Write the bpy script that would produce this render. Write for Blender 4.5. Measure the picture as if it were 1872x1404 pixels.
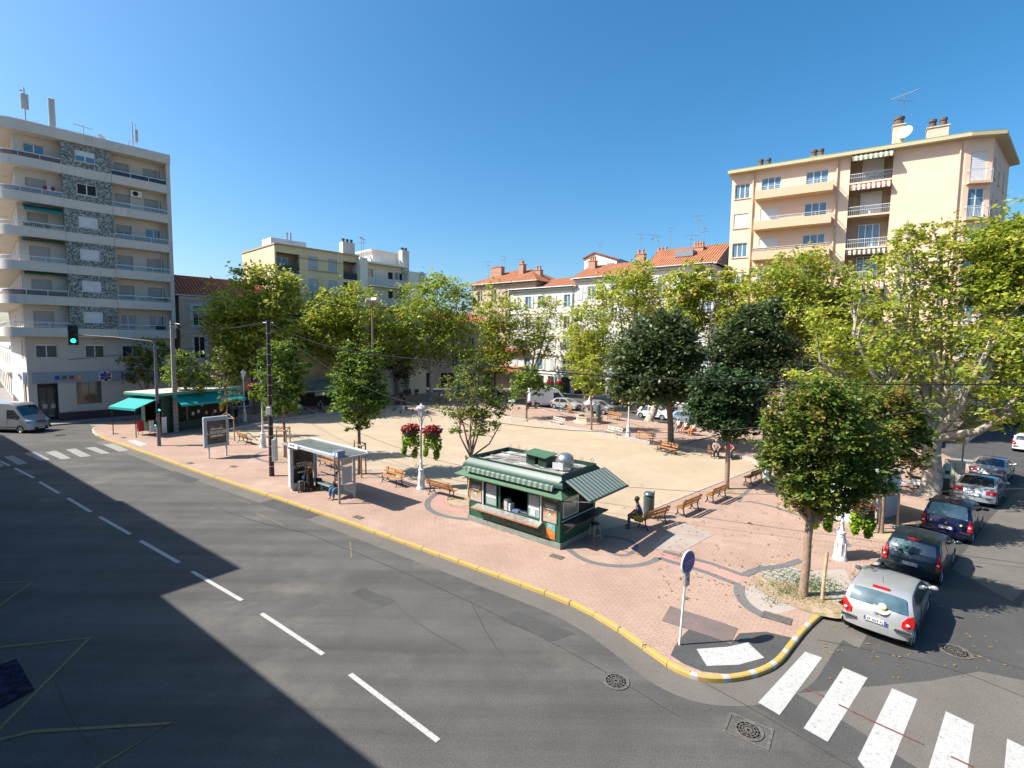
import bpy, math, random
import numpy as np
from mathutils import Vector, Matrix
R=math.radians; PI=math.pi
random.seed(7); rng=np.random.default_rng(7)
sc=bpy.context.scene
for o in list(bpy.data.objects): bpy.data.objects.remove(o)
C=bpy.data.collections.new('place'); sc.collection.children.link(C)
# ------------------------------------------------------------------ camera, sky, sun
F=920.; PITCH=math.atan(74/F); ROLL=.0135; CH=8.4
cam=bpy.data.cameras.new('camera'); co=bpy.data.objects.new('camera',cam); C.objects.link(co)
cam.sensor_width=36; cam.lens=36*F/1872; cam.clip_start=.05; cam.clip_end=3000
CM=Matrix.Rotation(PI/2-PITCH,3,'X')@Matrix.Rotation(ROLL,3,'Z')
co.matrix_world=Matrix.Translation((0,0,CH))@CM.to_4x4()
sc.camera=co
SUN_EL=R(45.5); LIGHT=Vector((math.sin(R(82.9)),math.cos(R(82.9)),0))   # direction the light travels over the ground
w=bpy.data.worlds.new('World'); sc.world=w; w.use_nodes=True
nt=w.node_tree; bg=nt.nodes['Background']; sky=nt.nodes.new('ShaderNodeTexSky')
sky.sky_type='NISHITA'; sky.sun_disc=False; sky.sun_elevation=SUN_EL
sky.sun_rotation=math.atan2(-LIGHT.x,-LIGHT.y); sky.altitude=50; sky.air_density=1.0; sky.dust_density=2.0; sky.ozone_density=4.5
hs=nt.nodes.new('ShaderNodeHueSaturation'); hs.inputs['Saturation'].default_value=1.29; hs.inputs['Hue'].default_value=.491; nt.links.new(sky.outputs[0],hs.inputs['Color']); nt.links.new(hs.outputs[0],bg.inputs[0]); bg.inputs[1].default_value=.106
sl=bpy.data.lights.new('sun','SUN'); sl.energy=5.0; sl.angle=R(.53); sl.color=(1,.95,.87)
so=bpy.data.objects.new('sun',sl); C.objects.link(so)
ld=Vector((LIGHT.x*math.cos(SUN_EL),LIGHT.y*math.cos(SUN_EL),-math.sin(SUN_EL)))
so.rotation_euler=ld.to_track_quat('-Z','Y').to_euler(); so.location=(-30,-10,40)
sc.view_settings.view_transform='Standard'; sc.view_settings.look='None'
sc.view_settings.exposure=0.95; sc.view_settings.gamma=1
sc.cycles.max_bounces=6; sc.cycles.transparent_max_bounces=8
# ------------------------------------------------------------------ measured places
def ray(px,py): return CM@Vector(((px-936)/F,(702-py)/F,-1))
def G(px,py,z=0.):
    d=ray(px,py); t=(z-CH)/d.z; return Vector((d.x*t,d.y*t,z))
def AY(px,py,Y):            # point seen at px,py at ground distance Y ahead
    d=ray(px,py); t=Y/d.y; return Vector((d.x*t,Y,CH+d.z*t))
def VP(P0,P1,px,py):        # point on the upright plane through P0,P1
    d=ray(px,py); n=Vector((-(P1.y-P0.y),P1.x-P0.x,0)); t=(P0-Vector((0,0,CH))).dot(n)/d.dot(n)
    return Vector((0,0,CH))+d*t
def HT(px,py,ty):           # height of the top seen at row ty above ground point
    g=G(px,py); d=ray(px,ty); t=math.hypot(g.x,g.y)/math.hypot(d.x,d.y); return CH+d.z*t
# ------------------------------------------------------------------ materials
MT={}
def M(name,col=(.5,.5,.5),rough=.6,metal=0,var=.12,scale=3.,bump=0,bscale=30,spec=.5,emit=0,alpha=1,trans=0,coat=0,dirt=None):
    if name in MT: return MT[name]
    m=bpy.data.materials.new(name); m.use_nodes=True; n=m.node_tree; b=n.nodes['Principled BSDF']
    b.inputs['Roughness'].default_value=rough; b.inputs['Metallic'].default_value=metal
    b.inputs['Specular IOR Level'].default_value=spec; b.inputs['Coat Weight'].default_value=coat
    b.inputs['Transmission Weight'].default_value=trans; b.inputs['Alpha'].default_value=alpha
    g=n.nodes.new('ShaderNodeNewGeometry')
    no=n.nodes.new('ShaderNodeTexNoise'); no.inputs['Scale'].default_value=scale; no.inputs['Detail'].default_value=5; no.inputs['Roughness'].default_value=.62
    n.links.new(g.outputs['Position'],no.inputs['Vector'])
    r=n.nodes.new('ShaderNodeValToRGB'); c=col
    r.color_ramp.elements[0].position=.3; r.color_ramp.elements[1].position=.72
    r.color_ramp.elements[0].color=tuple(max(0,x*(1-var)) for x in c)+(1,)
    r.color_ramp.elements[1].color=tuple(min(1,x*(1+var)) for x in c)+(1,)
    n.links.new(no.outputs[0],r.inputs[0]); out=r.outputs[0]
    if dirt:
        d2=n.nodes.new('ShaderNodeTexNoise'); d2.inputs['Scale'].default_value=dirt[2]; d2.inputs['Detail'].default_value=8; d2.inputs['Roughness'].default_value=.75
        if dirt[2]<=1.7:      # walls: grime runs down in streaks
            mp=n.nodes.new('ShaderNodeMapping'); mp.inputs['Scale'].default_value=(1.6,1.6,.16); n.links.new(g.outputs['Position'],mp.inputs[0]); n.links.new(mp.outputs[0],d2.inputs['Vector'])
        else: n.links.new(g.outputs['Position'],d2.inputs['Vector'])
        rr=n.nodes.new('ShaderNodeValToRGB'); rr.color_ramp.elements[0].position=dirt[3]; rr.color_ramp.elements[1].position=min(1,dirt[3]+.12)
        rr.color_ramp.elements[0].color=(0,0,0,1); rr.color_ramp.elements[1].color=(dirt[1],)*3+(1,)
        n.links.new(d2.outputs[0],rr.inputs[0]); mx=n.nodes.new('ShaderNodeMixRGB'); mx.inputs[2].default_value=tuple(dirt[0])+(1,)
        n.links.new(rr.outputs[0],mx.inputs[0]); n.links.new(out,mx.inputs[1]); out=mx.outputs[0]
    n.links.new(out,b.inputs['Base Color'])
    if emit:
        b.inputs['Emission Color'].default_value=tuple(col)+(1,); b.inputs['Emission Strength'].default_value=emit
    if bump:
        nb=n.nodes.new('ShaderNodeTexNoise'); nb.inputs['Scale'].default_value=bscale; nb.inputs['Detail'].default_value=6
        n.links.new(g.outputs['Position'],nb.inputs['Vector'])
        bp=n.nodes.new('ShaderNodeBump'); bp.inputs['Strength'].default_value=bump; bp.inputs['Distance'].default_value=.02
        n.links.new(nb.outputs[0],bp.inputs['Height']); n.links.new(bp.outputs[0],b.inputs['Normal'])
    MT[name]=m; return m
def stripes(name,c1,c2,scale,axis='X',rough=.7,duty=.5):
    if name in MT: return MT[name]
    m=M(name,c1,rough); n=m.node_tree; b=n.nodes['Principled BSDF']
    tc=n.nodes.new('ShaderNodeTexCoord'); sx=n.nodes.new('ShaderNodeSeparateXYZ'); n.links.new(tc.outputs['Object'],sx.inputs[0])
    mu=n.nodes.new('ShaderNodeMath'); mu.operation='MULTIPLY'; mu.inputs[1].default_value=scale; n.links.new(sx.outputs[axis],mu.inputs[0])
    fr=n.nodes.new('ShaderNodeMath'); fr.operation='FRACT'; n.links.new(mu.outputs[0],fr.inputs[0])
    gt=n.nodes.new('ShaderNodeMath'); gt.operation='GREATER_THAN'; gt.inputs[1].default_value=duty; n.links.new(fr.outputs[0],gt.inputs[0])
    mx=n.nodes.new('ShaderNodeMixRGB'); mx.inputs[1].default_value=tuple(c1)+(1,); mx.inputs[2].default_value=tuple(c2)+(1,)
    n.links.new(gt.outputs[0],mx.inputs[0]); n.links.new(mx.outputs[0],b.inputs['Base Color']); return m
def leafmat(name,cols,trans=.35,rough=.5,patch=None):
    if name in MT: return MT[name]
    m=bpy.data.materials.new(name); m.use_nodes=True; n=m.node_tree; n.nodes.clear()
    o=n.nodes.new('ShaderNodeOutputMaterial'); g=n.nodes.new('ShaderNodeNewGeometry')
    r=n.nodes.new('ShaderNodeValToRGB'); r.color_ramp.elements.remove(r.color_ramp.elements[1])
    for i,c in enumerate(cols):
        e=r.color_ramp.elements[0] if i==0 else r.color_ramp.elements.new(i/(len(cols)-1))
        e.position=i/(len(cols)-1); e.color=tuple(c)+(1,)
    no=n.nodes.new('ShaderNodeTexNoise'); no.inputs['Scale'].default_value=.55; n.links.new(g.outputs['Position'],no.inputs['Vector'])
    a=n.nodes.new('ShaderNodeMath'); a.operation='MULTIPLY_ADD'; a.inputs[1].default_value=.9; n.links.new(no.outputs[0],a.inputs[0])
    b=n.nodes.new('ShaderNodeMath'); b.operation='MULTIPLY_ADD'; b.inputs[1].default_value=.7; b.inputs[2].default_value=-.3
    n.links.new(g.outputs['Random Per Island'],b.inputs[0]); n.links.new(b.outputs[0],a.inputs[2]); n.links.new(a.outputs[0],r.inputs[0])
    p=n.nodes.new('ShaderNodeBsdfPrincipled'); p.inputs['Roughness'].default_value=rough; p.inputs['Specular IOR Level'].default_value=.35
    t=n.nodes.new('ShaderNodeBsdfTranslucent'); mx=n.nodes.new('ShaderNodeMixShader'); mx.inputs[0].default_value=trans
    n.links.new(r.outputs[0],p.inputs['Base Color']); n.links.new(r.outputs[0],t.inputs['Color'])
    n.links.new(p.outputs[0],mx.inputs[1]); n.links.new(t.outputs[0],mx.inputs[2]); n.links.new(mx.outputs[0],o.inputs[0]); MT[name]=m; return m
# ------------------------------------------------------------------ mesh building
class MB:
    def __init__(s): s.v=[]; s.f=[]; s.m=[]
    def add(s,vs,fs,mi=0):
        b=len(s.v); s.v+= [tuple(v) for v in vs]
        for f in fs: s.f.append([b+i for i in f]); s.m.append(mi)
        return s
    def box(s,x0,x1,y0,y1,z0,z1,mi=0,T=None):
        vs=[Vector(p) for p in ((x0,y0,z0),(x1,y0,z0),(x1,y1,z0),(x0,y1,z0),(x0,y0,z1),(x1,y0,z1),(x1,y1,z1),(x0,y1,z1))]
        if T: vs=[T@v for v in vs]
        return s.add(vs,[(0,3,2,1),(4,5,6,7),(0,1,5,4),(1,2,6,5),(2,3,7,6),(3,0,4,7)],mi)
    def bbox(s,x0,x1,y0,y1,z0,z1,b,mi=0):   # box with bevelled upright and top edges
        P=[(x0+b,y0),(x1-b,y0),(x1,y0+b),(x1,y1-b),(x1-b,y1),(x0+b,y1),(x0,y1-b),(x0,y0+b)]
        Q=[(x0+b,y0+b)]*0
        vs=[(x,y,z0) for x,y in P]+[(x,y,z1-b) for x,y in P]
        cx,cy=(x0+x1)/2,(y0+y1)/2
        vs+=[(x-b*(1 if x>cx else -1),y-b*(1 if y>cy else -1),z1) for x,y in P]
        fs=[(i,(i+1)%8,8+(i+1)%8,8+i) for i in range(8)]+[(8+i,8+(i+1)%8,16+(i+1)%8,16+i) for i in range(8)]
        return s.add(vs,fs+[tuple(range(16,24)),tuple(range(7,-1,-1))],mi)
    def tube(s,pts,r,n=8,mi=0,caps=True):
        pts=[Vector(p) for p in pts]; k=len(pts); rs=r if isinstance(r,(list,tuple)) else [r]*k
        vs=[]; up=Vector((0,0,1)); pv=None
        for i,p in enumerate(pts):
            d=(pts[min(i+1,k-1)]-pts[max(i-1,0)]).normalized()
            if pv is None:
                a=d.cross(up); a=a.normalized() if a.length>.05 else Vector((1,0,0))
            else:
                a=(pv-d*pv.dot(d)); a=a.normalized() if a.length>1e-4 else d.orthogonal().normalized()
            pv=a; b=d.cross(a)
            for j in range(n):
                t=2*PI*j/n; vs.append(p+(a*math.cos(t)+b*math.sin(t))*rs[i])
        fs=[(i*n+j,i*n+(j+1)%n,(i+1)*n+(j+1)%n,(i+1)*n+j) for i in range(k-1) for j in range(n)]
        if caps: fs+=[tuple(range(n-1,-1,-1)),tuple(range((k-1)*n,k*n))]
        return s.add(vs,fs,mi)
    def lathe(s,prof,n=16,mi=0,c=(0,0,0),T=None,sx=1,sy=1):
        vs=[]; k=len(prof)
        for r,z in prof:
            for j in range(n):
                t=2*PI*j/n; v=Vector((c[0]+r*sx*math.cos(t),c[1]+r*sy*math.sin(t),c[2]+z)); vs.append(T@v if T else v)
        fs=[(i*n+j,i*n+(j+1)%n,(i+1)*n+(j+1)%n,(i+1)*n+j) for i in range(k-1) for j in range(n)]
        if prof[0][0]>1e-4: fs.append(tuple(range(n-1,-1,-1)))
        if prof[-1][0]>1e-4: fs.append(tuple(range((k-1)*n,k*n)))
        return s.add(vs,fs,mi)
    def prism(s,poly,z0,z1,mi=0,side=None):
        k=len(poly); vs=[(p[0],p[1],z0) for p in poly]+[(p[0],p[1],z1) for p in poly]
        s.add(vs,[tuple(range(k,2*k))],mi)
        b=len(s.v)-2*k
        for i in range(k):
            s.f.append([b+i,b+(i+1)%k,b+k+(i+1)%k,b+k+i]); s.m.append(mi if side is None else side)
        s.f.append([b+i for i in range(k-1,-1,-1)]); s.m.append(mi); return s
    def xz(s,poly,y0,y1,mi=0,T=None):       # upright polygon given thickness along y
        k=len(poly); vs=[Vector((p[0],y0,p[1])) for p in poly]+[Vector((p[0],y1,p[1])) for p in poly]
        if T: vs=[T@v for v in vs]
        fs=[tuple(range(k)),tuple(range(2*k-1,k-1,-1))]+[(i,k+i,k+(i+1)%k,(i+1)%k) for i in range(k)]
        return s.add(vs,fs,mi)
    def sheet(s,poly,z,mi=0): return s.add([(p[0],p[1],z) for p in poly],[tuple(range(len(poly)))],mi)
    def ball(s,c,r,n=10,mi=0,sq=(1,1,1)):
        prof=[(math.sin(PI*i/n),-math.cos(PI*i/n)) for i in range(n+1)]; vs=[];m2=n+4
        for a,z in prof:
            for j in range(m2): vs.append((c[0]+r*sq[0]*a*math.cos(2*PI*j/m2),c[1]+r*sq[1]*a*math.sin(2*PI*j/m2),c[2]+r*sq[2]*z))
        return s.add(vs,[(i*m2+j,i*m2+(j+1)%m2,(i+1)*m2+(j+1)%m2,(i+1)*m2+j) for i in range(n) for j in range(m2)],mi)
    def build(s,name,mats,parent=None,smooth=None,**kw):
        me=bpy.data.meshes.new(name); me.from_pydata(s.v,[],s.f)
        mats=mats if isinstance(mats,(list,tuple)) else [mats]
        for m in mats: me.materials.append(m)
        me.polygons.foreach_set('material_index',s.m)
        if smooth:
            me.polygons.foreach_set('use_smooth',[True]*len(s.f))
            try: me.set_sharp_from_angle(angle=R(smooth))
            except Exception: pass
        me.update(); o=bpy.data.objects.new(name,me); C.objects.link(o)
        if parent: o.parent=parent
        for k,v in kw.items(): o[k]=v
        return o
def thing(name,label,cat,loc=(0,0,0),rot=0,group=None,scale=1):
    o=bpy.data.objects.new(name,None); C.objects.link(o); o.location=loc; o.rotation_euler=(0,0,rot); o.scale=(scale,)*3
    o.empty_display_size=.3; o['label']=label; o['category']=cat
    if group: o['group']=group
    return o
def tag(o,label,cat,group=None):
    o['label']=label; o['category']=cat
    if group: o['group']=group
    return o
def kids(o): return [c for c in C.objects if c.parent==o]
def dup(root,loc,rot,label,scale=None,swap=None):
    r=root.copy(); C.objects.link(r); r.location=loc; r.rotation_euler=(0,0,rot); r['label']=label
    if scale: r.scale=(scale,)*3
    def cp(src,dst):
        for ch in kids(src):
            c=ch.copy(); C.objects.link(c); c.parent=dst
            if swap and ch.data:
                for i,sl_ in enumerate(c.material_slots):
                    if sl_.material and sl_.material.name in swap:
                        sl_.link='OBJECT'; sl_.material=swap[sl_.material.name]
            cp(ch,c)
    cp(root,r); return r
def struct(o): o['kind']='structure'; return o
def text(s,size,mat,parent,loc,rot=(PI/2,0,0),name='lettering',sx=1,ext=.004,align='CENTER'):
    cu=bpy.data.curves.new(name,'FONT'); cu.body=s; cu.size=size; cu.extrude=ext; cu.align_x=align; cu.align_y='CENTER'; cu.resolution_u=3
    t=bpy.data.objects.new('tmp',cu); C.objects.link(t); bpy.context.view_layer.update()
    me=bpy.data.meshes.new_from_object(t.evaluated_get(bpy.context.evaluated_depsgraph_get()))
    bpy.data.objects.remove(t); me.materials.clear(); me.materials.append(mat)
    o=bpy.data.objects.new(name,me); C.objects.link(o); o.parent=parent; o.location=loc; o.rotation_euler=rot; o.scale=(sx,1,1); return o
def ang(a,b): return math.atan2(b.y-a.y,b.x-a.x)
# ================================================================== ground, road, square
def groundmat(name,c1,c2,scale,rough=.9,speck=.25,bump=.25,stain=None,streak=None):
    m=bpy.data.materials.new(name); m.use_nodes=True; n=m.node_tree; b=n.nodes['Principled BSDF']; b.inputs['Roughness'].default_value=rough
    b.inputs['Specular IOR Level'].default_value=.3
    g=n.nodes.new('ShaderNodeNewGeometry')
    def noise(sc_,det=6,ro=.65,vec=None):
        x=n.nodes.new('ShaderNodeTexNoise'); x.inputs['Scale'].default_value=sc_; x.inputs['Detail'].default_value=det; x.inputs['Roughness'].default_value=ro
        n.links.new(vec or g.outputs['Position'],x.inputs['Vector']); return x.outputs[0]
    def ramp(src,p0,p1,a,b_):
        r=n.nodes.new('ShaderNodeValToRGB'); r.color_ramp.elements[0].position=p0; r.color_ramp.elements[1].position=p1
        r.color_ramp.elements[0].color=tuple(a)+(1,); r.color_ramp.elements[1].color=tuple(b_)+(1,); n.links.new(src,r.inputs[0]); return r.outputs[0]
    def mix(a,b_,f,mode='MIX'):
        x=n.nodes.new('ShaderNodeMixRGB'); x.blend_type=mode
        if isinstance(f,float): x.inputs[0].default_value=f
        else: n.links.new(f,x.inputs[0])
        n.links.new(a,x.inputs[1])
        if isinstance(b_,tuple): x.inputs[2].default_value=b_+(1,)
        else: n.links.new(b_,x.inputs[2])
        return x.outputs[0]
    base=ramp(noise(scale,8),.32,.68,c1,c2)
    sp=ramp(noise(28,3,.8),.35,.7,(1-speck,)*3,(1+speck*.6,)*3); base=mix(base,sp,1.,'MULTIPLY')
    fine=ramp(noise(110,2,.8),.35,.7,(1-speck*.8,)*3,(1+speck*.5,)*3); base=mix(base,fine,1.,'MULTIPLY')
    if stain:
        for col,sc2,p,st in stain: base=mix(base,col,ramp(noise(sc2,7,.7),p,p+.14,(0,0,0),(st,)*3))
    if streak:                      # long wear tracks along the road
        mp=n.nodes.new('ShaderNodeMapping'); mp.inputs['Rotation'].default_value=(0,0,R(35.5)); mp.inputs['Scale'].default_value=(.035,.9,1)
        n.links.new(g.outputs['Position'],mp.inputs[0])
        base=mix(base,ramp(noise(1.0,5,.6,mp.outputs[0]),.3,.7,(1-streak,)*3,(1+streak,)*3),1.,'MULTIPLY')
    if streak:                      # oil drips
        oil=ramp(noise(2.3,4,.55),.70,.78,(1,1,1),(.7,.7,.7)); base=mix(base,oil,1.,'MULTIPLY')
    n.links.new(base,b.inputs['Base Color'])
    bp=n.nodes.new('ShaderNodeBump'); bp.inputs['Strength'].default_value=bump; bp.inputs['Distance'].default_value=.01
    n.links.new(noise(60,4,.8),bp.inputs['Height']); n.links.new(bp.outputs[0],b.inputs['Normal'])
    MT[name]=m; return m,n,b,base,mix,ramp,noise,g
asph=groundmat('asphalt',(.086,.082,.076),(.122,.116,.107),.35,stain=[((.15,.135,.115),.22,.54,.6),((.055,.056,.057),1.3,.60,.6),((.045,.045,.045),.6,.66,.55),((.17,.16,.145),3.2,.66,.5)],streak=.26,speck=.4)[0]
asph2=groundmat('asphalt_dark',(.068,.067,.066),(.095,.092,.088),.5,stain=[((.17,.16,.15),.5,.6,.4)],speck=.36)[0]
asph3=groundmat('asphalt_pale',(.13,.118,.102),(.165,.15,.13),.6,stain=[((.13,.125,.12),.8,.62,.5)])[0]
sandm=groundmat('sand',(.385,.30,.205),(.46,.365,.255),.25,speck=.2,stain=[((.34,.26,.175),.7,.56,.6),((.31,.24,.165),4.5,.62,.5),((.49,.40,.29),.35,.55,.5),((.2,.15,.1),3.,.72,.6)])[0]
earth=groundmat('earth',(.30,.21,.135),(.50,.37,.25),.9,speck=.3,bump=.6,stain=[((.17,.13,.08),1.6,.6,.6),((.06,.12,.025),1.5,.54,.85)])[0]
def paverm(name,c1,c2,rot,bw,bh,mort,mc,stain=None):
    m,n,b,base,mix,ramp,noise,g=groundmat(name,c1,c2,.45,speck=.14,stain=stain)
    mp=n.nodes.new('ShaderNodeMapping'); mp.inputs['Rotation'].default_value=(0,0,rot); n.links.new(g.outputs['Position'],mp.inputs[0])
    br=n.nodes.new('ShaderNodeTexBrick'); br.inputs['Scale'].default_value=1; br.inputs['Brick Width'].default_value=bw; br.inputs['Row Height'].default_value=bh
    br.inputs['Mortar Size'].default_value=mort; br.inputs['Mortar Smooth'].default_value=.3; br.inputs['Bias'].default_value=0; br.offset=.5
    br.inputs['Color1'].default_value=(.95,.95,.95,1); br.inputs['Color2'].default_value=(1.04,1.03,1.02,1); br.inputs['Mortar'].default_value=tuple(mc)+(1,)
    n.links.new(mp.outputs[0],br.inputs['Vector']); base=mix(base,br.outputs[0],1.,'MULTIPLY'); n.links.new(base,b.inputs['Base Color']); return m
KA=R(35)   # kerb runs 35 degrees to the picture plane
pave=paverm('pink_pavers',(.345,.235,.18),(.41,.285,.22),KA,.27,.135,.008,(.66,.58,.55),stain=[((.27,.175,.14),.55,.56,.6),((.43,.335,.275),.3,.52,.5),((.20,.14,.12),2.2,.71,.6)])
pave_red=paverm('red_pavers',(.43,.24,.2),(.5,.3,.25),KA,.22,.11,.01,(.6,.5,.5))
pave_dark=paverm('slate_pavers',(.135,.13,.13),(.19,.18,.175),KA,.2,.1,.01,(.7,.7,.7))
stonem=paverm('worn_stone_paving',(.30,.28,.25),(.40,.37,.33),KA+.3,.45,.3,.03,(.3,.34,.2))
def paintm(name,c,wear,p=.5,under=(.16,.15,.14)):
    m,n,b,base,mix,ramp,noise,g=groundmat(name,tuple(x*.9 for x in c),c,1.,speck=.1)
    base=mix(base,under,ramp(noise(9,9,.8),p,p+.13,(0,0,0),(wear,)*3)); base=mix(base,under,ramp(noise(26,6,.85),.56,.63,(0,0,0),(wear*.8,)*3))
    n.links.new(base,b.inputs['Base Color']); return m
white=paintm('road_white',(.45,.44,.42),.8,.53); whitef=paintm('faded_white',(.33,.32,.30),.9,.47); yelw=paintm('kerb_yellow',(.52,.34,.05),.92,.46,(.30,.26,.20)); yeld=paintm('zigzag_yellow',(.24,.19,.085),.9,.47,(.11,.10,.09))
kerbm=M('kerb_stone',(.36,.33,.29),.9,var=.25,scale=4,bump=.3); kerbw=paintm('kerb_white',(.5,.48,.44),.8,.48,(.3,.28,.26))
PZ=.12
def GP(px,py): return G(px,py,PZ)
def sheet(name,pts,z,mat):
    mb=MB(); mb.sheet([(p[0],p[1]) for p in pts],z); return struct(mb.build(name,mat))
def smoothline(P,it=2):
    for _ in range(it):
        Q=[P[0]]
        for a,b in zip(P,P[1:]): Q+= [a*.75+b*.25,a*.25+b*.75]
        Q.append(P[-1]); P=Q
    return P
def offset(P,d):
    out=[]
    for i,p in enumerate(P):
        t=(P[min(i+1,len(P)-1)]-P[max(i-1,0)]); t.z=0; t.normalize(); out.append(p+Vector((-t.y,t.x,0))*d)
    return out
def strip(name,P,w,z,mat,z0=None):
    A=offset(P,w/2); B=offset(P,-w/2); mb=MB(); k=len(P)
    mb.add([(p.x,p.y,z) for p in A]+[(p.x,p.y,z) for p in B],[(k+i,k+i+1,i+1,i) for i in range(k-1)])
    return struct(mb.build(name,mat))
g=MB(); g.sheet([(-900,-300),(900,-300),(900,1500),(-900,1500)],0); struct(g.build('ground',asph))
# the side street on the right, darker, and its pale patch
rs=[G(1275,1247),G(1400,1300),G(1560,1404),G(1900,1600),G(3000,1500),G(2500,900),G(1900,790),G(1800,790),G(1700,850),G(1500,1130),G(1420,1235),G(1340,1247)]
sheet('side_road',rs,.004,asph2)
sheet('road_patch',[G(1455,1268),G(1600,1255),G(1700,1245),G(1790,1228),G(1900,1250),G(1950,1420),G(1700,1420),G(1560,1330)],.008,asph3)
sheet('road_patch',[G(1500,1145),G(1540,1120),G(1592,1150),G(1570,1187)],.008,asph3)
sheet('road_patch',[G(1740,1040),G(1800,960),G(1850,905),G(1900,880),G(1960,900),G(1960,1000),G(1850,1100)],.008,asph3)
for P in ([(470,920),(560,950),(600,938),(512,910)],[(905,1130),(1010,1172),(1050,1158),(948,1117)],[(640,1085),(700,1108),(722,1098),(662,1075)],[(300,868),(345,884),(365,877),(320,861)]): sheet('road_patch',[G(*p) for p in P],.006,asph2)
# gutter strip of lighter concrete along the square
kerbpx=[(263,767),(225,773),(190,777),(170,783),(167,790),(178,799),(205,809),(240,821),(290,838),(350,861),(420,885),(530,922),(640,960),(740,996),(850,1036),(950,1072),(1040,1105),(1110,1142),(1170,1184),(1215,1218),(1255,1240),(1295,1249),(1345,1248),(1395,1236),(1428,1217),(1450,1187),(1476,1154),(1505,1128),(1533,1107),(1575,1068),(1640,1004),(1700,948),(1760,893),(1778,868),(1770,852)]
K=[G(*p) for p in kerbpx]; K=smoothline(K,2)
strip('gutter',offset([p for p in K if p.x>-34 and p.y<60],-.42),.8,.005,asph3)
# kerb stones: paint changes along the run
def kerb(name,P,mat,wd=.14,h=PZ+.012):
    A=P; B=offset(P,wd); A2=offset(P,.03); mb=MB(); k=len(P)
    vs=[(p.x,p.y,0) for p in A]+[(p.x,p.y,h-.025) for p in A]+[(p.x,p.y,h) for p in A2]+[(p.x,p.y,h) for p in B]+[(p.x,p.y,0) for p in B]
    fs=[(r*k+i,r*k+i+1,(r+1)*k+i+1,(r+1)*k+i) for r in range(4) for i in range(k-1)]
    mb.add(vs,fs); return struct(mb.build(name,mat,smooth=30))
def nearest(px,py):
    g_=G(px,py); return min(range(len(K)),key=lambda i:(K[i]-g_).length)
def resample(P,st):
    out=[P[0]]; acc=0
    for a,b_ in zip(P,P[1:]):
        L_=(b_-a).length; 
        while acc+L_>=st:
            a=a.lerp(b_,(st-acc)/L_); out.append(a); L_=(b_-a).length; acc=0
            if L_<1e-6: break
        acc+=L_
    return out+[P[-1]]
def segs(P,mat):
    Q=resample(P,.98); r_=random.Random(2); mb=MB()
    for a,b_ in zip(Q,Q[1:]):
        if (b_-a).length<.1: continue
        t=(b_-a).normalized(); n=Vector((-t.y,t.x,0)); j=r_.uniform(-.012,.012); h=PZ+.012+r_.uniform(-.008,.008); a2=a+t*.012+n*j; b2=b_-t*.012+n*j
        mb.add([(p.x,p.y,z) for p,z in ((a2,0),(b2,0),(b2,h-.02),(a2,h-.02),(b2+n*.02,h),(a2+n*.02,h),(b2+n*.14,h),(a2+n*.14,h))],[(0,1,2,3),(3,2,4,5),(5,4,6,7),(0,3,5,7),(1,6,4,2)])
    struct(mb.build('kerb',mat)); kerb('kerb',[p+Vector((0,0,0)) for p in offset(P,.012)],M('kerb_gap',(.12,.11,.1),.9),.15,PZ-.01)
iA=nearest(178,799); iB=nearest(1215,1218); iC=nearest(1533,1107)
kerb('kerb',K[:iA+1],kerbm); segs(K[iA:iB+1],yelw); kerb('kerb',K[iC:],kerbm)
cur=iB; alt=0                  # yellow and white blocks round the corner
L=[0]
for a,b in zip(K[iB:iC],K[iB+1:iC+1]): L.append(L[-1]+(b-a).length)
def at(s):
    for i in range(len(L)-1):
        if L[i+1]>=s: t=(s-L[i])/(L[i+1]-L[i]); return K[iB+i].lerp(K[iB+i+1],t)
    return K[iC]
s=0
while s<L[-1]-.05:
    e=min(L[-1],s+(.62 if alt%2==0 else .2)*(1.3 if s>L[-1]*.55 else 1)); kerb('kerb',[at(s+(e-s)*q/4) for q in range(5)],yelw if alt%2==0 else kerbw); s=e; alt+=1
# back edge of the square, in front of the far parked cars
back=[GP(1770,852),GP(1690,815),GP(1560,790),GP(1300,786),GP(1190,771),GP(1060,753),GP(960,741),GP(870,727),GP(780,717),GP(700,713),GP(560,728),GP(440,746),GP(263,767)]
plaza=offset(K,.13)+back[1:-1]
mb=MB(); mb.prism([(p.x,p.y) for p in plaza],.0,PZ); struct(mb.build('square_pavement',pave))
mb=MB()
# sand court with its edging
court=[GP(405,792),GP(500,822),GP(600,842),GP(669,856),GP(740,876),GP(840,901),GP(960,935),GP(1100,968),GP(1160,956),GP(1183,934),GP(1260,903),GP(1330,876),GP(1388,853),GP(1370,842),GP(1300,829),GP(1200,813),GP(1100,796),GP(1000,776),GP(930,766),GP(870,753),GP(800,745),GP(700,746),GP(640,753),GP(560,764),GP(480,776)]
court=[court[0]]+court[1:]
sheet('sand_court',court,PZ+.006,sandm)
cl=[Vector((p.x,p.y,0)) for p in court+[court[0]]]
edge=offset(cl,-.06); mb=MB(); k=len(edge); ed2=offset(cl,-.22)
fara=12
def lip(idx,h,mat,wd=.2):
    P=[cl[i] for i in idx]; B=offset(P,-wd); k=len(P); mb=MB(); z=PZ
    vs=[(p.x,p.y,z) for p in P]+[(p.x,p.y,z+h) for p in P]+[(p.x,p.y,z+h) for p in B]+[(p.x,p.y,z) for p in B]
    mb.add(vs,[(r*k+i+1,r*k+i,(r+1)*k+i,(r+1)*k+i+1) for r in range(3) for i in range(k-1)]); return struct(mb.build('court_edging',mat))
lip(range(0,13),.03,kerbm,.1); lip(range(12,len(cl)),.22,kerbm,.35)
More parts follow.
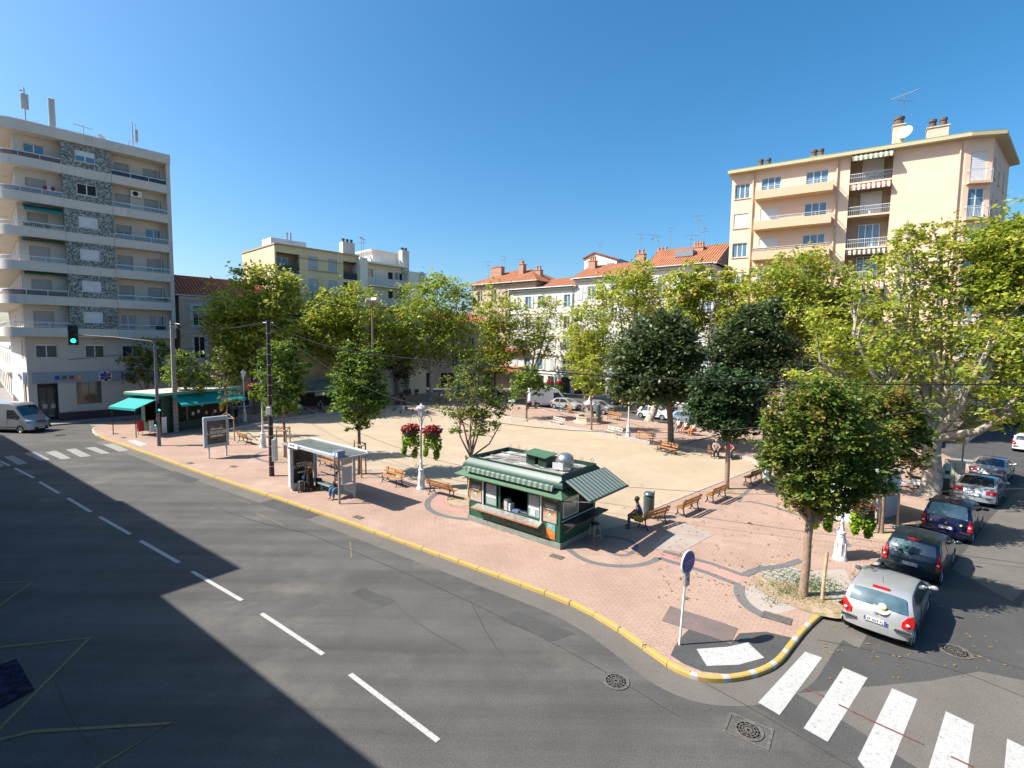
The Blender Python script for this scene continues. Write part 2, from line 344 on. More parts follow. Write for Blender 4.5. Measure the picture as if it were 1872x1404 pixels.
# decorative bands in the paving
def band(px,w=.28,mat=pave_dark,z=PZ+.005,it=2,nm='paving_band'): return strip(nm,smoothline([GP(*p) for p in px],it),w,z,mat)
band([(1038,1003),(1062,1022),(1100,1033),(1150,1036),(1185,1030),(1205,1020)],.26)
band([(1205,1020),(1290,1046),(1352,1070)],.26,it=0)
band([(1213,1008),(1300,1030),(1360,1052)],.22,it=0,z=PZ+.009)
strip('paving_band',[GP(1207,1014),GP(1356,1061)],.62,PZ+.0035,pave_red)
band([(1352,1070),(1350,1085),(1362,1105),(1385,1120),(1400,1128)],.34,z=PZ+.013)
band([(1360,1052),(1385,1040),(1430,1036),(1465,1024)],.3,z=PZ+.013)
band([(858,950),(815,945),(786,934),(779,920),(790,907),(803,902)],.3)
band([(868,938),(828,933),(803,923),(799,914),(812,906)],.5,pave_red,z=PZ+.0035)
band([(540,845),(495,846),(466,838),(470,829),(487,825)],.3)
band([(540,838),(505,840),(482,836),(484,829)],.5,pave_red,z=PZ+.0035)
band([(1392,878),(1340,919),(1382,916),(1500,955),(1533,972),(1552,1000)],.22,it=1)
band([(1395,868),(1402,888),(1520,925),(1575,962)],.22,it=1,z=PZ+.009)
band([(1110,1008),(1140,1018),(1160,1008),(1164,995),(1140,984),(1105,980)],.2)
band([(980,742),(1060,768),(1110,760),(1180,782)],.25,it=0)
band([(1215,833),(1250,812),(1330,790),(1300,800),(1262,806),(1230,800)],.3,it=0,z=PZ+.009)
band([(650,858),(735,884),(790,898)],.2,it=0)
sheet('paving_patch',[GP(1190,1003),GP(1240,953),GP(1307,976),GP(1245,1010)],PZ+.010,groundmat('cement_patch',(.33,.27,.23),(.42,.34,.29),.7)[0])
sheet('paving_patch',[GP(1225,1108),GP(1262,1120),GP(1310,1135),GP(1349,1149),GP(1336,1176),GP(1210,1135)],PZ+.010,groundmat('brown_plate',(.15,.115,.105),(.2,.15,.14),1.)[0])
sheet('paving_patch',[GP(1226,1198),GP(1233,1182),GP(1250,1160),GP(1260,1150),GP(1336,1177),GP(1352,1158),GP(1400,1155),GP(1455,1168),GP(1424,1203),GP(1385,1224),GP(1330,1232),GP(1285,1228),GP(1250,1214)],PZ+.006,asph2)
sheet('tactile_paving',[GP(1273,1187),GP(1330,1183),GP(1367,1175),GP(1397,1203),GP(1350,1216),GP(1292,1218)],PZ+.012,white)
sheet('tactile_paving',[GP(232,806),GP(246,804),GP(270,812),GP(256,816)],PZ+.006,white)
sheet('paving_patch',[GP(1350,1085),GP(1395,1060),GP(1470,1045),GP(1545,1040),GP(1560,1075),GP(1470,1110),GP(1400,1128),GP(1370,1115)],PZ+.0035,groundmat('worn_cement',(.36,.31,.27),(.44,.37,.32),.9,stain=[((.2,.17,.15),1.5,.6,.6)])[0])
# tree pits
def pit(c,rx,ry,mat,z,n=22,nm='tree_pit',j=.12):
    r_=random.Random(int(c.x*10)); sheet(nm,[(c.x+rx*(1+j*(r_.random()-.5))*math.cos(2*PI*i/n)*math.cos(-.95)-ry*(1+j*(r_.random()-.5))*math.sin(2*PI*i/n)*math.sin(-.95), c.y+rx*math.cos(2*PI*i/n)*math.sin(-.95)+ry*math.sin(2*PI*i/n)*math.cos(-.95)) for i in range(n)],z,mat)
pit(GP(1465,1062),1.55,1.0,stonem,PZ+.008); pit(GP(1462,1092),1.5,.85,earth,PZ+.016)
pit(GP(1605,975),1.3,.9,earth,PZ+.008); pit(GP(848,915),1.0,.9,earth,PZ+.01)
for px,py,r_ in ((655,868,.9),(522,838,.8),(1330,896,.9),(961,766,1.),(1080,788,1.),(343,786,.9),(1227,820,1.1),(1186,772,1.2),(1160,752,1.),(420,800,.9)): pit(GP(px,py),r_,r_*.8,earth,PZ+.009)
# road markings
def mark(name,pts,mat=white,z=.012): return sheet(name,[G(*p) for p in pts],z,mat)
def dash(a,b,w=.13):
    A=G(*a);B=G(*b); strip('lane_dash',[A,B],w,.012,white)
for a,b in (((27,856),(62,874)),((72,881),(108,902)),((124,911),(166,936)),((182,945),(238,977)),((257,989),(327,1029)),((351,1045),(442,1098)),((478,1122),(591,1197)),((640,1233),(801,1355))): dash(a,b,.15 if a[0]<340 else .13)
dash((0,843),(18,852))
for q in ([(1386,1285),(1472,1192),(1503,1203),(1425,1308)],[(1469,1332),(1542,1221),(1586,1240),(1513,1357)],[(1568,1388),(1631,1259),(1677,1279),(1625,1410),(1600,1430)],[(1690,1430),(1729,1301),(1781,1326),(1762,1450)],[(1832,1450),(1841,1351),(1900,1380),(1900,1500)]): mark('zebra_stripe',q)
for q in ([(6,835),(24,833),(51,847),(33,850)],[(44,829),(62,826),(92,840),(75,843)],[(83,827),(102,824),(130,838),(112,840)],[(120,822),(138,820),(167,834),(147,836)],[(155,819),(173,817),(202,829),(186,830)],[(188,813),(207,811),(236,823),(218,826)],[(-25,843),(-10,840),(9,852),(-8,855)]): mark('zebra_stripe',q,whitef)
for i in range(6):
    y=763+i*4.6; x=150+i*4.5; mark('zebra_stripe',[(x,y),(x+60+i*6,y-3),(x+66+i*6,y-.9),(x+4,y+2.2)],whitef)
for i in range(6):
    y=838+i*7.5; mark('zebra_stripe',[(1742-i*2,y),(1816-i*4,y+6),(1813-i*4,y+10),(1740-i*2,y+3.5)],whitef)
for P in ([(-60,1068),(60,1064),(-30,1128)],[(-60,1190),(164,1167),(-20,1352)],[(-40,1362),(60,1338),(311,1323),(165,1412)],[(-80,1000),(-20,1003)]):
    strip('zigzag_line',[G(*p) for p in P],.1,.012,yeld)
yelf=paintm('ghost_yellow',(.2,.165,.07),.9,.44,(.115,.108,.095))
for P in ([(430,912),(458,921)],[(468,938),(520,962)],[(640,990),(643,1020)]): strip('zigzag_line',[G(*p) for p in P],.07,.012,yelf)
redp=paintm('faded_red_line',(.16,.05,.045),.8,.5)
for P in ([(1470,1258),(1507,1275)],[(1533,1289),(1600,1322),(1688,1362)],[(1738,1384),(1780,1404)]): strip('red_line',[G(*p) for p in P],.055,.018,redp)
tar=M('tar_seam',(.06,.058,.055),.8)
for P in ([(1495,1170),(1620,1195),(1750,1225),(1872,1275)],[(1540,1130),(1700,1165),(1872,1225)],[(1290,1250),(1400,1310),(1560,1404)],[(100,1240),(140,1330),(165,1360)],[(700,1080),(760,1140),(850,1190)],[(560,975),(700,1030),(860,1100),(1060,1200),(1240,1310)],[(860,1100),(900,1180),(960,1240)],[(400,930),(470,955),(560,975)]): strip('tar_seam',smoothline([G(*p) for p in P]),.025,.016,tar)
pal=groundmat('dusty_patch',(.2,.185,.165),(.24,.22,.195),.8)[0]
iron=M('cast_iron',(.15,.135,.12),.6,.3,.35,12,bump=.4)
def manhole(px,py,r,label,z=0,square=None,ang_=-.62):
    c=G(px,py,z); t=thing('manhole_cover',label,'manhole cover',(c.x,c.y,z+.014),ang_)
    mb=MB(); mb.lathe([(r,0),(r,.008),(r*.96,.008),(r*.96,.003)],28) if not square else mb.box(-r,r,-r*square,r*square,-.004,.005)
    mb.build('frame',iron,t); mb=MB()
    if square:
        for i in range(7): mb.box(-r*.9,r*.9,-r*square*.9+i*r*square*.27,-r*square*.9+i*r*square*.27+.02,.005,.012)
    else:
        for q in range(1,5): mb.lathe([(r*.19*q,.0035),(r*.19*q,.01),(r*.19*q+.02,.01),(r*.19*q+.02,.0035)],24)
        for q in range(12): mb.box(.1*r,.9*r,-.008,.008,.0035,.0095,T=Matrix.Rotation(q*PI/6,4,'Z'))
    mb.build('grid_pattern',iron,t); return t
mh=manhole(1368,1336,.31,'ornate cast iron cover with round lattice in a rectangular frame before the zebra')
q=MB(); 
for a,b in (((-.46,-.36),(.46,-.30)),((-.46,.30),(.46,.36)),((-.46,-.30),(-.40,.30)),((.40,-.30),(.46,.30))): q.box(a[0],b[0],a[1],b[1],-.008,.002)
q.build('outer_frame',iron,mh)
manhole(1126,1246,.33,'small round worn manhole cover in the middle of the sunlit road')
manhole(1746,1191,.38,'round slatted manhole cover on the side street behind the silver hatchback')
manhole(110,796,.45,'dark round cover on the road in front of the silver van')
manhole(1600,1142,.33,'rectangular drain grate in the gutter beside the silver hatchback',0,.6,.75)
for x,y,l in ((212,793,'brown rectangular cover nearest the left tip of the pink pavement'),(226,800,'small brown cover beside the white tactile strip on the pavement'),(348,847,'thin brown cover on the pavement left of the poster panel'),(427,853,'brown cover on the pavement between poster panel and dark pole'),(655,946,'pair of brown covers on the pavement in front of the bus shelter'),(1018,1018,'small dark square cover at the front corner of the green kiosk'),(1420,1130,'grey stone cover slab at the kerb beside the yellow stripe')):
    manhole(x,y,.28 if x<1400 else .4,l,PZ,.55)
# grass tufts in the tree pit: nobody could count them
grass=leafmat('grass_blades',[(.03,.09,.012),(.06,.14,.02),(.12,.17,.04)],.3)
mb=MB(); r_=random.Random(3)
for cx,cy,n,sp in ((1485,1070,1500,.42),(1445,1082,900,.33),(1415,1100,60,.15),(1500,1100,160,.25),(1395,1068,50,.2),(1240,1022,20,.1),(1255,1095,20,.05),(1180,1180,14,.05),(1430,1045,60,.3)):
    c=GP(cx,cy)
    for i in range(n):
        x=c.x+r_.gauss(0,sp*1.3);y=c.y+r_.gauss(0,sp); h=r_.uniform(.03,.08); a=r_.uniform(0,PI); dx,dy=math.cos(a)*.016,math.sin(a)*.016
        mb.add([(x-dx,y-dy,PZ),(x+dx,y+dy,PZ),(x+r_.gauss(0,.03),y+r_.gauss(0,.03),PZ+h)],[(0,1,2)])
gt=mb.build('grass',grass); gt['kind']='stuff'; gt['label']='sparse green grass tufts in the tree pit by the kerb corner'; gt['category']='grass'
# fallen leaves on the paving
lv=leafmat('fallen_leaf',[(.35,.16,.04),(.28,.2,.06),(.18,.09,.04)],.1)
mb=MB()
for i in range(900):
    u=r_.random(); c=GP(r_.uniform(1200,1640),r_.uniform(900,1110)) if i<420 else (GP(r_.uniform(700,1350),r_.uniform(760,960)) if i<760 else G(r_.uniform(1500,1850),r_.uniform(900,1250),.015))
    a=r_.uniform(0,PI); s_=r_.uniform(.03,.07)
    if i>=760: z=.02
    else: z=PZ+.03
    mb.add([(c.x+s_*math.cos(a),c.y+s_*math.sin(a),z),(c.x-s_*.5*math.sin(a),c.y+s_*.5*math.cos(a),z+.01),(c.x-s_*math.cos(a),c.y-s_*math.sin(a),z),(c.x+s_*.5*math.sin(a),c.y-s_*.5*math.cos(a),z+.008)],[(0,1,2,3)])
fl=mb.build('fallen_leaves',lv); fl['kind']='stuff'; fl['label']='brown fallen leaves scattered over the square and gutter'; fl['category']='leaves'
# ================================================================== buildings
glass=M('window_glass',(.035,.05,.065),.06,0,.3,1.5,spec=.9); glassb=M('window_glass_blue',(.10,.19,.27),.08,0,.3,1.,spec=.9)
dark=M('dark_interior',(.02,.019,.018),.8,var=.3)
pvc=M('white_frame',(.72,.72,.70),.45,var=.05); shut=M('grey_roller_shutter',(.36,.345,.33),.55,var=.06); shutw=M('white_roller_shutter',(.66,.65,.64),.55,var=.06)
metal=M('galvanised_metal',(.45,.46,.47),.4,.7,.1,6); rail=M('rail_white',(.62,.64,.66),.4,.2,.06)
roofgr=M('roof_gravel',(.30,.28,.25),.95,var=.3,scale=4)
def tilem(name,c1,c2,rot):
    m,n,b,base,mix,ramp,noise,g=groundmat(name,c1,c2,.5,speck=.28,bump=.2,stain=[((.28,.16,.10),1.2,.6,.6),((.6,.33,.2),2.5,.64,.4)])
    tc=n.nodes.new('ShaderNodeTexCoord'); wv=n.nodes.new('ShaderNodeTexWave'); wv.inputs['Scale'].default_value=.85; wv.bands_direction='X'; wv.inputs['Distortion'].default_value=.25
    n.links.new(tc.outputs['Object'],wv.inputs['Vector']); base=mix(base,ramp(wv.outputs[0],.1,.7,(.5,.46,.44),(1.08,1.08,1.08)),1.,'MULTIPLY')
    n.links.new(base,b.inputs['Base Color'])
    bp=n.nodes.new('ShaderNodeBump'); bp.inputs['Strength'].default_value=1; bp.inputs['Distance'].default_value=.15
    n.links.new(wv.outputs[0],bp.inputs['Height']); n.links.new(bp.outputs[0],b.inputs['Normal']); return m
tile=tilem('terracotta_tiles',(.42,.155,.075),(.56,.235,.12),0); tiled=tilem('dark_terracotta_tiles',(.36,.11,.055),(.46,.16,.085),0)
class Fac:           # an upright facade: local x along it, y into the building, z up
    def __init__(s,O,a): s.O=Vector((O.x,O.y,0)); s.a=a; s.ex=Vector((math.cos(a),math.sin(a),0)); s.ey=Vector((-math.sin(a),math.cos(a),0))
    def pt(s,px,py,yd=0):
        d=ray(px,py); c=Vector((0,0,CH)); t=(yd-(c-s.O).dot(s.ey))/d.dot(s.ey); p=c+d*t; return ((p-s.O).dot(s.ex),p.z)
    def rect(s,x0,y0,x1,y1,yd=0):        # picture box -> (s0,s1,z0,z1)
        a=s.pt(x0,(y0+y1)/2,yd)[0]; b=s.pt(x1,(y0+y1)/2,yd)[0]; m=(x0+x1)/2; return (a,b,s.pt(m,y1,yd)[1],s.pt(m,y0,yd)[1])
    def world(s,x,y,z): return s.O+s.ex*x+s.ey*y+Vector((0,0,z))
def wall(mb,x0,x1,z0,z1,ops=(),y=0,depth=.25,mi=0,rmi=None,axis='x',flip=False):
    """wall face with real openings and reveals; axis 'y' runs it along local y at x=y-arg"""
    xs=sorted({x0,x1,*[min(max(v,x0),x1) for o in ops for v in o[:2]]}); zs=sorted({z0,z1,*[min(max(v,z0),z1) for o in ops for v in o[2:4]]})
    P=(lambda a,d,z:(a,y+d,z)) if axis=='x' else (lambda a,d,z:(y+(-d if flip else d),a,z))
    for i in range(len(xs)-1):
        for j in range(len(zs)-1):
            a,b,c,d=xs[i],xs[i+1],zs[j],zs[j+1]; cx,cz=(a+b)/2,(c+d)/2
            if b-a<1e-5 or d-c<1e-5 or any(o[0]<cx<o[1] and o[2]<cz<o[3] for o in ops): continue
            mb.add([P(a,0,c),P(b,0,c),P(b,0,d),P(a,0,d)],[(0,1,2,3)],mi)
    for a,b,c,d in [o[:4] for o in ops]:
        for q in (((a,0,c),(a,depth,c),(a,depth,d),(a,0,d)),((b,0,c),(b,0,d),(b,depth,d),(b,depth,c)),((a,0,c),(b,0,c),(b,depth,c),(a,depth,c)),((a,0,d),(a,depth,d),(b,depth,d),(b,0,d))):
            mb.add([P(*p) for p in q],[(0,1,2,3)],mi if rmi is None else rmi)
def window(root,o,y=.18,kind='glass',bars=1,sh=0,gm=None,sm=None,fm=None,sill=None,T=None,cross=0,z_label=None):
    """o=(x0,x1,z0,z1); sh = closed share of the roller shutter"""
    x0,x1,z0,z1=o; fw=.06; mb=MB(); mi=0
    for a in ((x0,x0+fw,z0,z1),(x1-fw,x1,z0,z1),(x0+fw,x1-fw,z0,z0+fw),(x0+fw,x1-fw,z1-fw,z1)): mb.box(a[0],a[1],y-.03,y+.05,a[2],a[3],0,T)
    for i in range(bars):
        c=x0+(x1-x0)*(i+1)/(bars+1); mb.box(c-.04,c+.04,y-.028,y+.05,z0+fw,z1-fw,0,T)
    for i in range(cross):
        c=z0+(z1-z0)*(i+1)/(cross+1); mb.box(x0+fw,x1-fw,y-.024,y+.03,c-.02,c+.02,0,T)
    if sill: mb.box(x0-.1,x1+.1,-.08,y-.032,z0-.09,z0-.005,1,T)
    wn=mb.build('window',[fm or pvc,sill or pvc],root)
    p=MB(); p.box(x0+fw,x1-fw,y+.0,y+.02,z0+fw,z1-fw,0,T); p.build('pane',gm or glass,wn)
    if sh>0:
        p=MB(); zb=z1-(z1-z0)*sh; n=max(2,int((z1-zb)/.09)); h=(z1-zb)/n
        for i in range(n): p.box(x0+.01,x1-.01,y-.075+(.008 if i%2 else 0),y-.04,zb+i*h,zb+(i+1)*h-.004,0,T)
        p.build('roller_shutter',sm or shut,wn)
    return wn
def aerial(root,x,y,z,h,n=4,w=.9,rot=0,name='aerial'):
    mb=MB(); mb.tube([(x,y,z),(x,y,z+h)],.025,6); T=Matrix.Translation((x,y,z+h-.15))@Matrix.Rotation(rot,4,'Z')
    mb.box(-w*.7,w*.7,-.015,.015,-.015,.015,0,T)
    for i in range(n*2): 
        u=-w*.65+i*w*1.3/(n*2-1); mb.box(u-.01,u+.01,-.26+.02*i,.26-.02*i,-.012,.012,0,T)
    T2=Matrix.Translation((x,y,z+h-.75))@Matrix.Rotation(rot+1.2,4,'Z')
    if h>2:
        mb.box(-w*.5,w*.5,-.015,.015,-.015,.015,0,T2)
        for i in range(n): u=-w*.45+i*w*.9/(n-1); mb.box(u-.01,u+.01,-.2,.2,-.012,.012,0,T2)
    mb.build(name,MT['aerial_metal'],root)
M('aerial_metal',(.22,.23,.24),.5,.6,.1)
def dish(root,x,y,z,r,rot,m=None):
    T=Matrix.Translation((x,y,z))@Matrix.Rotation(rot,4,'Z')@Matrix.Rotation(R(70),4,'X'); mb=MB()
    mb.lathe([(0,0),(r*.5,.03),(r*.85,.09),(r,.14),(r*.97,.15),(r*.8,.11),(r*.45,.05),(0,.02)],18,T=T)
    mb.tube([T@Vector((0,-r*.8,.1)),T@Vector((0,0,.45))],.015,5); mb.tube([(x,y,z),(x,y,z-r-.1)],.03,6); mb.build('satellite_dish',m or pvc,root,40)
def chimney(root,x0,x1,y0,y1,z0,z1,pots,mat,potm,cap=True,ph=.5,pr=.16):
    mb=MB(); mb.box(x0,x1,y0,y1,z0,z1); 
    if cap: mb.box(x0-.08,x1+.08,y0-.08,y1+.08,z1,z1+.1)
    ch=mb.build('chimney',mat,root); n=pots
    for i in range(n):
        mb=MB(); cx=x0+(x1-x0)*(i+.5)/n; zt=z1+(.1 if cap else 0); mb.lathe([(pr,0),(pr*.85,ph*.7),(pr*1.05,ph*.72),(pr*1.05,ph),(pr*.7,ph),(pr*.6,ph*.4)],10,c=(cx,(y0+y1)/2,zt)); mb.build('chimney_pot',potm,ch,40)
potd=M('dark_pot',(.10,.085,.075),.8,var=.3); pott=M('clay_pot',(.45,.20,.11),.85,var=.2,scale=5); brickc=M('chimney_brick',(.40,.22,.15),.9,var=.3,scale=9,bump=.5)

# ---------------- seven storey block with pebble panels, left
TA=R(47.1); Pr=AY(320,600,56.); TW=0
ex=Vector((math.cos(TA),math.sin(TA),0)); tf=Fac(Pr,TA)
YR=1.1
sL=tf.pt(50,690,YR)[0]                 # corner of the recessed wall
tf=Fac(tf.world(sL,0,0),TA); LEN=tf.pt(322,600)[0]
tower=thing('apartment_tower','tall apartment block with grey pebble panels, long balconies and a bank on the ground floor','apartment block',tf.O,TA)
cream=M('tower_cream',(.58,.51,.435),.85,var=.07,scale=.5,dirt=((.42,.37,.31),.55,1.2,.56)); band_m=M('tower_band',(.60,.54,.465),.8,var=.06,scale=.6,dirt=((.38,.34,.29),.6,1.5,.55))
def pebm():
    m=M('pebble_panel',(.3,.3,.3),.95); n=m.node_tree; b=n.nodes['Principled BSDF']; g=n.nodes.new('ShaderNodeNewGeometry')
    v=n.nodes.new('ShaderNodeTexVoronoi'); v.inputs['Scale'].default_value=10; v.inputs['Randomness'].default_value=1; n.links.new(g.outputs['Position'],v.inputs['Vector'])
    r=n.nodes.new('ShaderNodeValToRGB'); r.color_ramp.interpolation='CONSTANT'
    cs=[(.09,.11,.10),(.32,.33,.30),(.16,.18,.165),(.40,.41,.37),(.24,.27,.235),(.12,.135,.13)]
    r.color_ramp.elements.remove(r.color_ramp.elements[1])
    for i,c in enumerate(cs):
        e=r.color_ramp.elements[0] if i==0 else r.color_ramp.elements.new(i/6); e.color=c+(1,)
    sx=n.nodes.new('ShaderNodeSeparateColor'); n.links.new(v.outputs['Color'],sx.inputs[0]); n.links.new(sx.outputs[0],r.inputs[0]); n.links.new(r.outputs[0],b.inputs['Base Color'])
    bp=n.nodes.new('ShaderNodeBump'); bp.inputs['Strength'].default_value=.7; bp.inputs['Distance'].default_value=.05; n.links.new(v.outputs['Distance'],bp.inputs['Height']); n.links.new(bp.outputs[0],b.inputs['Normal']); return m
peb=pebm()
zb=[24.05,20.9,17.75,14.6,11.5,8.45]   # undersides of the bands
BH=.85; ZP0,ZP1=27.15,28.1; GZ=0
p0=tf.pt(127,560)[0]; p1=tf.pt(215,560)[0]           # pebble bay
LX=-1.35                                             # balcony fronts reach past the corner
# picture boxes of the windows, kept as shares of the facade
r0=tf.pt(229,535,YR)[0]; 
wr1=(tf.pt(219,545,YR)[0],tf.pt(246,545,YR)[0]); wr2=(tf.pt(271,545,YR)[0],tf.pt(301,545,YR)[0]); wl=(tf.pt(59,545,YR)[0],tf.pt(97,545,YR)[0]); wp=(tf.pt(151,545)[0],tf.pt(187,545)[0])
opsR=[];opsP=[]
RS=[('h','h'),('s','s'),('h','d'),('s','s'),('s','s'),('d','g')]
for i,z in enumerate(zb):
    zf=z+BH*.3; zt=zf+2.2
    for j,wx in enumerate((wr1,wr2)):
        k=RS[i][j]; o=(wx[0],wx[1],zf+(0 if k in'sd' else .85),zt); opsR.append((o,k))
    k='gssssh'[i] if i else 'g'; opsR.append(((wl[0],wl[1],zf+(.7 if i==0 else 0),zt),'g' if i==0 else 's'))
    opsP.append(((wp[0],wp[1],z+1.5,z+2.55),i))
YB=27.
mb=MB(); ops=[o for o,k in opsR]
zm=tf.rect(65,629,105,654,YR); mez=[(zm[0],zm[1],zm[2],zm[3])]
q=tf.rect(156,629,191,654,YR); mez.append((q[0],q[1],zm[2],zm[3])); q=tf.rect(224,630,262,655,YR); mez.append((q[0],q[1],zm[2],zm[3]))
dr=tf.rect(69,701,107,752,YR); sw=tf.rect(140,697,186,738,YR)
gr=[(dr[0],dr[1],0.15,dr[3]),(sw[0],sw[1],sw[2],sw[3])]
wall(mb,0,LEN-.0,0,ZP0,ops+mez+gr,y=YR,depth=.3)
# left flank with openings, back, right end
fl=[(YR+1.2+k*3.4,YR+2.0+k*3.4,z+BH*.3,z+2.4) for z in zb for k in range(7)]
flg=[(3.1,5.6,.7,3.9),(6.2,7.4,.1,3.6)]; flm=[(1.7,2.3,zm[2]-.3,zm[3]+.2),(4.6,5.6,zm[2]-.3,zm[3]+.2),(6.3,7,zm[2]-.3,zm[3]+.2)]
wall(mb,YR,YB,0,ZP0,fl+flg+flm,y=0,depth=.3,axis='y')
mb.add([(LEN,YR,0),(LEN,YB,0),(LEN,YB,ZP1),(LEN,YR,ZP1)],[(0,1,2,3)]); mb.add([(0,YB,0),(LEN,YB,0),(LEN,YB,ZP1),(0,YB,ZP1)],[(3,2,1,0)])
mb.add([(0,YR,ZP1-.3),(LEN,YR,ZP1-.3),(LEN,YB,ZP1-.3),(0,YB,ZP1-.3)],[(0,1,2,3)],1)
mb.box(LEN-.35,LEN,.0,YR-.003,8.45,ZP0)             # right edge pier beside the balconies
mb.build('wall',[cream,roofgr],tower)
def winT(o,k,y=YR+.2):
    if k=='s': window(tower,o,y,sh=1,bars=0,sm=shut)
    elif k=='h': window(tower,o,y,sh=.55,bars=1,sm=shut)
    elif k=='d': window(tower,o,y,bars=1,gm=glassb)
    else: window(tower,o,y,bars=1,gm=glassb)
for o,k in opsR: winT(o,k)
for o in mez: window(tower,o,YR+.2,bars=1,sh=.12,gm=glass,sm=pvc)
for o in flm: pass
for T_,oo in ((Matrix.Rotation(-PI/2,4,'Z'),fl+flm),):
    for o in oo:   # windows of the flank: turned so their outside looks along -x
        window(tower,(-o[1],-o[0],o[2],o[3]),.2,bars=0,sh=1 if (o[0]*7)%2>1 else .4,T=T_)
# pebble bay, flush with the balcony fronts
mb=MB()
for i,z in enumerate(zb):
    o=opsP[i][0]; wall(mb,p0,p1,z+BH,z+3.15 if i else ZP0,[o],y=.0,depth=.22); 
    b_=MB(); b_.box(p0-.002,p1+.002,-.05,.3,z,z+BH); b_.build('spandrel',band_m,tower)
for x in (p0,p1): mb.add([(x,0,8.45),(x,YR,8.45),(x,YR,ZP0),(x,0,ZP0)],[(0,1,2,3)])
mb.add([(p0,0,8.45),(p1,0,8.45),(p1,YR,8.45),(p0,YR,8.45)],[(0,1,2,3)])
mb.build('pebble_panel',peb,tower)
for o,i in opsP: window(tower,o,.15,bars=1,sh=[.5,0,1,1,1,0][i],gm=[glassb,dark,glass,glass,glass,MT['white_roller_shutter']][i],sm=shutw,sill=band_m)
# parapet round the top
def ring(x0,x1,r,n=7):        # front line with a rounded left end that turns into the flank
    P=[(x1,0),(x0+r,0)]+[(x0+r-r*math.sin(PI/2*i/n),r-r*math.cos(PI/2*i/n)) for i in range(1,n+1)]+[(x0,YB)]; return P
def frontstrip(P,th,z0,z1,mb):
    k=len(P); Q=[]
    for i,p in enumerate(P):
        a=Vector(P[max(i-1,0)]);b=Vector(P[min(i+1,k-1)]); t=(b-a).normalized(); Q.append((p[0]-t.y*-th*-1 if False else p[0]+t.y*th*-1*-1*0+(-t.y)*-th*-1*0, p[1]))
    nn=[]
    for i,p in enumerate(P):
        a=Vector(P[max(i-1,0)]);b=Vector(P[min(i+1,k-1)]); t=(b-a).normalized(); nn.append((p[0]+t.y*th,p[1]-t.x*th))
    vs=[(p[0],p[1],z0) for p in P]+[(p[0],p[1],z1) for p in P]+[(p[0],p[1],z1) for p in nn]+[(p[0],p[1],z0) for p in nn]
    fs=[(r*k+i,r*k+i+1,((r+1)%4)*k+i+1,((r+1)%4)*k+i) for r in range(4) for i in range(k-1)]
    mb.add(vs,fs+[(0,k,2*k,3*k),(k-1,4*k-1,3*k-1,2*k-1)])
mb=MB(); frontstrip(ring(LX,LEN,1.6),-.3,ZP0,ZP1,mb); mb.prism([(p[0],p[1]) for p in ring(LX+.3,LEN-.01,1.3)]+[(LEN-.01,YB)],ZP0+.01,ZP0+.15); mb.build('parapet',band_m,tower,30)
# balconies
cnav=M('balcony_navy',(.03,.05,.085),.6,var=.2); cbrn=M('balcony_brown',(.16,.11,.10),.7,var=.3,scale=8); cgry=M('balcony_grey',(.25,.25,.28),.7,var=.35,scale=9); teal=M('awning_teal',(.0,.17,.16),.75,var=.08); teald=M('awning_green_dark',(.015,.09,.07),.8)
def balcony(P,z,fill,clear,nm='balcony',floor=None,x1=None):
    mb=MB(); frontstrip(P,-.14,z,z+BH,mb); mb.prism(floor,z,z+.2); bl=mb.build(nm,band_m,tower,30)
    r=MB(); k=len(P); zt=z+BH+.5
    def seg(a,b,zc,h,d=.03):
        v=Vector((b[0]-a[0],b[1]-a[1],0)); L_=v.length; T=Matrix.Translation((a[0],a[1],zc))@Matrix.Rotation(math.atan2(v.y,v.x),4,'Z'); return T,L_
    for a,b in zip(P,P[1:]):
        T,L_=seg(a,b,zt,.06); r.box(0,L_,-.16,-.08,-.03,.035,0,T)
        if clear:
            r.box(0,L_,-.14,-.10,-.42,-.38,0,T)
            n=max(1,int(L_/.14))
            for i in range(n): r.box(L_*i/n-.008,L_*i/n+.008,-.13,-.115,-.4,0,0,T)
        else: r.box(0,L_,-.135,-.115,-.5,-.05,1,T)
    n=max(1,int((P[0][0]-P[1][0])/1.4))
    for i in range(n+1): x=P[0][0]+(P[1][0]-P[0][0])*i/n; r.box(x-.02,x+.02,.05,.13,z+BH,zt) 
    r.build('railing',[rail,fill or rail],bl)
for i,z in enumerate(zb):
    balcony([(LEN-.36,0),(p1+.02,0)],z,[cnav,None,cgry,None,None,None][i],[0,1,0,1,1,1][i],floor=[(LEN-.36,.0),(LEN-.36,YR),(p1+.01,YR),(p1+.01,0)][::-1])
    Pl=ring(LX,p0-.02,1.6); fl_=[(p[0],p[1]) for p in Pl]+[(0,YB),(0,YR),(p0-.02,YR)]
    balcony(Pl,z,[cbrn,cgry,cgry,None,cbrn,None][i],[0,0,1,1,0,1][i],floor=fl_)
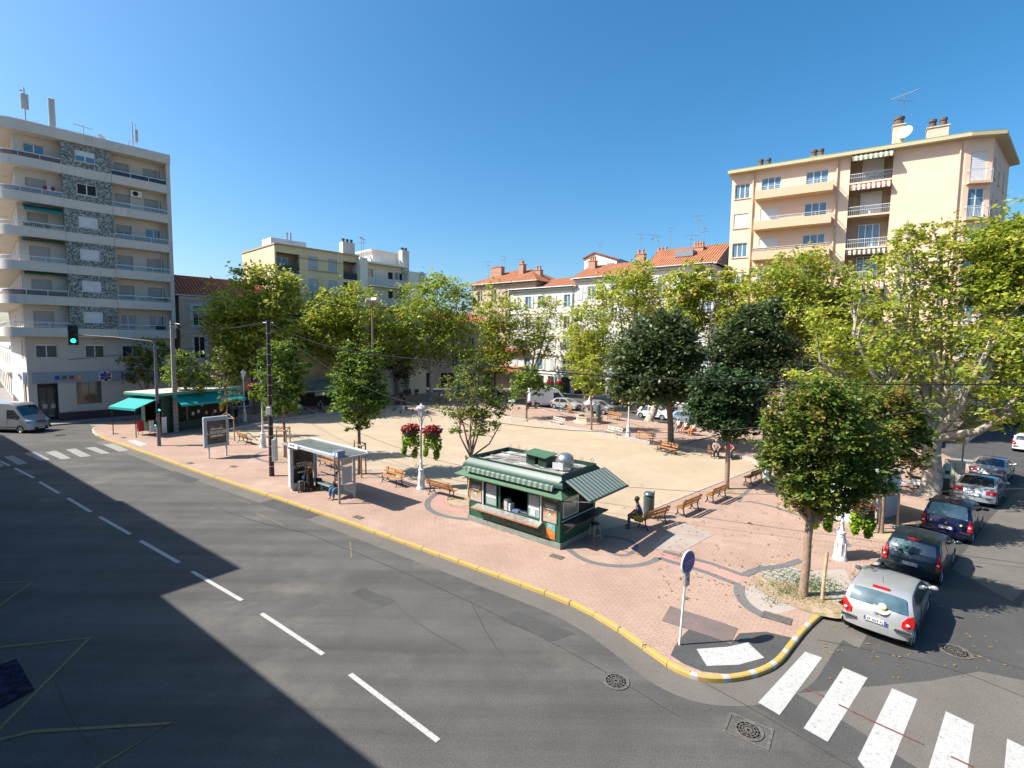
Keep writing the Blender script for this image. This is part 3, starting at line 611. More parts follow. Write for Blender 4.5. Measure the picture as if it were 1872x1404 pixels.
# awnings, planter, plants, air conditioner
def awn(x0,x1,z,d,dz,mat,nm='awning',y0=YR,root=None,th=.03,val=.18):
    mb=MB(); mb.add([(x0,y0,z),(x1,y0,z),(x1,y0-d,z-dz),(x0,y0-d,z-dz),(x0,y0,z+th),(x1,y0,z+th),(x1,y0-d,z-dz+th),(x0,y0-d,z-dz+th)],[(0,3,2,1),(4,5,6,7),(0,1,5,4),(1,2,6,5),(2,3,7,6),(3,0,4,7)])
    n=max(2,int((x1-x0)/.25)); w_=(x1-x0)/n
    for i in range(n): mb.xz([(x0+i*w_,z-dz+th),(x0+i*w_,z-dz-val*.7),(x0+(i+.5)*w_,z-dz-val),(x0+(i+1)*w_,z-dz-val*.7),(x0+(i+1)*w_,z-dz+th)],y0-d-.02,y0-d)
    return mb.build(nm,mat,root or tower)
z=zb[2]; awn(.4,p0-.1,z+3.05,1.5,.55,teal); awn(.2,p0-.1,zb[4]+3.05,.75,.1,teald); awn(.2,p0-.1,zb[3]+3.0,.7,.06,teald)
lf=leafmat('balcony_leaf',[(.04,.09,.02),(.09,.16,.03),(.3,.05,.04)],.2)
def plants(root,x0,x1,y,z,n,h=.35,seed=1,nm='balcony_plants',mat=None):
    mb=MB(); r_=random.Random(seed)
    for i in range(n):
        c=Vector((r_.uniform(x0,x1),y+r_.uniform(-.12,.12),z+r_.uniform(0,h)*(.5+r_.random()*.5))); a=r_.uniform(0,6.3);s_=r_.uniform(.05,.1)
        mb.add([c+Vector((s_*math.cos(a),s_*math.sin(a),0)),c+Vector((0,0,s_)),c-Vector((s_*math.cos(a),s_*math.sin(a),.02))],[(0,1,2)])
    return mb.build(nm,mat or lf,root)
plants(tower,.3,p0-1,.25,zb[2]+BH,260,.6,2); plants(tower,p1+4,LEN-.6,.25,zb[4]+BH,160,.5,3); plants(tower,p1+2,p1+4,.3,zb[4]+BH,60,.4,4)
mb=MB(); mb.box(p1+3.2,LEN-1,-.02,.2,zb[5]+BH+.1,zb[5]+BH+.48); mb.build('planter_box',M('dark_planter',(.025,.028,.025),.8),tower)
ac=tf.pt(248,352,YR)[0]; mb=MB(); mb.box(ac-.5,ac+.45,YR-.38,YR-.02,zb[1]+2.35,zb[1]+3.0); a_=mb.build('air_conditioner',pvc,tower)
mb=MB(); mb.lathe([(.24,0),(.24,.03),(.05,.03),(.05,.0)],16,T=Matrix.Translation((ac-.1,YR-.38,zb[1]+2.67))@Matrix.Rotation(PI/2,4,'X')); mb.build('fan_grille',dark,a_)
fl1=M('red_white_cloth',(.45,.03,.05),.8); 
for k,(a_,m_) in enumerate(((0,fl1),(.28,pvc),(.56,fl1))):
    mb=MB(); mb.box(p0-1.3+a_,p0-1.05+a_,YR-.06,YR-.03,zb[1]+1.2,zb[1]+1.95); mb.build('hanging_towel',m_,tower)
mb=MB(); mb.box(LEN-.95,LEN-.85,YR-.12,YR-.02,8,ZP0); mb.build('downpipe',band_m,tower)
# roof masts
def mast(px,ytop,ybase,nm,kind):
    s_,zt=tf.pt(px,ytop,2.2); _,z0=tf.pt(px,ybase,2.2); z0=ZP1-.4; mb=MB(); mb.tube([(s_,2.2,z0),(s_,2.2,zt)],.06,8)
    mt=mb.build('antenna_mast',metal,tower,40); p=MB(); gw=M('antenna_panel',(.42,.42,.40),.5)
    if kind==0: p.bbox(s_-.28,s_+.28,1.95,2.15,zt-2.,zt-.6,.05); p.box(s_-.3,s_-.1,2.1,2.2,zt-.4,zt-.3)
    if kind==1: p.bbox(s_-.25,s_+.25,2.02,2.3,ZP1+.15,zt,.05)
    if kind==2: p.bbox(s_+.2,s_+.48,2.05,2.25,zt-1.9,zt-.6,.05); p.tube([(s_-.35,2.2,z0),(s_-.35,2.2,zt-2)],.05); p.tube([(s_+.3,2.2,zt-2.1),(s_+.3,2.2,zt)],.03); p.tube([(s_-.75,2.2,z0),(s_-.75,2.2,zt-3.2)],.05)
    p.build('antenna_panel',gw,mt,40)
mast(43,160,230,'m',0); mast(93,180,240,'m',1); mast(241,224,275,'m',2)
s_=tf.pt(153,250,2)[0]; aerial(tower,s_,2,ZP1,1.6,4,1.1,.2)
mb=MB(); 
for a,b in ((tf.pt(30,228,1)[0],tf.pt(76,238,1)[0]),(tf.pt(100,240,1)[0],tf.pt(180,258,1)[0])):
    mb.tube([(a,1,ZP1+.45),(b,1,ZP1+.45)],.03,6)
    for i in range(6): x=a+(b-a)*i/5; mb.tube([(x,1,ZP1-.2),(x,1,ZP1+.45)],.025,6)
mb.build('roof_railing',rail,tower)
dish(tower,tf.pt(185,262,1.2)[0],1.2,ZP1+.5,.4,.6)
# ground floor: plinth, fascia, squares, emblem, door, shop window
plm=M('aubergine_plinth',(.075,.04,.05),.7,var=.15); fam=M('fascia_grey',(.27,.31,.35),.5,var=.04)
zf0,zf1=tf.rect(61,680,257,699,YR)[2:]; zf1=tf.pt(100,681,YR)[1]; zf0=tf.pt(100,700,YR)[1]
mb=MB(); mb.box(0.0-.06,dr[0],YR-.05,YR-.003,0,.95); mb.box(dr[1],LEN,YR-.05,YR-.003,0,.95); mb.box(-.06,-.003,YR-.05,YB,0,.95); mb.build('plinth',plm,tower)
mb=MB(); mb.box(.35,LEN-.5,YR-.12,YR-.003,zf0,zf1); fa=mb.build('fascia',fam,tower)
sqm=[M('blue_square',(.02,.03,.35),.4),M('green_square',(.01,.13,.06),.4),M('red_square',(.3,.01,.02),.4),M('yellow_square',(.75,.38,.02),.4)]
hz=(zf0+zf1)/2
for px,m_ in zip((104,117.5,131,144.5),sqm):
    c=tf.pt(px,690,YR)[0]; mb=MB(); mb.box(c-.17,c+.17,YR-.2,YR-.13,hz-.17,hz+.17); mb.build('coloured_square',m_,fa)
c=tf.pt(192,688,YR)[0]; hexm=[M('emblem_navy',(.03,.02,.25),.4),M('emblem_white',(.7,.7,.72),.4),sqm[1],sqm[2]]
mb=MB(); H6=[(c+.62*math.sin(PI*i/3),hz+.62*math.cos(PI*i/3)) for i in range(6)]; mb.xz(H6,YR-.34,YR-.14,1)
def pet(a,r1,r2,mi): mb.xz([(c,hz),(c+r1*math.sin(a-.45),hz+r1*math.cos(a-.45)),(c+r2*math.sin(a),hz+r2*math.cos(a)),(c+r1*math.sin(a+.45),hz+r1*math.cos(a+.45))],YR-.37,YR-.345,mi)
for i,(a,mi) in enumerate(((-.1,0),(-1.05,0),(-2.1,0),(3.1,0),(2.1,2),(1.0,3))): pet(a,.42,.55,mi)
mb.build('emblem',hexm,fa); 
blue=M('letter_blue',(.03,.03,.42),.4); purp=M('letter_purple',(.12,.10,.40),.4)
text('Matmut',1.0,blue,fa,(tf.pt(227,688,YR)[0]-.35,YR-.17,hz),name='lettering',align='LEFT')
# flank sign turned to the street
sgn=MB(); sgn.box(-.3,-.02,1.5,7.6,3.95,5.05); sg=sgn.build('side_sign',M('sign_pale',(.62,.66,.72),.4),tower)
text('Matmut',.95,purp,sg,(-.34,3.6,4.5),(PI/2,0,-PI/2),sx=1.0)
for k,m_ in enumerate((sqm[2],sqm[3],sqm[1],sqm[0])):
    mb=MB(); mb.box(-.36,-.31,6.2+k*.3,6.42+k*.3,4.35,4.62); mb.build('coloured_square',m_,sg)
# door recess and shop window
mb=MB(); x0,x1,_,z1=gr[0]; mb.box(x0,x1,YR+1.45,YR+1.5,.15,z1,0); mb.box(x0,x1,YR,YR+1.6,.0,.15,1)
mb.add([(x0,YR+.3,0),(x0,YR+1.5,0),(x0,YR+1.5,z1),(x0,YR+.3,z1)],[(0,1,2,3)],0); mb.add([(x1,YR+.3,0),(x1,YR+1.5,0),(x1,YR+1.5,z1),(x1,YR+.3,z1)],[(3,2,1,0)],0); mb.add([(x0,YR+.3,z1),(x1,YR+.3,z1),(x1,YR+1.5,z1),(x0,YR+1.5,z1)],[(0,1,2,3)],0)
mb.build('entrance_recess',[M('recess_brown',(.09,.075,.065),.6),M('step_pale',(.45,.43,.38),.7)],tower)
dm=MB(); 
for i in range(2):
    a=x0+.15+i*(x1-x0-.3)/2; b=a+(x1-x0-.3)/2-.04; dm.box(a,a+.07,YR+1.38,YR+1.44,.2,z1-.5); dm.box(b-.07,b,YR+1.38,YR+1.44,.2,z1-.5); dm.box(a,b,YR+1.4,YR+1.43,.2,z1-.5,1); dm.box(a+.25,a+.6,YR+1.36,YR+1.375,1.3,1.75,2)
dm.build('door',[M('door_frame',(.12,.1,.09),.4),glass,pvc],tower)
window(tower,gr[1],YR+.2,bars=1,fm=M('door_frame'),gm=M('shop_glass',(.08,.075,.06),.08,0,.5,2,spec=.9))
for o in flg: window(tower,(-o[1],-o[0],o[2],o[3]),.2,bars=1,T=Matrix.Rotation(-PI/2,4,'Z'),fm=MT['door_frame'])
mb=MB(); mb.box(sw[1]+.9,sw[1]+1.7,YR-.03,YR-.002,1.6,2.6); mb.build('vent_hatch',cream,tower)
# pavement in front of the tower
def localsheet(nm,f,pts,z0,z1,mat):
    mb=MB(); mb.prism([tuple(f.world(x,y,0)[:2]) for x,y in pts],z0,z1); return struct(mb.build(nm,mat))
greyp=groundmat('grey_pavement',(.22,.21,.195),(.30,.28,.26),.6,stain=[((.14,.13,.12),1.,.6,.5)])[0]
localsheet('pavement',tf,[(-3.5,-.9),(0,-1.3),(60,-1.3),(60,YR-.002),(-.002,YR-.002),(-.002,50),(-3.5,50)],0,.13,greyp)
def lineO(px,yd=0):     # point on the tower line seen in picture column px
    s_=tf.pt(px,600,yd)[0]; return tf.world(s_,yd,0)
nbw=thing('side_street_building','low cream building running back along the side street behind the silver van','building',tf.world(0,YB+.02,0),TA)
q=MB(); wall(q,YB*0,70,0,7.2,[(3+6*k,5.5+6*k,.2,3.2) for k in range(11)]+[(3.4+6*k,4.9+6*k,4.3,6.1) for k in range(11)],y=0,depth=.3,axis='y'); q.add([(0,0,7.2),(12,0,7.2),(12,70,7.2),(0,70,7.2)],[(0,1,2,3)]); q.add([(12,0,0),(12,70,0),(12,70,7.2),(12,0,7.2)],[(0,1,2,3)]); q.build('wall',cream,nbw)
q=MB(); q.box(-.5,.0,-.0,70,3.5,3.8); q.box(-.15,.0,0,70,6.9,7.3); q.build('cornice',band_m,nbw)
for k in range(11):
    for o in ((3+6*k,5.5+6*k,.2,3.2),(3.4+6*k,4.9+6*k,4.3,6.1)): window(nbw,(-o[1],-o[0],o[2],o[3]),.2,bars=1,T=Matrix.Rotation(-PI/2,4,'Z'))
# ---------------- generic box building helper
def simple_block(root,f,W,D,H,ops,m,kinds=None,roofm=None,flip=False):
    mb=MB(); wall(mb,0,W,0,H,ops,0,.25)
    mb.add([(0,0,0),(0,D,0),(0,D,H),(0,0,H)],[(0,1,2,3)]); mb.add([(W,0,0),(W,D,0),(W,D,H),(W,0,H)],[(3,2,1,0)]); mb.add([(0,D,0),(W,D,0),(W,D,H),(0,D,H)],[(0,1,2,3)])
    mb.add([(0,0,H),(W,0,H),(W,D,H),(0,D,H)],[(0,1,2,3)],1); return mb.build('wall',[m,roofm or roofgr],root)
def gable_roof(root,x0,x1,y0,y1,z,h,mat,eave=.4,hip=0,nm='roof',xr0=None):
    ym=(y0+y1)/2; mb=MB(); X0,X1,Y0,Y1=x0-eave,x1+eave,y0-eave,y1+eave; t=.18
    a,b=(X0+hip,X1-hip)
    vs=[(X0,Y0,z),(X1,Y0,z),(X1,Y1,z),(X0,Y1,z),(a,ym,z+h),(b,ym,z+h)]; vs+=[(v[0],v[1],v[2]+t) for v in vs]
    mb.add(vs,[(6,7,11,10),(8,9,10,11),(9,6,10),(7,8,11)],0); mb.add(vs,[(0,4,5,1),(2,5,4,3),(0,3,4),(1,5,2),(0,1,7,6),(1,2,8,7),(2,3,9,8),(3,0,6,9)],1)
    return mb.build(nm,[mat,MT['eave_cream']],root)
M('eave_cream',(.5,.45,.38),.8)
# pink house
A=lineO(329,YR); f=Fac(A,TA); W=f.pt(505,600)[0]-.1; ze=f.pt(335,541)[1]; pinkm=M('pink_render',(.58,.43,.36),.9,var=.08,dirt=((.3,.22,.18),.3,1.5,.6))
ph=thing('pink_house','old pink rendered house with white window surrounds under a sloping red tile roof','house',A,TA)
ops=[]
for px in (359,): 
    a,b=f.pt(px-7,600)[0],f.pt(px+8,600)[0]
for k in range(4):
    a=f.pt(354,600)[0]+k*4.2
    if a+1.2<W: ops+= [(a,a+1.15,6.2,8.7),(a,a+1.15,10.0,12.2 if ze>12.6 else ze-.5)]; ops.append((a-.3,a+1.7,.2,3.4))
simple_block(ph,f,W,9,ze,ops,pinkm)
mb=MB()
for o in ops:
    if o[2]>1:
        x0,x1,z0,z1=o; mb.box(x0-.28,x0,-.07,-.003,z0-.25,z1+.28); mb.box(x1,x1+.28,-.07,-.003,z0-.25,z1+.28); mb.box(x0,x1,-.07,-.003,z1,z1+.28); mb.box(x0,x1,-.07,-.003,z0-.25,z0)
mb.box(0,W,-.09,-.003,9.2,9.35); mb.box(0,W,-.12,-.003,ze-.35,ze); mb.build('white_surround',M('surround_white',(.6,.57,.52),.8),ph)
for i,o in enumerate(ops): window(ph,o,.15,bars=1,gm=dark if o[2]>1 and i%3==0 else glass,sh=.45 if i in(1,) else 0,sm=shut)
gable_roof(ph,0,W,0,9,ze,2.6,tiled)
mb=MB(); mb.box(.5,1.9,1.2,1.25,ze+.75,ze+.8) ; 
# cream building
A=lineO(505,YR-.3); f=Fac(A,TA); W=f.pt(657,560)[0]; zt=f.pt(505,447)[1]; creamy=M('cream_render',(.68,.55,.35),.9,var=.07,scale=.6,dirt=((.48,.40,.27),.55,1.4,.56))
cb=thing('cream_building','cream apartment building with corner loggias and pale shutters between red roof and white building','apartment block',A,TA)
q3=lambda x,y:(320+x/3.9,400+y/3.9)
def R3(x0,y0,x1,y1): a=q3(x0,y0);b=q3(x1,y1); return f.rect(a[0],a[1],b[0],b[1])
lg=[R3(722,245,888,385)]; h3=2.95
lgo=[];wn=[]
l1=R3(722,245,888,385); l2=R3(1200,312,1320,438); w1=R3(950,268,1016,362); w2=R3(1092,292,1154,380)
for k in range(4):
    lgo.append((l1[0],l1[1],l1[2]-k*h3,l1[3]-k*h3)); lgo.append((l2[0],l2[1],l1[2]-k*h3,l1[3]-k*h3)); wn.append((w1[0],w1[1],w1[2]-k*h3,w1[3]-k*h3)); wn.append((w2[0],w2[1],w1[2]-k*h3,w1[3]-k*h3))
mb=MB(); wall(mb,0,W,0,zt,lgo+wn,0,.25)
for o in lgo:   # loggia depth
    x0,x1,z0,z1=o; d=1.5
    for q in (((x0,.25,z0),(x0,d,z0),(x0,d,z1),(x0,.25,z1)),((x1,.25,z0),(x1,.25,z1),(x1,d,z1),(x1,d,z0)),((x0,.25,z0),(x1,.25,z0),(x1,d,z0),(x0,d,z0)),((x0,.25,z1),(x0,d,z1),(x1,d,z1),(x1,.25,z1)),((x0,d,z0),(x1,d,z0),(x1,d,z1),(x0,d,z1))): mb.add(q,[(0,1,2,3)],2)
D=11
dl=f.pt(436,500)[0]
mb.add([(0,0,0),(0,D,0),(0,D,zt),(0,0,zt)],[(3,2,1,0)]); mb.add([(W,0,0),(W,D,0),(W,D,zt),(W,0,zt)],[(0,1,2,3)]); mb.add([(0,D,0),(W,D,0),(W,D,zt),(0,D,zt)],[(0,1,2,3)]); mb.add([(0,0,zt-.3),(W,0,zt-.3),(W,D,zt-.3),(0,D,zt-.3)],[(0,1,2,3)],1)
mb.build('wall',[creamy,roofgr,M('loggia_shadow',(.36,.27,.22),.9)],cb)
mb=MB(); mb.box(-.1,W,-.25,.5,zt,zt+.18); mb.box(-.1,.2,.5,D,zt,zt+.18); a=R3(890,240,1200,600); mb.box(a[0],a[1],-.12,-.003,zt-1.3,zt-1.18); mb.box(w1[0]-.1,w2[1]+.1,-.15,-.003,w1[2]-.15,w1[2]-.05); mb.build('cornice',M('cornice_ochre',(.42,.33,.2),.9),cb)
sbl=M('blue_grey_shutter',(.36,.42,.48),.6,var=.05)
for o in wn: window(cb,o,.12,sh=1,bars=0,sm=sbl)
for i,o in enumerate(lgo):
    x0,x1,z0,z1=o; window(cb,(x0+.4,x1-.9,z0+.05,z1-.4),1.42,bars=1,sh=.9 if i%3 else 0,sm=MT['cornice_ochre'] if i%2 else sbl)
    mb=MB(); mb.box(x0,x1,.02,.07,z0+.9,z0+.97); n=int((x1-x0)/.13)
    for j in range(n): x=x0+(x1-x0)*j/n; mb.box(x,x+.025,.03,.055,z0,z0+.9)
    mb.box(x0,x1,.06,.08,z0+.05,z0+.85,1); mb.build('loggia_railing',[M('dark_rail',(.04,.045,.05),.6),M('dark_screen',(.07,.09,.09),.8)],cb)
    plants(cb,x0+.1,x1-.1,.25,z0+.5,110,.7,i)
s1=f.pt(641,470)[0]; 
chm=M('chimney_white',(.55,.53,.5),.85,var=.1)
chimney(cb,f.pt(635,470)[0],f.pt(657,470)[0],1.2,2.2,zt-.2,f.pt(645,441)[1],3,chm,potd,False,.5,.22)
mb=MB(); mb.box(1.2,6,4,7,zt-.2,zt+1.6); mb.build('roof_hut',shutw,cb); chimney(cb,3.4,4.4,4.5,5,zt+1.4,zt+1.7,2,metal,metal,False,1.,.14)
aerial(cb,f.pt(546,460)[0],2,zt,1.1,3,.8,.4); aerial(cb,f.pt(664,440,2)[0]-.3,2,zt+.3,3.,4,1.2,.9)
# white building
A=lineO(657.5,YR-.8); f=Fac(A,TA); W=f.pt(779,560)[0]; zt=f.pt(668,473)[1]; whm=M('white_render',(.72,.68,.63),.85,var=.06,scale=.6,dirt=((.3,.28,.26),.6,1.3,.56))
wb=thing('white_balcony_building','white apartment building with panelled balconies and a square roof hut, right of the cream building','apartment block',A,TA)
pil=f.pt(671,520)[0]; xe=f.pt(747,520)[0]; zs=f.pt(671,500)[1]
fls=[f.pt(700,y)[1] for y in (522,558)]; fh=fls[0]-fls[1]
ops=[];bz=[]
for k in range(4):
    z0=fls[0]-k*fh; bz.append(z0); 
    for a,b in ((.02,.24),(.6,.73),(.76,.86),(.88,.97)): ops.append((pil+(xe-pil)*a,pil+(xe-pil)*b,z0+.1 if b>.3 else z0+1,z0+fh-.55))
mb=MB(); wall(mb,pil,xe,0,zt-.5,ops,1.2,.2); wall(mb,xe,W,0,zt-.9,[],0,.2); w_=f.rect(766,497,774,514); 
mb.box(0,pil,-.25,.9,0,zt+.1); mb.add([(xe,0,0),(xe,1.2,0),(xe,1.2,zt-.9),(xe,0,zt-.9)],[(0,1,2,3)]); mb.add([(W,0,0),(W,10,0),(W,10,zt-.9),(W,0,zt-.9)],[(0,1,2,3)]); mb.add([(0,10,0),(W,10,0),(W,10,zt-.9),(0,10,zt-.9)],[(3,2,1,0)])
mb.add([(0,.9,0),(0,10,0),(0,10,zt-.9),(0,.9,zt-.9)],[(0,1,2,3)]); mb.add([(pil,.9,0),(pil,1.2,0),(pil,1.2,zt-.5),(pil,.9,zt-.5)],[(0,1,2,3)])
mb.box(pil,xe,-.1,10,zt-.5,zt-.25); mb.box(xe,W,.01,9.9,zt-1.0,zt-.92); mb.build('wall',[whm],wb)
for i,o in enumerate(ops): window(wb,o,1.35,bars=0 if i%4 else 1,gm=[glassb,dark,glass,dark][i%4],fm=M('yellowed_frame',(.42,.38,.28),.6) if i%4==0 else pvc)
window(wb,(w_[0],w_[1],w_[2],w_[3]),-.03,bars=0,sh=1,sm=sbl)
for z0 in bz:
    mb=MB(); mb.box(pil+.002,xe-.002,0,1.19,z0-.22,z0); bl=mb.build('balcony',whm,wb); mb=MB(); n=5
    for j in range(n): a=pil+(xe-pil)*j/n; b=pil+(xe-pil)*(j+1)/n; mb.box(a+.04,b-.04,.0,.05,z0+.05,z0+1.0,1); mb.box(a,a+.05,.0,.07,z0,z0+1.08)
    mb.box(pil,xe,-.01,.06,z0+1.02,z0+1.08); mb.build('balcony_panel',[metal,M('frosted_panel',(.42,.45,.48),.4)],bl)
hu=f.rect(681,458,729,480,3); mb=MB(); mb.box(hu[0],hu[1],3,7,zt-.3,f.pt(690,460,3)[1]); mb.box(hu[0]-.5,hu[1]+.3,2.6,7.3,f.pt(690,460,3)[1],f.pt(690,460,3)[1]+.18); mb.build('roof_hut',whm,wb)
chimney(wb,f.pt(735.5,480,1)[0],f.pt(748,480,1)[0],1,2,zt-1.2,f.pt(741,458,1)[1],2,chm,potd,False,.45,.25)
dish(wb,f.pt(731,478,1.5)[0],1.5,zt+.4,.5,.7); dish(wb,f.pt(677,470,1.5)[0],1.5,zt+.3,.5,.7); aerial(wb,f.pt(664,430,1.5)[0],1.5,zt,3.2,3,1.,.7)
# ---------------- end of the left side: beige house with hipped roof
UA=R(-90+52.2)            # direction from far left to near right along the far street
def far_fac(px,Y): return Fac(AY(px,600,Y),UA)
M('beige_render',(.47,.36,.26),.9,var=.08); 
f=Fac(AY(862,600,98),UA+R(0)); 
ze=f.pt(862,523)[1]; W=f.pt(951,550)[0]
bh=thing('beige_hip_house','beige corner house with brown shopfront awning under a hipped red roof behind the plane trees','house',f.O,UA)
ops=[]
for k in range(4):
    for j in range(4): ops.append((1.5+k*3.4,2.7+k*3.4,ze-3.2-j*3.6,ze-1.1-j*3.6))
simple_block(bh,f,max(W,15),11,ze,[o for o in ops if o[2]>4.5],MT['beige_render'])
for o in ops:
    if o[2]>4.5: window(bh,o,.15,bars=1,gm=dark)
gable_roof(bh,0,max(W,15),0,11,ze,2.9,tile,.7,5.5)
awn(1,14,4.3,2.2,.8,M('awning_rust',(.28,.06,.03),.8),y0=-.02,root=bh); awn(1,14,7.6,1.2,.5,MT['awning_rust'],y0=-.02,root=bh)
chimney(bh,2.2,4.8,3,4,ze+.3,ze+3.6,4,brickc,brickc,True,.2,.2); chimney(bh,9,10,3,4,ze+.5,ze+3.7,1,brickc,pott,True,.6,.3)
aerial(bh,1.5,3,ze+1,4,4,1.4,.5); aerial(bh,4,5,ze+2,4,4,1.4,1.5); aerial(bh,8,5,ze+2,3.2,4,1.6,.2)
# filler houses closing the far left corner of the square
f=Fac(AY(755,640,92),R(10)); fb=thing('grey_corner_house','grey plastered house glimpsed between plane trees at the far corner of the square','house',f.O,f.a)
ops=[(1+k*3,2.2+k*3,3.9+j*3.4,6.+j*3.4) for k in range(5) for j in range(2)]+[(1+k*4,3.6+k*4,.1,2.9) for k in range(4)]
simple_block(fb,f,17,9,12,ops,M('grey_render',(.33,.30,.28),.9,var=.08))
for o in ops: window(fb,o,.15,bars=1,gm=dark if o[2]<1 else glass)
gable_roof(fb,0,17,0,9,12,2,tiled)
# ---------------- long white terrace with tiled roofs, far side
q4=lambda x,y:(800+x/3.467,400+y/3.467)
wt=M('terrace_white',(.62,.585,.53),.85,var=.05,scale=.5,dirt=((.45,.41,.36),.5,1.2,.56)); wt2=M('terrace_white_grey',(.56,.55,.53),.85,var=.06,scale=.5,dirt=((.38,.36,.33),.5,1.2,.56)); shl=M('pale_shutter',(.50,.51,.52),.6,var=.05); shg=M('dark_green_shutter',(.03,.07,.05),.6)
base=AY(932,600,92)
def terrace(pxa,pxb,yea,zr,name,label,mat,ncol,rows,rh=2.6,D=12,step=0):
    f0=Fac(base,UA); s0=f0.pt(pxa,600)[0]; f=Fac(f0.world(s0,0,0),UA); W=f.pt(pxb,600)[0]; ze=f.pt(pxa,yea)[1]
    t=thing(name,label,'terrace house',f.O,UA); ops=[]; cw=W/ncol
    for r_ in range(rows):
        zz=ze-1.2-r_*3.55
        for c in range(ncol): ops.append((cw*(c+.5)-.55,cw*(c+.5)+.55,zz-2.1,zz))
    ops=[o for o in ops if o[2]>3.6]; gro=[(cw*(c+.5)-.9,cw*(c+.5)+.9,.1,2.9) for c in range(ncol)]
    simple_block(t,f,W,D,ze,ops+gro,mat)
    for i,o in enumerate(ops): window(t,o,.15,bars=1,gm=glassb if i%3 else dark)
    for i,o in enumerate(gro): window(t,o,.2,bars=0,gm=dark)
    for i,o in enumerate(ops):
        closed=(i*7+ncol)%5<2
        for a,b in (((o[0],(o[0]+o[1])/2-.01),((o[0]+o[1])/2+.01,o[1])) if closed else ((o[0]-.58,o[0]-.03),(o[1]+.03,o[1]+.58))):
            mb=MB(); mb.box(a,b,-.07,-.01,o[2],o[3])
            for q in range(3): mb.box(a+.03,b-.03,-.085,-.07,o[2]+.1+q*(o[3]-o[2])/3,o[2]+(q+.85)*(o[3]-o[2])/3)
            mb.build('shutter',shl,t)
    mb=MB(); mb.box(-.1,W,-.3,-.003,ze-.3,ze); mb.box(0,W,-.1,-.003,ze-4.2,ze-4.05); mb.box(0,W,-.12,-.003,3.3,3.5); mb.build('cornice',mat,t)
    mb=MB(); mb.tube([(0,-.62,ze+.12),(W,-.62,ze+.12)],.1,6); mb.tube([(W-.25,-.35,ze),(W-.25,-.15,ze-.6),(W-.25,-.1,0.1)],.06,6); mb.build('gutter_pipe',M('zinc',(.2,.22,.25),.5,.5),t)
    gable_roof(t,.0,W,0,D,ze,rh,tile,.55,0); return t,f,W,ze
t1,f1,W1,z1_=terrace(932.5,1048.5,532,0,'terrace_house','white terrace house with closed pale shutters and low tiled roof beside the beige house',wt,5,4,2.3)
t2,f2,W2,z2_=terrace(1049,1178,512,0,'terrace_house','white terrace house with dark open windows, middle one of the row',wt,6,5,2.9)
t3,f3,W3,z3_=terrace(1178.5,1300,493,0,'terrace_house','greyish white terrace house with tall roof touching the peach apartment block',wt2,6,5,3.6)
def chim(f,t,x,yb,yt,n,D=4,w=1.3,br=True):
    a=f.pt(x,yb,D)[0]; zz=f.pt(x,yt,D)[1]; zb_=f.pt(x,yb,D)[1]-.5; chimney(t,a-w/2,a+w/2,D,D+.9,zb_-.5,zz-.5,n,brickc if br else chm,pott,True,.7,.2); return a,zz
a,z=chim(f1,t1,982,515,489,2); a,z=chim(f1,t1,1081,500,472,3); 
a,z=chim(f2,t2,1169,486,459,2,4,1.4); aerial(t2,a,4.4,z-.4,3.2,4,1.3,.3); aerial(t2,a+1.6,5,z-1.6,4.2,4,1.5,1.)
a,z=chim(f3,t3,1209,464,455,3,7,1.8); aerial(t3,a-.8,7.5,z-.8,3.,3,.9,.5); aerial(t3,a+1.2,7.5,z-.8,4.2,2,.8,.2)
a,z=chim(f3,t3,1275,480,446,4,4,1.5); aerial(t3,a-.2,4.5,z-.3,4.6,5,1.7,.2); aerial(t3,a-1.2,4.5,z-1,2.6,4,1.2,.6); aerial(t3,a+.6,4.6,z-.3,2.8,4,1.1,1.4)
mb=MB(); mb.box(W3*.35,W3*.62,2.2,4.2,z3_+1.8,z3_+2.7); mb.build('skylight',M('zinc'),t3)
# white gable behind the terrace
f=Fac(base,UA); f=Fac(f.world(0,14.5,0),UA); a=f.pt(1068,490)[0]; b=f.pt(1127,490)[0]; zl=f.pt(1068,474)[1]; zh=f.pt(1087,463)[1]
wg=thing('white_gable_house','bright white gabled house end rising behind the tiled terrace roofs','house',f.world(a,0,0),UA); W=b-a; mb=MB()
mb.xz([(0,0),(W,0),(W,zl-.8),(W*.33,zh),(0,zl)],0,8); mb.build('wall',M('bright_white',(.7,.68,.66),.8),wg)
mb=MB(); mb.xz([(-.3,zl),(-.3,zl+.2),(W*.33,zh+.25),(W+.6,zl-.6),(W+.6,zl-.85),(W*.33,zh+.02)],-.3,8.2); mb.build('roof',tile,wg)
mb=MB(); mb.box(W*.72,W*.93,-.06,-.01,zl-2.6,zl-1.2); mb.build('shutter',M('zinc'),wg); aerial(wg,W*.4,1,zh,2.2,4,1.,.4)
mb=MB(); mb.box(-16,-1,1,8,0,zl-3.6); mb.box(-16.3,-.8,.7,8.3,zl-3.6,zl-3.3); mb.build('side_wing',MT['beige_render'],wg)

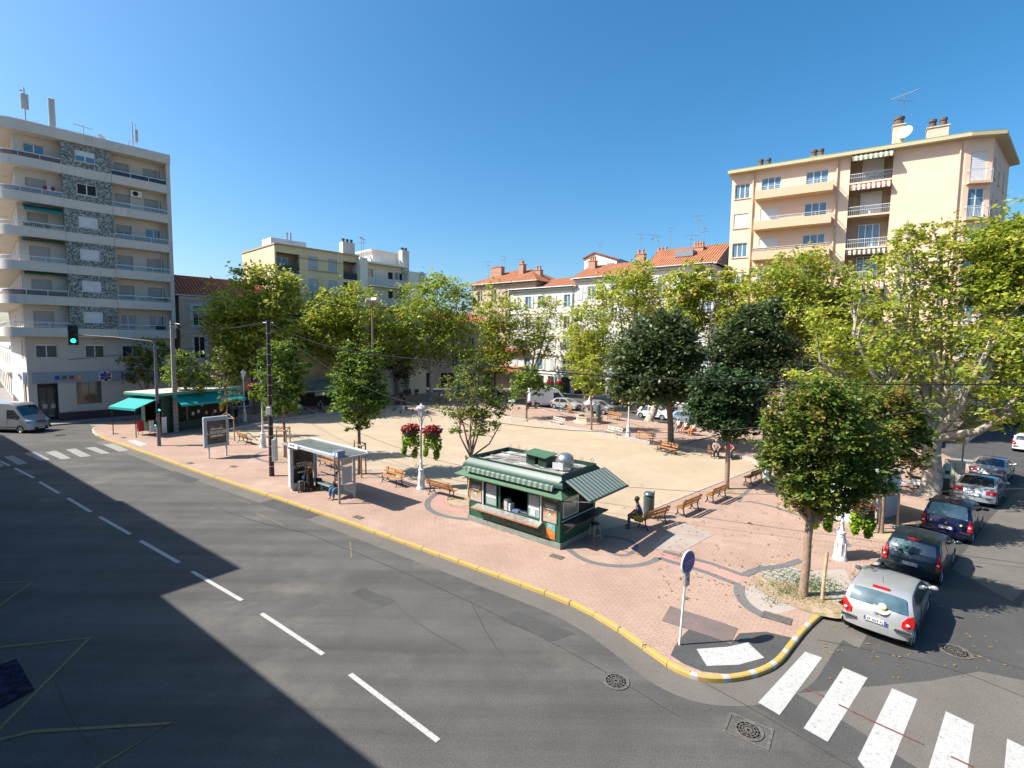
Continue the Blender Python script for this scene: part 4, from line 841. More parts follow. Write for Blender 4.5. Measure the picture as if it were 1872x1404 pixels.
# ---------------- peach apartment block, right
PA=ang(G(1318,770),G(1750,808)); 
q5=lambda x,y:(1300+x/3.2727,180+y/3.2727)
f=Fac(G(1318,770),PA); W=f.pt(1756,400)[0]; zt=f.pt(1330,330)[1]; z2=f.pt(1750,247)[1]
zt=(zt+z2)/2
peach=M('peach_render',(.80,.555,.40),.88,var=.05,scale=.35,dirt=((.70,.49,.34),.4,.9,.56)); peachd=M('peach_trim',(.62,.44,.29),.88,var=.06)
pb=thing('peach_apartment_block','large peach coloured apartment block with long balconies and striped awnings, right side of the square','apartment block',f.O,PA)
def R5(x0,y0,x1,y1,yd=0): a=q5(x0,y0);b=q5(x1,y1); return f.rect(a[0],a[1],b[0],b[1],yd)
fh=(R5(835,300,1090,490)[2]-R5(820,510,1075,690)[2]+R5(820,510,1075,690)[2]-R5(800,720,1055,888)[2])/2
lo=R5(835,300,1090,490); lw=[]; colw=[]; balw=[]
for k in range(7):
    dz=k*fh; z0=lo[2]-dz
    if z0<3.2: break
    lw.append((lo[0],lo[1],z0,lo[3]-dz))
    a=R5(143,512,232,598); colw.append((a[0],a[1],a[2]-dz,a[3]-dz))
    a=R5(303,472,418,570); b=R5(570,405,703,520); zz0=a[2]-dz; balw+= [(a[0],a[1],zz0-.35,a[3]-dz),(b[0],b[1],zz0-.35,a[3]-dz)]
rope=colw+balw
gro=[(1+4*k,3.6+4*k,.1,3.0) for k in range(int(W/4.3))]
mb=MB(); wall(mb,0,W,0,zt,lw+rope+gro,0,.22)
for o in lw:
    x0,x1,z0,z1=o; d=1.6
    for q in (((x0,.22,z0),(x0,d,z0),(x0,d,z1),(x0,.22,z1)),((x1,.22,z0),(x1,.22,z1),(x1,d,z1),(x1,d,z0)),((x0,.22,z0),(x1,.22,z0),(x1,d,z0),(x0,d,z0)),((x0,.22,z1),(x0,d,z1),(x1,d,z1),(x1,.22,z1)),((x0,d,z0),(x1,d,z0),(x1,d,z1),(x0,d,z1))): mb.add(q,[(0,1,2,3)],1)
# chamfer and side in world directions
Bw=AY(1797,500,45.4); c2=Vector(((Bw-f.O).dot(f.ex),(Bw-f.O).dot(f.ey))); sd=Vector((math.sin(R(49.5)),math.cos(R(49.5)),0)); e2=Bw+sd*10.5; c3=Vector(((e2-f.O).dot(f.ex),(e2-f.O).dot(f.ey)))
print('c2',c2,W)
cor=[(W,0),tuple(c2),tuple(c3),(c3.x-12,c3.y+6),(0,12)]
a2=math.atan2(c2.y,c2.x-W); Wc=(c2-Vector((W,0))).length; a3=math.atan2(c3.y-c2.y,c3.x-c2.x); W3_=(c3-c2).length
def subwall(ox,oy,a,Wd,ops):
    T=Matrix.Translation((ox,oy,0))@Matrix.Rotation(a,4,'Z'); m2=MB(); wall(m2,0,Wd,0,zt,ops,0,.22); mb.add([T@Vector(v) for v in m2.v],m2.f,0); return T
cops=[(Wc*.2,Wc*.8,zt-1.15-2.5-k*fh,zt-1.15-k*fh) for k in range(7) if zt-3.6-k*fh>3]
T2=subwall(W,0,a2,Wc,cops); sops=[(W3_*u-.5,W3_*u+.5,zt-3.2-k*fh,zt-1.4-k*fh) for k in range(7) for u in (.14,.4,.7) if zt-3.2-k*fh>3]
T3=subwall(c2.x,c2.y,a3,W3_,sops)
mb.add([(0,0,0),(0,12,0),(0,12,zt),(0,0,zt)],[(0,1,2,3)]); k=cor
mb.add([(c3.x,c3.y,0),(k[3][0],k[3][1],0),(k[3][0],k[3][1],zt),(c3.x,c3.y,zt)],[(0,1,2,3)]); mb.add([(k[3][0],k[3][1],0),(0,12,0),(0,12,zt),(k[3][0],k[3][1],zt)],[(0,1,2,3)])
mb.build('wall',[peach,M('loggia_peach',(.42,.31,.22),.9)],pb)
# roof slab with wide eaves, thin green verge
cen=Vector((W*.5,7)); out=[(-.35,-.75),(W+.2,-.75),(c2.x+.7,c2.y-.5),(c3.x+.75,c3.y),(k[3][0],k[3][1]+.6),(-.35,12.6)]
mb=MB(); mb.prism(out,zt,zt+.28,0); mb.prism([(p[0]+(cen.x-p[0])*.004,p[1]+(cen.y-p[1])*.012) for p in out],zt+.28,zt+.4,1); mb.prism([(1,1.5),(W,1.5),(c2.x-1,c2.y+1),(c3.x-3,c3.y-.5),(1,10)],zt+.4,zt+.7,2); mb.build('roof',[M('peach_eave',(.52,.44,.28),.8,var=.05),M('verge_green',(.16,.24,.13),.7),roofgr],pb)
for i,o in enumerate(colw): window(pb,o,.15,bars=2,sh=[0,1,0,.3,0,0,0][i%7],sm=shutw,gm=glassb,sill=peachd)
for i,o in enumerate(balw): window(pb,o,.12,bars=2,sh=[0,0,1,0,1,0][i%6],sm=shutw,gm=glassb)
for i,o in enumerate(lw): 
    x0,x1,z0,z1=o; window(pb,(x0+(x1-x0)*.3,x0+(x1-x0)*.82,z0+.05,z1-.55),1.5,bars=2,sh=[1,1,0,0,0][i%5],sm=shutw,gm=glassb)
    mb=MB(); mb.box(x0,x1,.02,.06,z0+.78,z0+.83); mb.box(x0,x1,.02,.06,z0+.45,z0+.48); n=int((x1-x0)/.16)
    for j in range(n): x=x0+(x1-x0)*j/n; mb.box(x,x+.02,.03,.05,z0,z0+.8)
    mb.build('railing',rail,pb); plants(pb,x0+.2,x1-.2,.35,z0+.3,70,.6,i+40)
# projecting balconies
ba=R5(248,590,745,600); 
for i in range(0,len(balw),2):
    zf=balw[i][2]-.1
    if i>8: break
    x0=R5(240,500,242,510)[0]; x1=f.pt(*q5(728,560),-1.1)[0]; x0=f.pt(*q5(262,600),-1.1)[0]
    mb=MB(); mb.box(x0,x1,-1.2,-.002,zf-.22,zf); mb.box(x0,x1,-1.2,-1.08,zf,zf+.62); mb.box(x0,x0+.12,-1.08,-.002,zf,zf+.62); mb.box(x1-.12,x1,-1.08,-.002,zf,zf+.62); bl=mb.build('balcony',peachd,pb)
    mb=MB(); mb.box(x0,x1,-1.16,-1.12,zf+.95,zf+.99); mb.box(x0,x1,-1.15,-1.13,zf+.78,zf+.8)
    for j in range(int((x1-x0)/1.1)+1): x=min(x1-.03,x0+j*1.1); mb.box(x,x+.03,-1.16,-1.12,zf+.6,zf+.95)
    mb.box(x1-.06,x1-.02,-1.12,0,zf+.95,zf+.99); mb.build('railing',rail,bl)
    if i==4: 
        mb=MB(); mb.box(x0,x1,-1.11,-1.09,zf+.6,zf+1.0); mb.build('reed_screen',M('reed_screen',(.45,.30,.2),.9,var=.3,scale=10),bl)
s_gb=stripes('awning_green_beige',(.17,.2,.13),(.62,.58,.45),2.6); s_rb=stripes('awning_brown_white',(.28,.12,.08),(.72,.66,.58),2.6); s_kb=stripes('awning_black_beige',(.06,.06,.05),(.6,.55,.45),2.6)
def awp(k,d,dz,m_): o=lw[k]; awn(o[0]+.1,o[1]-.1,o[3]-.03,d,dz,m_,y0=.15,root=pb,val=.25)
awp(0,1.1,.95,s_gb)
if len(lw)>1: awp(1,.6,.45,s_rb)
if len(lw)>3: awp(3,.3,.3,s_kb)
if len(lw)>4: awp(4,.8,.6,s_rb)
for x in (255,752,1478):
    a=f.pt(*q5(x,500))[0]; mb=MB(); mb.tube([(a,-.12,zt),(a,-.12,.2)],.07,8); mb.build('downpipe',peachd,pb)
for i,o in enumerate(cops):
    window(pb,o,.12,bars=1,sh=[1,0,1,0,0,0,0][i],sm=shutw,gm=glassb,T=T2,cross=2 if i==1 else 0)
    mb=MB(); x0,x1=o[0]-.25,o[1]+.25; mb.box(x0,x1,-.5,-.002,o[2]-.3,o[2]-.08,0,T2); 
    mb.box(x0,x1,-.5,-.46,o[2]+.85,o[2]+.9,1,T2)
    for j in range(16): x=x0+(x1-x0-.02)*j/15; mb.box(x,x+.02,-.49,-.47,o[2]-.08,o[2]+.86,1,T2)
    mb.box(x0,x0+.03,-.46,0,o[2]+.85,o[2]+.9,1,T2); mb.box(x1-.03,x1,-.46,0,o[2]+.85,o[2]+.9,1,T2); mb.build('balconette',[peachd,rail],pb)
for i,o in enumerate(sops): window(pb,o,.12,bars=0,sh=.3 if i%2 else 0,sm=shutw,gm=glassb,T=T3,sill=peachd)
for i,o in enumerate(gro): window(pb,o,.15,bars=1,gm=dark)
def chp(x0,x1,yt,n,D=3.2,w=.9,ext=1.,extra=None):
    a=f.pt(*q5(x0,yt),D)[0]; b=f.pt(*q5(x1,yt),D)[0]; zz=f.pt(*q5((x0+x1)/2,yt),D)[1]; chimney(pb,a,b,D,D+w,zt,zz,n,M('chimney_cream',(.55,.46,.34),.85),M('pot_brown',(.11,.08,.06),.8,var=.2),True,.75,.3 if n>1 else .42); return a,b,zz
chp(270,360,405,2); chp(592,675,350,2); a,b,z=chp(1092,1160,160,1,1.6); chp(1297,1424,170,2,3.)
dish(pb,(a+b)/2+.5,1.3,z-.9,.62,-.5); aerial(pb,b-.15,1.8,z,3.0,6,1.7,2.6)
# ---------------- houses on the camera's side of the road (they cast the long shadow)
UB=R(90+53.6)      # direction up the main road
nrm=Vector((math.cos(UB-PI/2),math.sin(UB-PI/2),0)); tt=Vector((math.cos(UB),math.sin(UB),0)); cot=1/math.tan(SUN_EL)
def shadow_block(pA,pB,setback,name,label,mat):
    """house whose roof edge throws its shadow on the road along the line pA-pB"""
    A=G(*pA); B=G(*pB); d=(A+B)/2; dist=d.dot(nrm); h=(dist+setback)/(LIGHT.dot(nrm)*cot)
    off=LIGHT.dot(tt)*h*cot; s0=min(A.dot(tt),B.dot(tt))-off; s1=max(A.dot(tt),B.dot(tt))-off
    return h,s0,s1
SB=.9
hN,sN0,sN1=shadow_block((700,1404),(300,1095),SB,'','',None)
hM,sM0,sM1=shadow_block((440,1040),(225,915),SB,'','',None)
hF,sF0,sF1=shadow_block((205,917),(15,797),SB,'','',None)
plas=M('ochre_plaster',(.45,.36,.26),.9,var=.08); plas2=M('grey_plaster',(.42,.40,.37),.9,var=.08)
def nearhouse(s0,s1,h,label,mat):
    O=tt*s0-nrm*SB; t=thing('town_house',label,'house',(O.x,O.y,0),UB)   # local x runs up the road, y into the house
    W=s1-s0; n=max(2,int(W/3)); ops=[(W*(i+.5)/n-.55,W*(i+.5)/n+.55,z,z+1.9) for i in range(n) for z in (4.2,7.2) if z+2.2<h]+[(W*(i+.5)/n-1,W*(i+.5)/n+1,.1,2.9) for i in range(n)]
    mb=MB(); wall(mb,0,W,0,h,ops,0,.22); D=10
    mb.add([(0,0,0),(0,D,0),(0,D,h),(0,0,h)],[(0,1,2,3)]); mb.add([(W,0,0),(W,D,0),(W,D,h),(W,0,h)],[(0,1,2,3)]); mb.add([(0,D,0),(W,D,0),(W,D,h),(0,D,h)],[(0,1,2,3)]); mb.add([(0,0,h),(W,0,h),(W,D,h),(0,D,h)],[(0,1,2,3)])
    mb.build('wall',mat,t)
    for o in ops: window(t,o,.14,bars=1)
nearhouse(-24,sM0,hN,'low ochre house on the near side of the road under the viewpoint',plas)
nearhouse(sM0+.01,sM1,hM,'taller grey house on the near side of the road, first beyond the ochre one',plas2)
nearhouse(sM1+.01,sF1+1,hF,'second grey house further up the near side of the road',plas2)
print('near houses',hN,hM,hF,sN0,sN1,sM0,sM1,sF0,sF1)
mb=MB(); pts=[nrm*a+tt*b for a,b in ((-SB,-24),(-.35,-24),(-.35,4),(-.35,60),(-SB,60))]
mb.prism([(p.x,p.y) for p in pts],0,.13); struct(mb.build('pavement',greyp))

f=Fac(AY(1690,640,84),R(-24)); fb=thing('beige_far_building','beige building across the side street, glimpsed behind the huge plane','building',f.O,f.a)
ops=[(1.5+k*3.4,2.9+k*3.4,4+j*3.3,6+j*3.3) for k in range(22) for j in range(2)]+[(1+k*4.2,3.6+k*4.2,.1,2.9) for k in range(17)]
simple_block(fb,f,76,10,11.5,ops,M('far_beige',(.30,.25,.21),.9,var=.1))
for o in ops: window(fb,o,.15,bars=1,gm=dark if o[2]<1 else glass)
gable_roof(fb,0,76,0,10,11.5,2.2,tiled)
# ================================================================== trees
barkp=M('plane_bark',(.36,.32,.26),.9,var=.35,scale=2.6,bump=.4,bscale=14,dirt=((.13,.12,.085),.85,3.4,.49)); barkd=M('dark_bark',(.15,.115,.085),.95,var=.3,scale=8,bump=.6,bscale=25); barky=M('young_bark',(.24,.17,.12),.95,var=.3,scale=9,bump=.5,bscale=25)
lp=leafmat('plane_leaf',[(.075,.14,.014),(.17,.26,.024),(.28,.36,.035),(.42,.45,.055),(.46,.36,.07)],.45)
lpy=leafmat('plane_leaf_yellowing',[(.10,.17,.02),(.23,.31,.03),(.36,.42,.045),(.50,.48,.07),(.48,.32,.11)],.45)
ld=leafmat('dark_leaf',[(.035,.056,.018),(.065,.096,.030),(.10,.137,.050),(.15,.18,.08)],.3,.42)
ly=leafmat('young_leaf',[(.045,.095,.012),(.10,.18,.02),(.18,.26,.028),(.30,.33,.045)],.4)
lyr=leafmat('reddening_leaf',[(.035,.085,.012),(.07,.145,.018),(.12,.19,.024),(.19,.24,.035),(.28,.22,.05),(.36,.15,.06)],.4)
def leaves(name,cents,rads,n,size,mat,parent,seed,clump=1.,flat=.55):
    g_=np.random.default_rng(seed); cents=np.array(cents); rads=np.array(rads)
    vol=(rads**2).sum(1); nb=len(cents)
    nc=max(12,int(n/26)); bi=g_.choice(nb,nc,p=vol/vol.sum())
    d=g_.normal(size=(nc,3)); d/=np.linalg.norm(d,axis=1)[:,None]
    rr=(.40+.70*g_.random(nc)**.65)*(1+.13*np.sin(d[:,0]*7+seed)+.13*np.sin(d[:,2]*9+seed*2))
    cc=cents[bi]+d*rads[bi]*rr[:,None]                    # twig tips
    cs=clump*(.10+.17*g_.random(nc))*np.clip(rads[bi].mean(1),.5,3)
    li=g_.integers(0,nc,n); o=g_.normal(size=(n,3)); o*=(cs[li]*np.array([1,1,.6])[:,None]).T
    P=cc[li]+o
    nrm_=g_.normal(size=(n,3))*flat+np.array([0,0,1.]); nrm_/=np.linalg.norm(nrm_,axis=1)[:,None]
    a=np.cross(nrm_,g_.normal(size=(n,3))); a/=np.linalg.norm(a,axis=1)[:,None]; b=np.cross(nrm_,a)
    s=(size*(.65+.7*g_.random(n)))[:,None]
    V=np.stack([P+a*s*.62,P+b*s*.34-nrm_*s*.10,P-a*s*.62,P-b*s*.34-nrm_*s*.10],1).reshape(-1,3)
    me=bpy.data.meshes.new(name); me.vertices.add(4*n); me.vertices.foreach_set('co',V.astype(np.float32).ravel())
    me.loops.add(4*n); me.loops.foreach_set('vertex_index',np.arange(4*n,dtype=np.int32)); me.polygons.add(n)
    me.polygons.foreach_set('loop_start',np.arange(0,4*n,4,dtype=np.int32)); me.update(calc_edges=True); me.materials.append(mat)
    ob=bpy.data.objects.new(name,me); C.objects.link(ob); ob.parent=parent; return cc
def tree(base,blobs,size,n,mat,bark,tr,label,name='plane_tree',cat='tree',group=None,fork=None,seed=1,lean=(0,0),clump=1.,limbs=22,py_base=None,multi=0,depth=1.,flat=.55,Y=None):
    """blobs: crown lobes as (px,py,rx,ry,[depth shift]) measured in the photograph at the tree's own distance"""
    b=base; t=thing(name,label,cat,(b.x,b.y,b.z),0,group); r_=random.Random(seed)
    cs=[];rs=[]
    for q in blobs:
        dy=q[4] if len(q)>4 else 0; Yc=(Y or b.y)+dy; c=AY(q[0],q[1],Yc); k=0
        cs.append(tuple(c-b)); kk={'plane trees round the square':1.06,'dark round evergreen trees':.93}.get(group,.97); rs.append((q[2]*Yc/F*kk,q[2]*Yc/F*kk*depth,q[3]*Yc/F*kk))
    low=min(c[2]-r[2] for c,r in zip(cs,rs)); hi=max(c[2]+r[2] for c,r in zip(cs,rs))
    ctr=Vector([sum(c[i]*r[0] for c,r in zip(cs,rs))/sum(r[0] for r in rs) for i in range(3)])
    fk=Vector((ctr.x*.25+lean[0],ctr.y*.25+lean[1],fork if fork else max(low+.25*(ctr.z-low),.6)))
    cc=leaves('crown',cs,rs,n,size,mat,t,seed,clump,flat)
    mb=MB()
    if multi:
        for i in range(multi):
            a=2*PI*i/multi+.4; q=fk+Vector((math.cos(a)*tr*3,math.sin(a)*tr*3,0)); mb.tube([(math.cos(a)*tr*.4,math.sin(a)*tr*.4,-.1),q*.55+Vector((0,0,-.02)),q],[tr*.55,tr*.5,tr*.42],7)
    else: mb.tube([(0,0,-.15),(0,0,.0),(0,0,.25),(fk.x*.35+tr*.15,fk.y*.35,fk.z*.4),(fk.x*.7-tr*.1,fk.y*.7,fk.z*.75),fk],[tr*1.5,tr*1.4,tr*1.08,tr,tr*.93,tr*.95],12)
    mb.build('trunk',bark,t,60)
    lm=MB(); ends=[]
    for c,r in zip(cs,rs):
        c=Vector(c); m=fk.lerp(c,.5)+Vector((r_.uniform(-.3,.3),r_.uniform(-.3,.3),-.1*(c-fk).length)); L_=(c-fk).length
        lm.tube([fk-Vector((0,0,.1)),m,c],[tr*.62,tr*.42,tr*.2],7); ends.append((m,c,tr))
        lm.tube([c,c+Vector((r_.uniform(-.3,.3)*r[0],r_.uniform(-.3,.3)*r[0],r[2]*.75))],[tr*.2,tr*.06],5)
    for i in range(limbs):
        q=Vector(cc[r_.randrange(len(cc))]); m,c,_=min(ends,key=lambda e:(e[1]-q).length+r_.random()); s_=m.lerp(c,r_.uniform(.1,1)); k=s_.lerp(q,.5)+Vector((r_.uniform(-.2,.2),r_.uniform(-.2,.2),r_.uniform(0,.3)))
        lm.tube([s_,k,q],[tr*.17,tr*.11,tr*.04],5)
    lm.build('branches',bark,t,60); return t
PG='plane trees round the square'; YG='young street trees in the paving'
# planes, left and far side
tree(GP(468,757),[(425,600,42,48),(480,545,50,66),(520,545,30,45),(440,560,45,40),(395,590,22,25),(480,640,62,50),(420,660,32,35)],.36,15000,lpy,barkd,.32,'tallest plane tree on the left with yellow-green crown in front of the cream building',group=PG,seed=11)
tree(GP(640,738),[(600,570,42,36),(655,570,42,46),(690,600,28,36),(600,620,50,45),(660,640,50,42),(560,605,25,35)],.36,13000,lpy,barkd,.3,'plane tree hiding the foot of the cream building, left of the dark conifer-like tree',group=PG,seed=12)
tree(GP(728,722),[(705,625,30,45),(735,650,28,48),(690,660,28,35)],.4,5000,ld,barkp,.28,'dark leaved tree with a pale trunk at the far left of the court','dark_tree',group=PG,seed=13)
tree(GP(787,732),[(740,590,38,36),(790,555,50,50),(835,570,40,44),(770,620,55,40),(830,630,45,36),(800,520,30,18)],.37,12000,lp,barkp,.3,'round crowned plane tree with a straight mottled trunk at the far end of the court',group=PG,seed=14,fork=4.2)
tree(GP(905,722),[(880,620,26,40),(910,570,36,42),(925,620,30,45),(895,660,34,32)],.42,6000,lpy,barkd,.25,'plane tree in front of the beige house with the rust coloured awning',group=PG,seed=15)
tree(GP(965,722),[(985,590,40,40),(1010,560,24,22),(955,620,28,34),(1000,630,34,26)],.4,3300,lpy,barkp,.3,'thin plane tree with bare crooked limbs before the white terrace',group=PG,seed=16,fork=3.,limbs=40)
tree(GP(1160,748),[(1075,610,42,52),(1130,550,52,48),(1185,555,42,50),(1110,650,60,40),(1165,505,35,28),(1060,660,28,30)],.36,14000,lpy,barkp,.32,'broad plane tree covering the middle of the white terrace',group=PG,seed=17,fork=4)
tree(GP(1187,770),[(1255,530,34,42),(1285,560,34,42),(1240,590,38,32),(1290,510,20,24)],.35,6500,lpy,barkp,.42,'plane tree with a gnarled leaning trunk beside the white parked hatchback',group=PG,seed=18,fork=2.6)
tree(GP(1335,778),[(1340,540,24,40),(1345,590,26,28),(1330,510,14,20)],.36,2600,lpy,barkp,.22,'slim plane tree between the terrace and the peach block',group=PG,seed=19)
tree(GP(1425,793),[(1410,530,46,44),(1465,500,46,42),(1515,520,36,36),(1455,560,60,36),(1540,560,30,34),(1400,580,42,30),(1530,600,40,40),(1475,620,50,40)],.30,16000,lpy,barkp,.36,'big plane tree rising before the striped awnings of the peach block',group=PG,seed=20)
# the huge plane at the right, sparse, with pale limbs
bt=GP(1700,906)
tree(bt,[(1560,610,80,80),(1640,510,72,72),(1720,470,70,60),(1740,580,95,80),(1610,690,70,50),(1500,660,48,60),(1800,650,90,70,-3),(1860,560,90,80,-2),(1700,700,70,50,2),(1880,740,60,55,-4),(1780,760,65,38,1),(1660,420,30,25)],.20,23000,lpy,barkp,.46,'huge old plane tree with pale forked limbs and thinning yellow leaves above the parked cars',group=PG,seed=21,fork=3.4,limbs=110,clump=.62)
tree(G(1905,905),[(1835,460,52,52),(1870,430,50,45),(1880,520,60,50),(1820,510,40,35),(1890,640,60,70)],.22,12000,lpy,barkp,.34,'dense plane tree at the right edge of the view, top reaching the peach block eaves',group=PG,seed=22,Y=26)
tree(G(1850,775),[(1800,700,50,50),(1750,690,50,45),(1860,710,45,45),(1700,700,40,35),(1770,752,46,34),(1840,755,46,30),(1700,750,38,30)],.36,9000,ld,barkd,.3,'dark background tree across the side street behind the huge plane',group=PG,seed=23,name='dark_tree')
tree(GP(1560,800),[(1560,700,50,45),(1500,700,45,40),(1620,720,45,40),(1660,650,40,45)],.34,6500,ld,barkp,.3,'dark tree filling the shade behind the reddening trees',group=PG,seed=24,name='dark_tree')
# dark evergreens
EG='dark round evergreen trees'
tree(GP(1226,818),[(1205,620,58,46),(1160,660,46,44),(1240,650,52,44),(1200,700,66,42),(1260,700,36,36),(1150,710,36,26),(1225,595,34,22)],.29,26000,ld,barkd,.24,'largest dark evergreen with a round crown and bare brown trunk at the court edge',name='evergreen_tree',group=EG,seed=31,clump=.95)
tree(GP(1400,812),[(1375,600,42,42),(1345,640,44,44),(1405,640,46,46),(1370,690,56,40),(1410,570,26,24),(1330,690,30,30)],.29,21000,ld,barkd,.24,'dark evergreen just left of the yellowing planes, behind the two seated people',name='evergreen_tree',group=EG,seed=32,clump=.95)
tree(GP(1328,894),[(1310,720,44,40),(1350,725,44,44),(1330,765,50,32),(1290,750,32,28),(1375,765,26,28),(1325,690,36,22)],.2,17000,leafmat('mid_dark_leaf',[(.018,.045,.014),(.035,.075,.022),(.06,.105,.035),(.10,.14,.05)],.25),barky,.13,'smaller grey-green tree on a thin straight trunk at the court corner',name='evergreen_tree',group=EG,seed=33,clump=.9)
# young trees along the near pavement
tree(GP(1468,1088),[(1470,790,62,52),(1530,770,60,50),(1450,860,58,48),(1520,850,62,52),(1580,820,45,45),(1490,910,52,32),(1560,890,42,32),(1420,820,36,46),(1500,725,56,34),(1440,760,44,40),(1590,870,36,36)],.12,27000,lyr,barky,.125,'nearest tree with dense green crown and slightly red tips by the yellow corner kerb',name='young_tree',group=YG,seed=41,fork=2.55,clump=.8,limbs=60)
tree(GP(1610,974),[(1600,770,62,50),(1650,760,50,50),(1630,820,52,42),(1670,800,28,40),(1600,720,50,26),(1580,830,40,35)],.16,11000,lyr,barky,.1,'reddening young tree held by wooden stakes beside the white cabin',name='young_tree',group=YG,seed=42,clump=.75)
tree(GP(657,866),[(655,690,36,44),(660,730,52,38),(640,650,24,34),(680,660,24,36),(655,765,32,22),(625,700,22,34),(692,710,22,30)],.17,11000,ly,barky,.1,'young tree with a dense pointed crown just behind the bus shelter',name='young_tree',group=YG,seed=43,clump=.6)
tree(GP(521,836),[(515,690,34,50),(500,650,24,32),(540,680,24,44),(515,735,38,28),(480,690,16,34),(535,640,16,24)],.18,8500,ly,barky,.09,'young tree in a wooden frame behind the dark brown pole',name='young_tree',group=YG,seed=44,clump=.6)
tree(GP(858,893),[(868,700,40,44),(840,740,40,34),(895,735,42,32),(865,770,48,26),(915,775,18,14),(875,660,24,24),(822,700,18,28)],.16,4200,lyr,barky,.10,'airy multi-stemmed young tree behind the left end of the kiosk',name='young_tree',group=YG,seed=45,fork=1.9,multi=5,clump=.8,limbs=50)
tree(GP(272,766),[(250,655,22,26),(275,640,28,22),(285,680,30,22),(245,685,18,18)],.26,2600,lyr,barkd,.12,'small bronze-green tree rising over the left end of the newspaper kiosk',name='young_tree',group=YG,seed=46,multi=4,fork=2.5)
tree(GP(342,784),[(345,675,30,30),(330,655,18,18),(365,700,26,18),(320,690,18,22)],.22,3200,ly,barky,.09,'small green tree with a leaning trunk before the newspaper kiosk counter',name='young_tree',group=YG,seed=47)
tree(GP(417,798),[(410,690,18,30),(405,650,12,22),(415,730,22,16)],.18,1100,lyr,barky,.07,'nearly bare young tree behind the poster panel',name='young_tree',group=YG,seed=48)
tree(GP(962,765),[(965,690,28,22),(950,710,22,16),(985,705,20,16)],.26,2600,ly,barky,.11,'small round tree on a thin trunk at the far court edge',name='young_tree',group=YG,seed=49)
tree(GP(1081,787),[(1075,680,24,28),(1090,710,20,16),(1060,700,18,20)],.24,1700,lpy,barky,.08,'sparse young tree directly in front of the stone fountain',name='young_tree',group=YG,seed=50,fork=3.6)
# stakes and frames round the young trees
wood=M('stake_wood',(.33,.20,.12),.85,var=.3,scale=9,bump=.3); woodp=M('pale_stake',(.45,.31,.19),.85,var=.25,scale=9)
def stakes(base,pts,h,rail_,label,mat=wood):
    t=thing('tree_guard',label,'tree guard',base,0,'wooden guards of the young trees')
    P=[p-base for p in pts]
    for p in P: mb=MB(); mb.tube([(p.x,p.y,-.05),(p.x*.96,p.y*.96,h)],.045,7); mb.build('stake',mat,t,50)
    if rail_:
        for a,b in zip(P,P[1:]+P[:1]):
            mb=MB(); mb.tube([(a.x,a.y,h-.06),(b.x,b.y,h-.06)],.035,6); mb.build('crossbar',mat,t,50)
def tri(b,r): return [b+Vector((r*math.cos(a),r*math.sin(a),0)) for a in (-.3,1.8,3.9)]
b=GP(521,836); stakes(b,[GP(506,834),GP(531,828),GP(524,838)],2.0,True,'wooden frame of three posts round the tree behind the brown pole')
b=GP(657,866); stakes(b,[GP(661,874),GP(669,867),GP(648,860)],2.0,True,'wooden frame of posts round the tree behind the bus shelter')
b=GP(1610,974); stakes(b,[GP(1589,975),GP(1600,967),GP(1640,972)],1.75,True,'three pale stakes with crossbars round the reddening tree by the white cabin',woodp)
b=GP(410,785); stakes(b,[GP(402,802),GP(429,806),GP(415,792)],1.9,True,'stake frame behind the poster panel')
def stake1(p,top,label):
    h=HT(*p,top); b=GP(*p); t=thing('wooden_post',label,'post',b,0); mb=MB(); mb.tube([(0,0,-.1),(.0,0,.4),(.10,.06,h-PZ)],[.05,.05,.052],10); mb.build('post',woodp,t,50)
    mb=MB(); mb.lathe([(.054,0),(.04,.02),(0,.025)],10,c=(.10,.06,h-PZ)); mb.build('post_top',wood,t)
stake1((1503,1097),1006,'single leaning wooden stake right of the nearest tree')
stake1((856,908),858,'reddish stake at the left wall of the green kiosk')
# ================================================================== vehicles
tyre=M('tyre_rubber',(.022,.022,.023),.85,var=.2); alloy=M('alloy_rim',(.42,.43,.45),.35,.7,.05); plast=M('black_plastic',(.025,.025,.027),.6,var=.1)
redl=M('tail_lamp_red',(.45,.012,.012),.2,var=.15,scale=12,coat=.6); clearl=M('lamp_glass',(.55,.57,.6),.15,.1,.1,coat=.6); amber=M('lamp_amber',(.7,.22,.03),.25)
cgl=M('car_glass',(.018,.028,.032),.05,0,.3,3,spec=1.,coat=.5); cgb=M('car_glass_tinted_blue',(.05,.10,.12),.06,0,.35,3,spec=1.,coat=.5)
plw=M('plate_white',(.72,.72,.72),.5); plb=M('plate_blue',(.02,.08,.35),.5); plk=M('plate_text',(.02,.02,.02),.6); dust=M('road_dust',(.3,.28,.25),.9)
def paint(nm,c,metal_=.55,rough=.32): return M(nm,c,rough,metal_,.07,2.5,coat=.7,dirt=((c[0]*.6+.12,c[1]*.6+.115,c[2]*.6+.1),.35,7,.6))
HATCH=dict(L=3.99,W=1.71,wb=2.58,fo=.80,wr=.305,belt=.93,rearw=1.02,
 prof=[(-2.0,.30),(-2.03,.42),(-2.02,.60),(-1.97,.75),(-1.93,.93),(-1.88,1.0),(-1.60,1.36),(-1.45,1.43),(-.9,1.48),(-.2,1.485),(.25,1.44),(.95,1.02),(1.1,.985),(1.6,.87),(1.85,.74),(1.95,.6),(1.98,.42),(1.94,.28)],belts=(4,11),side=[[(-1.52,1.0),(-1.22,1.36),(-.95,1.40),(-.62,1.41),(-.62,.98)],[(-.54,.975),(-.54,1.415),(-.15,1.425),(.18,1.39),(.80,1.0)]],rear=(5,6))
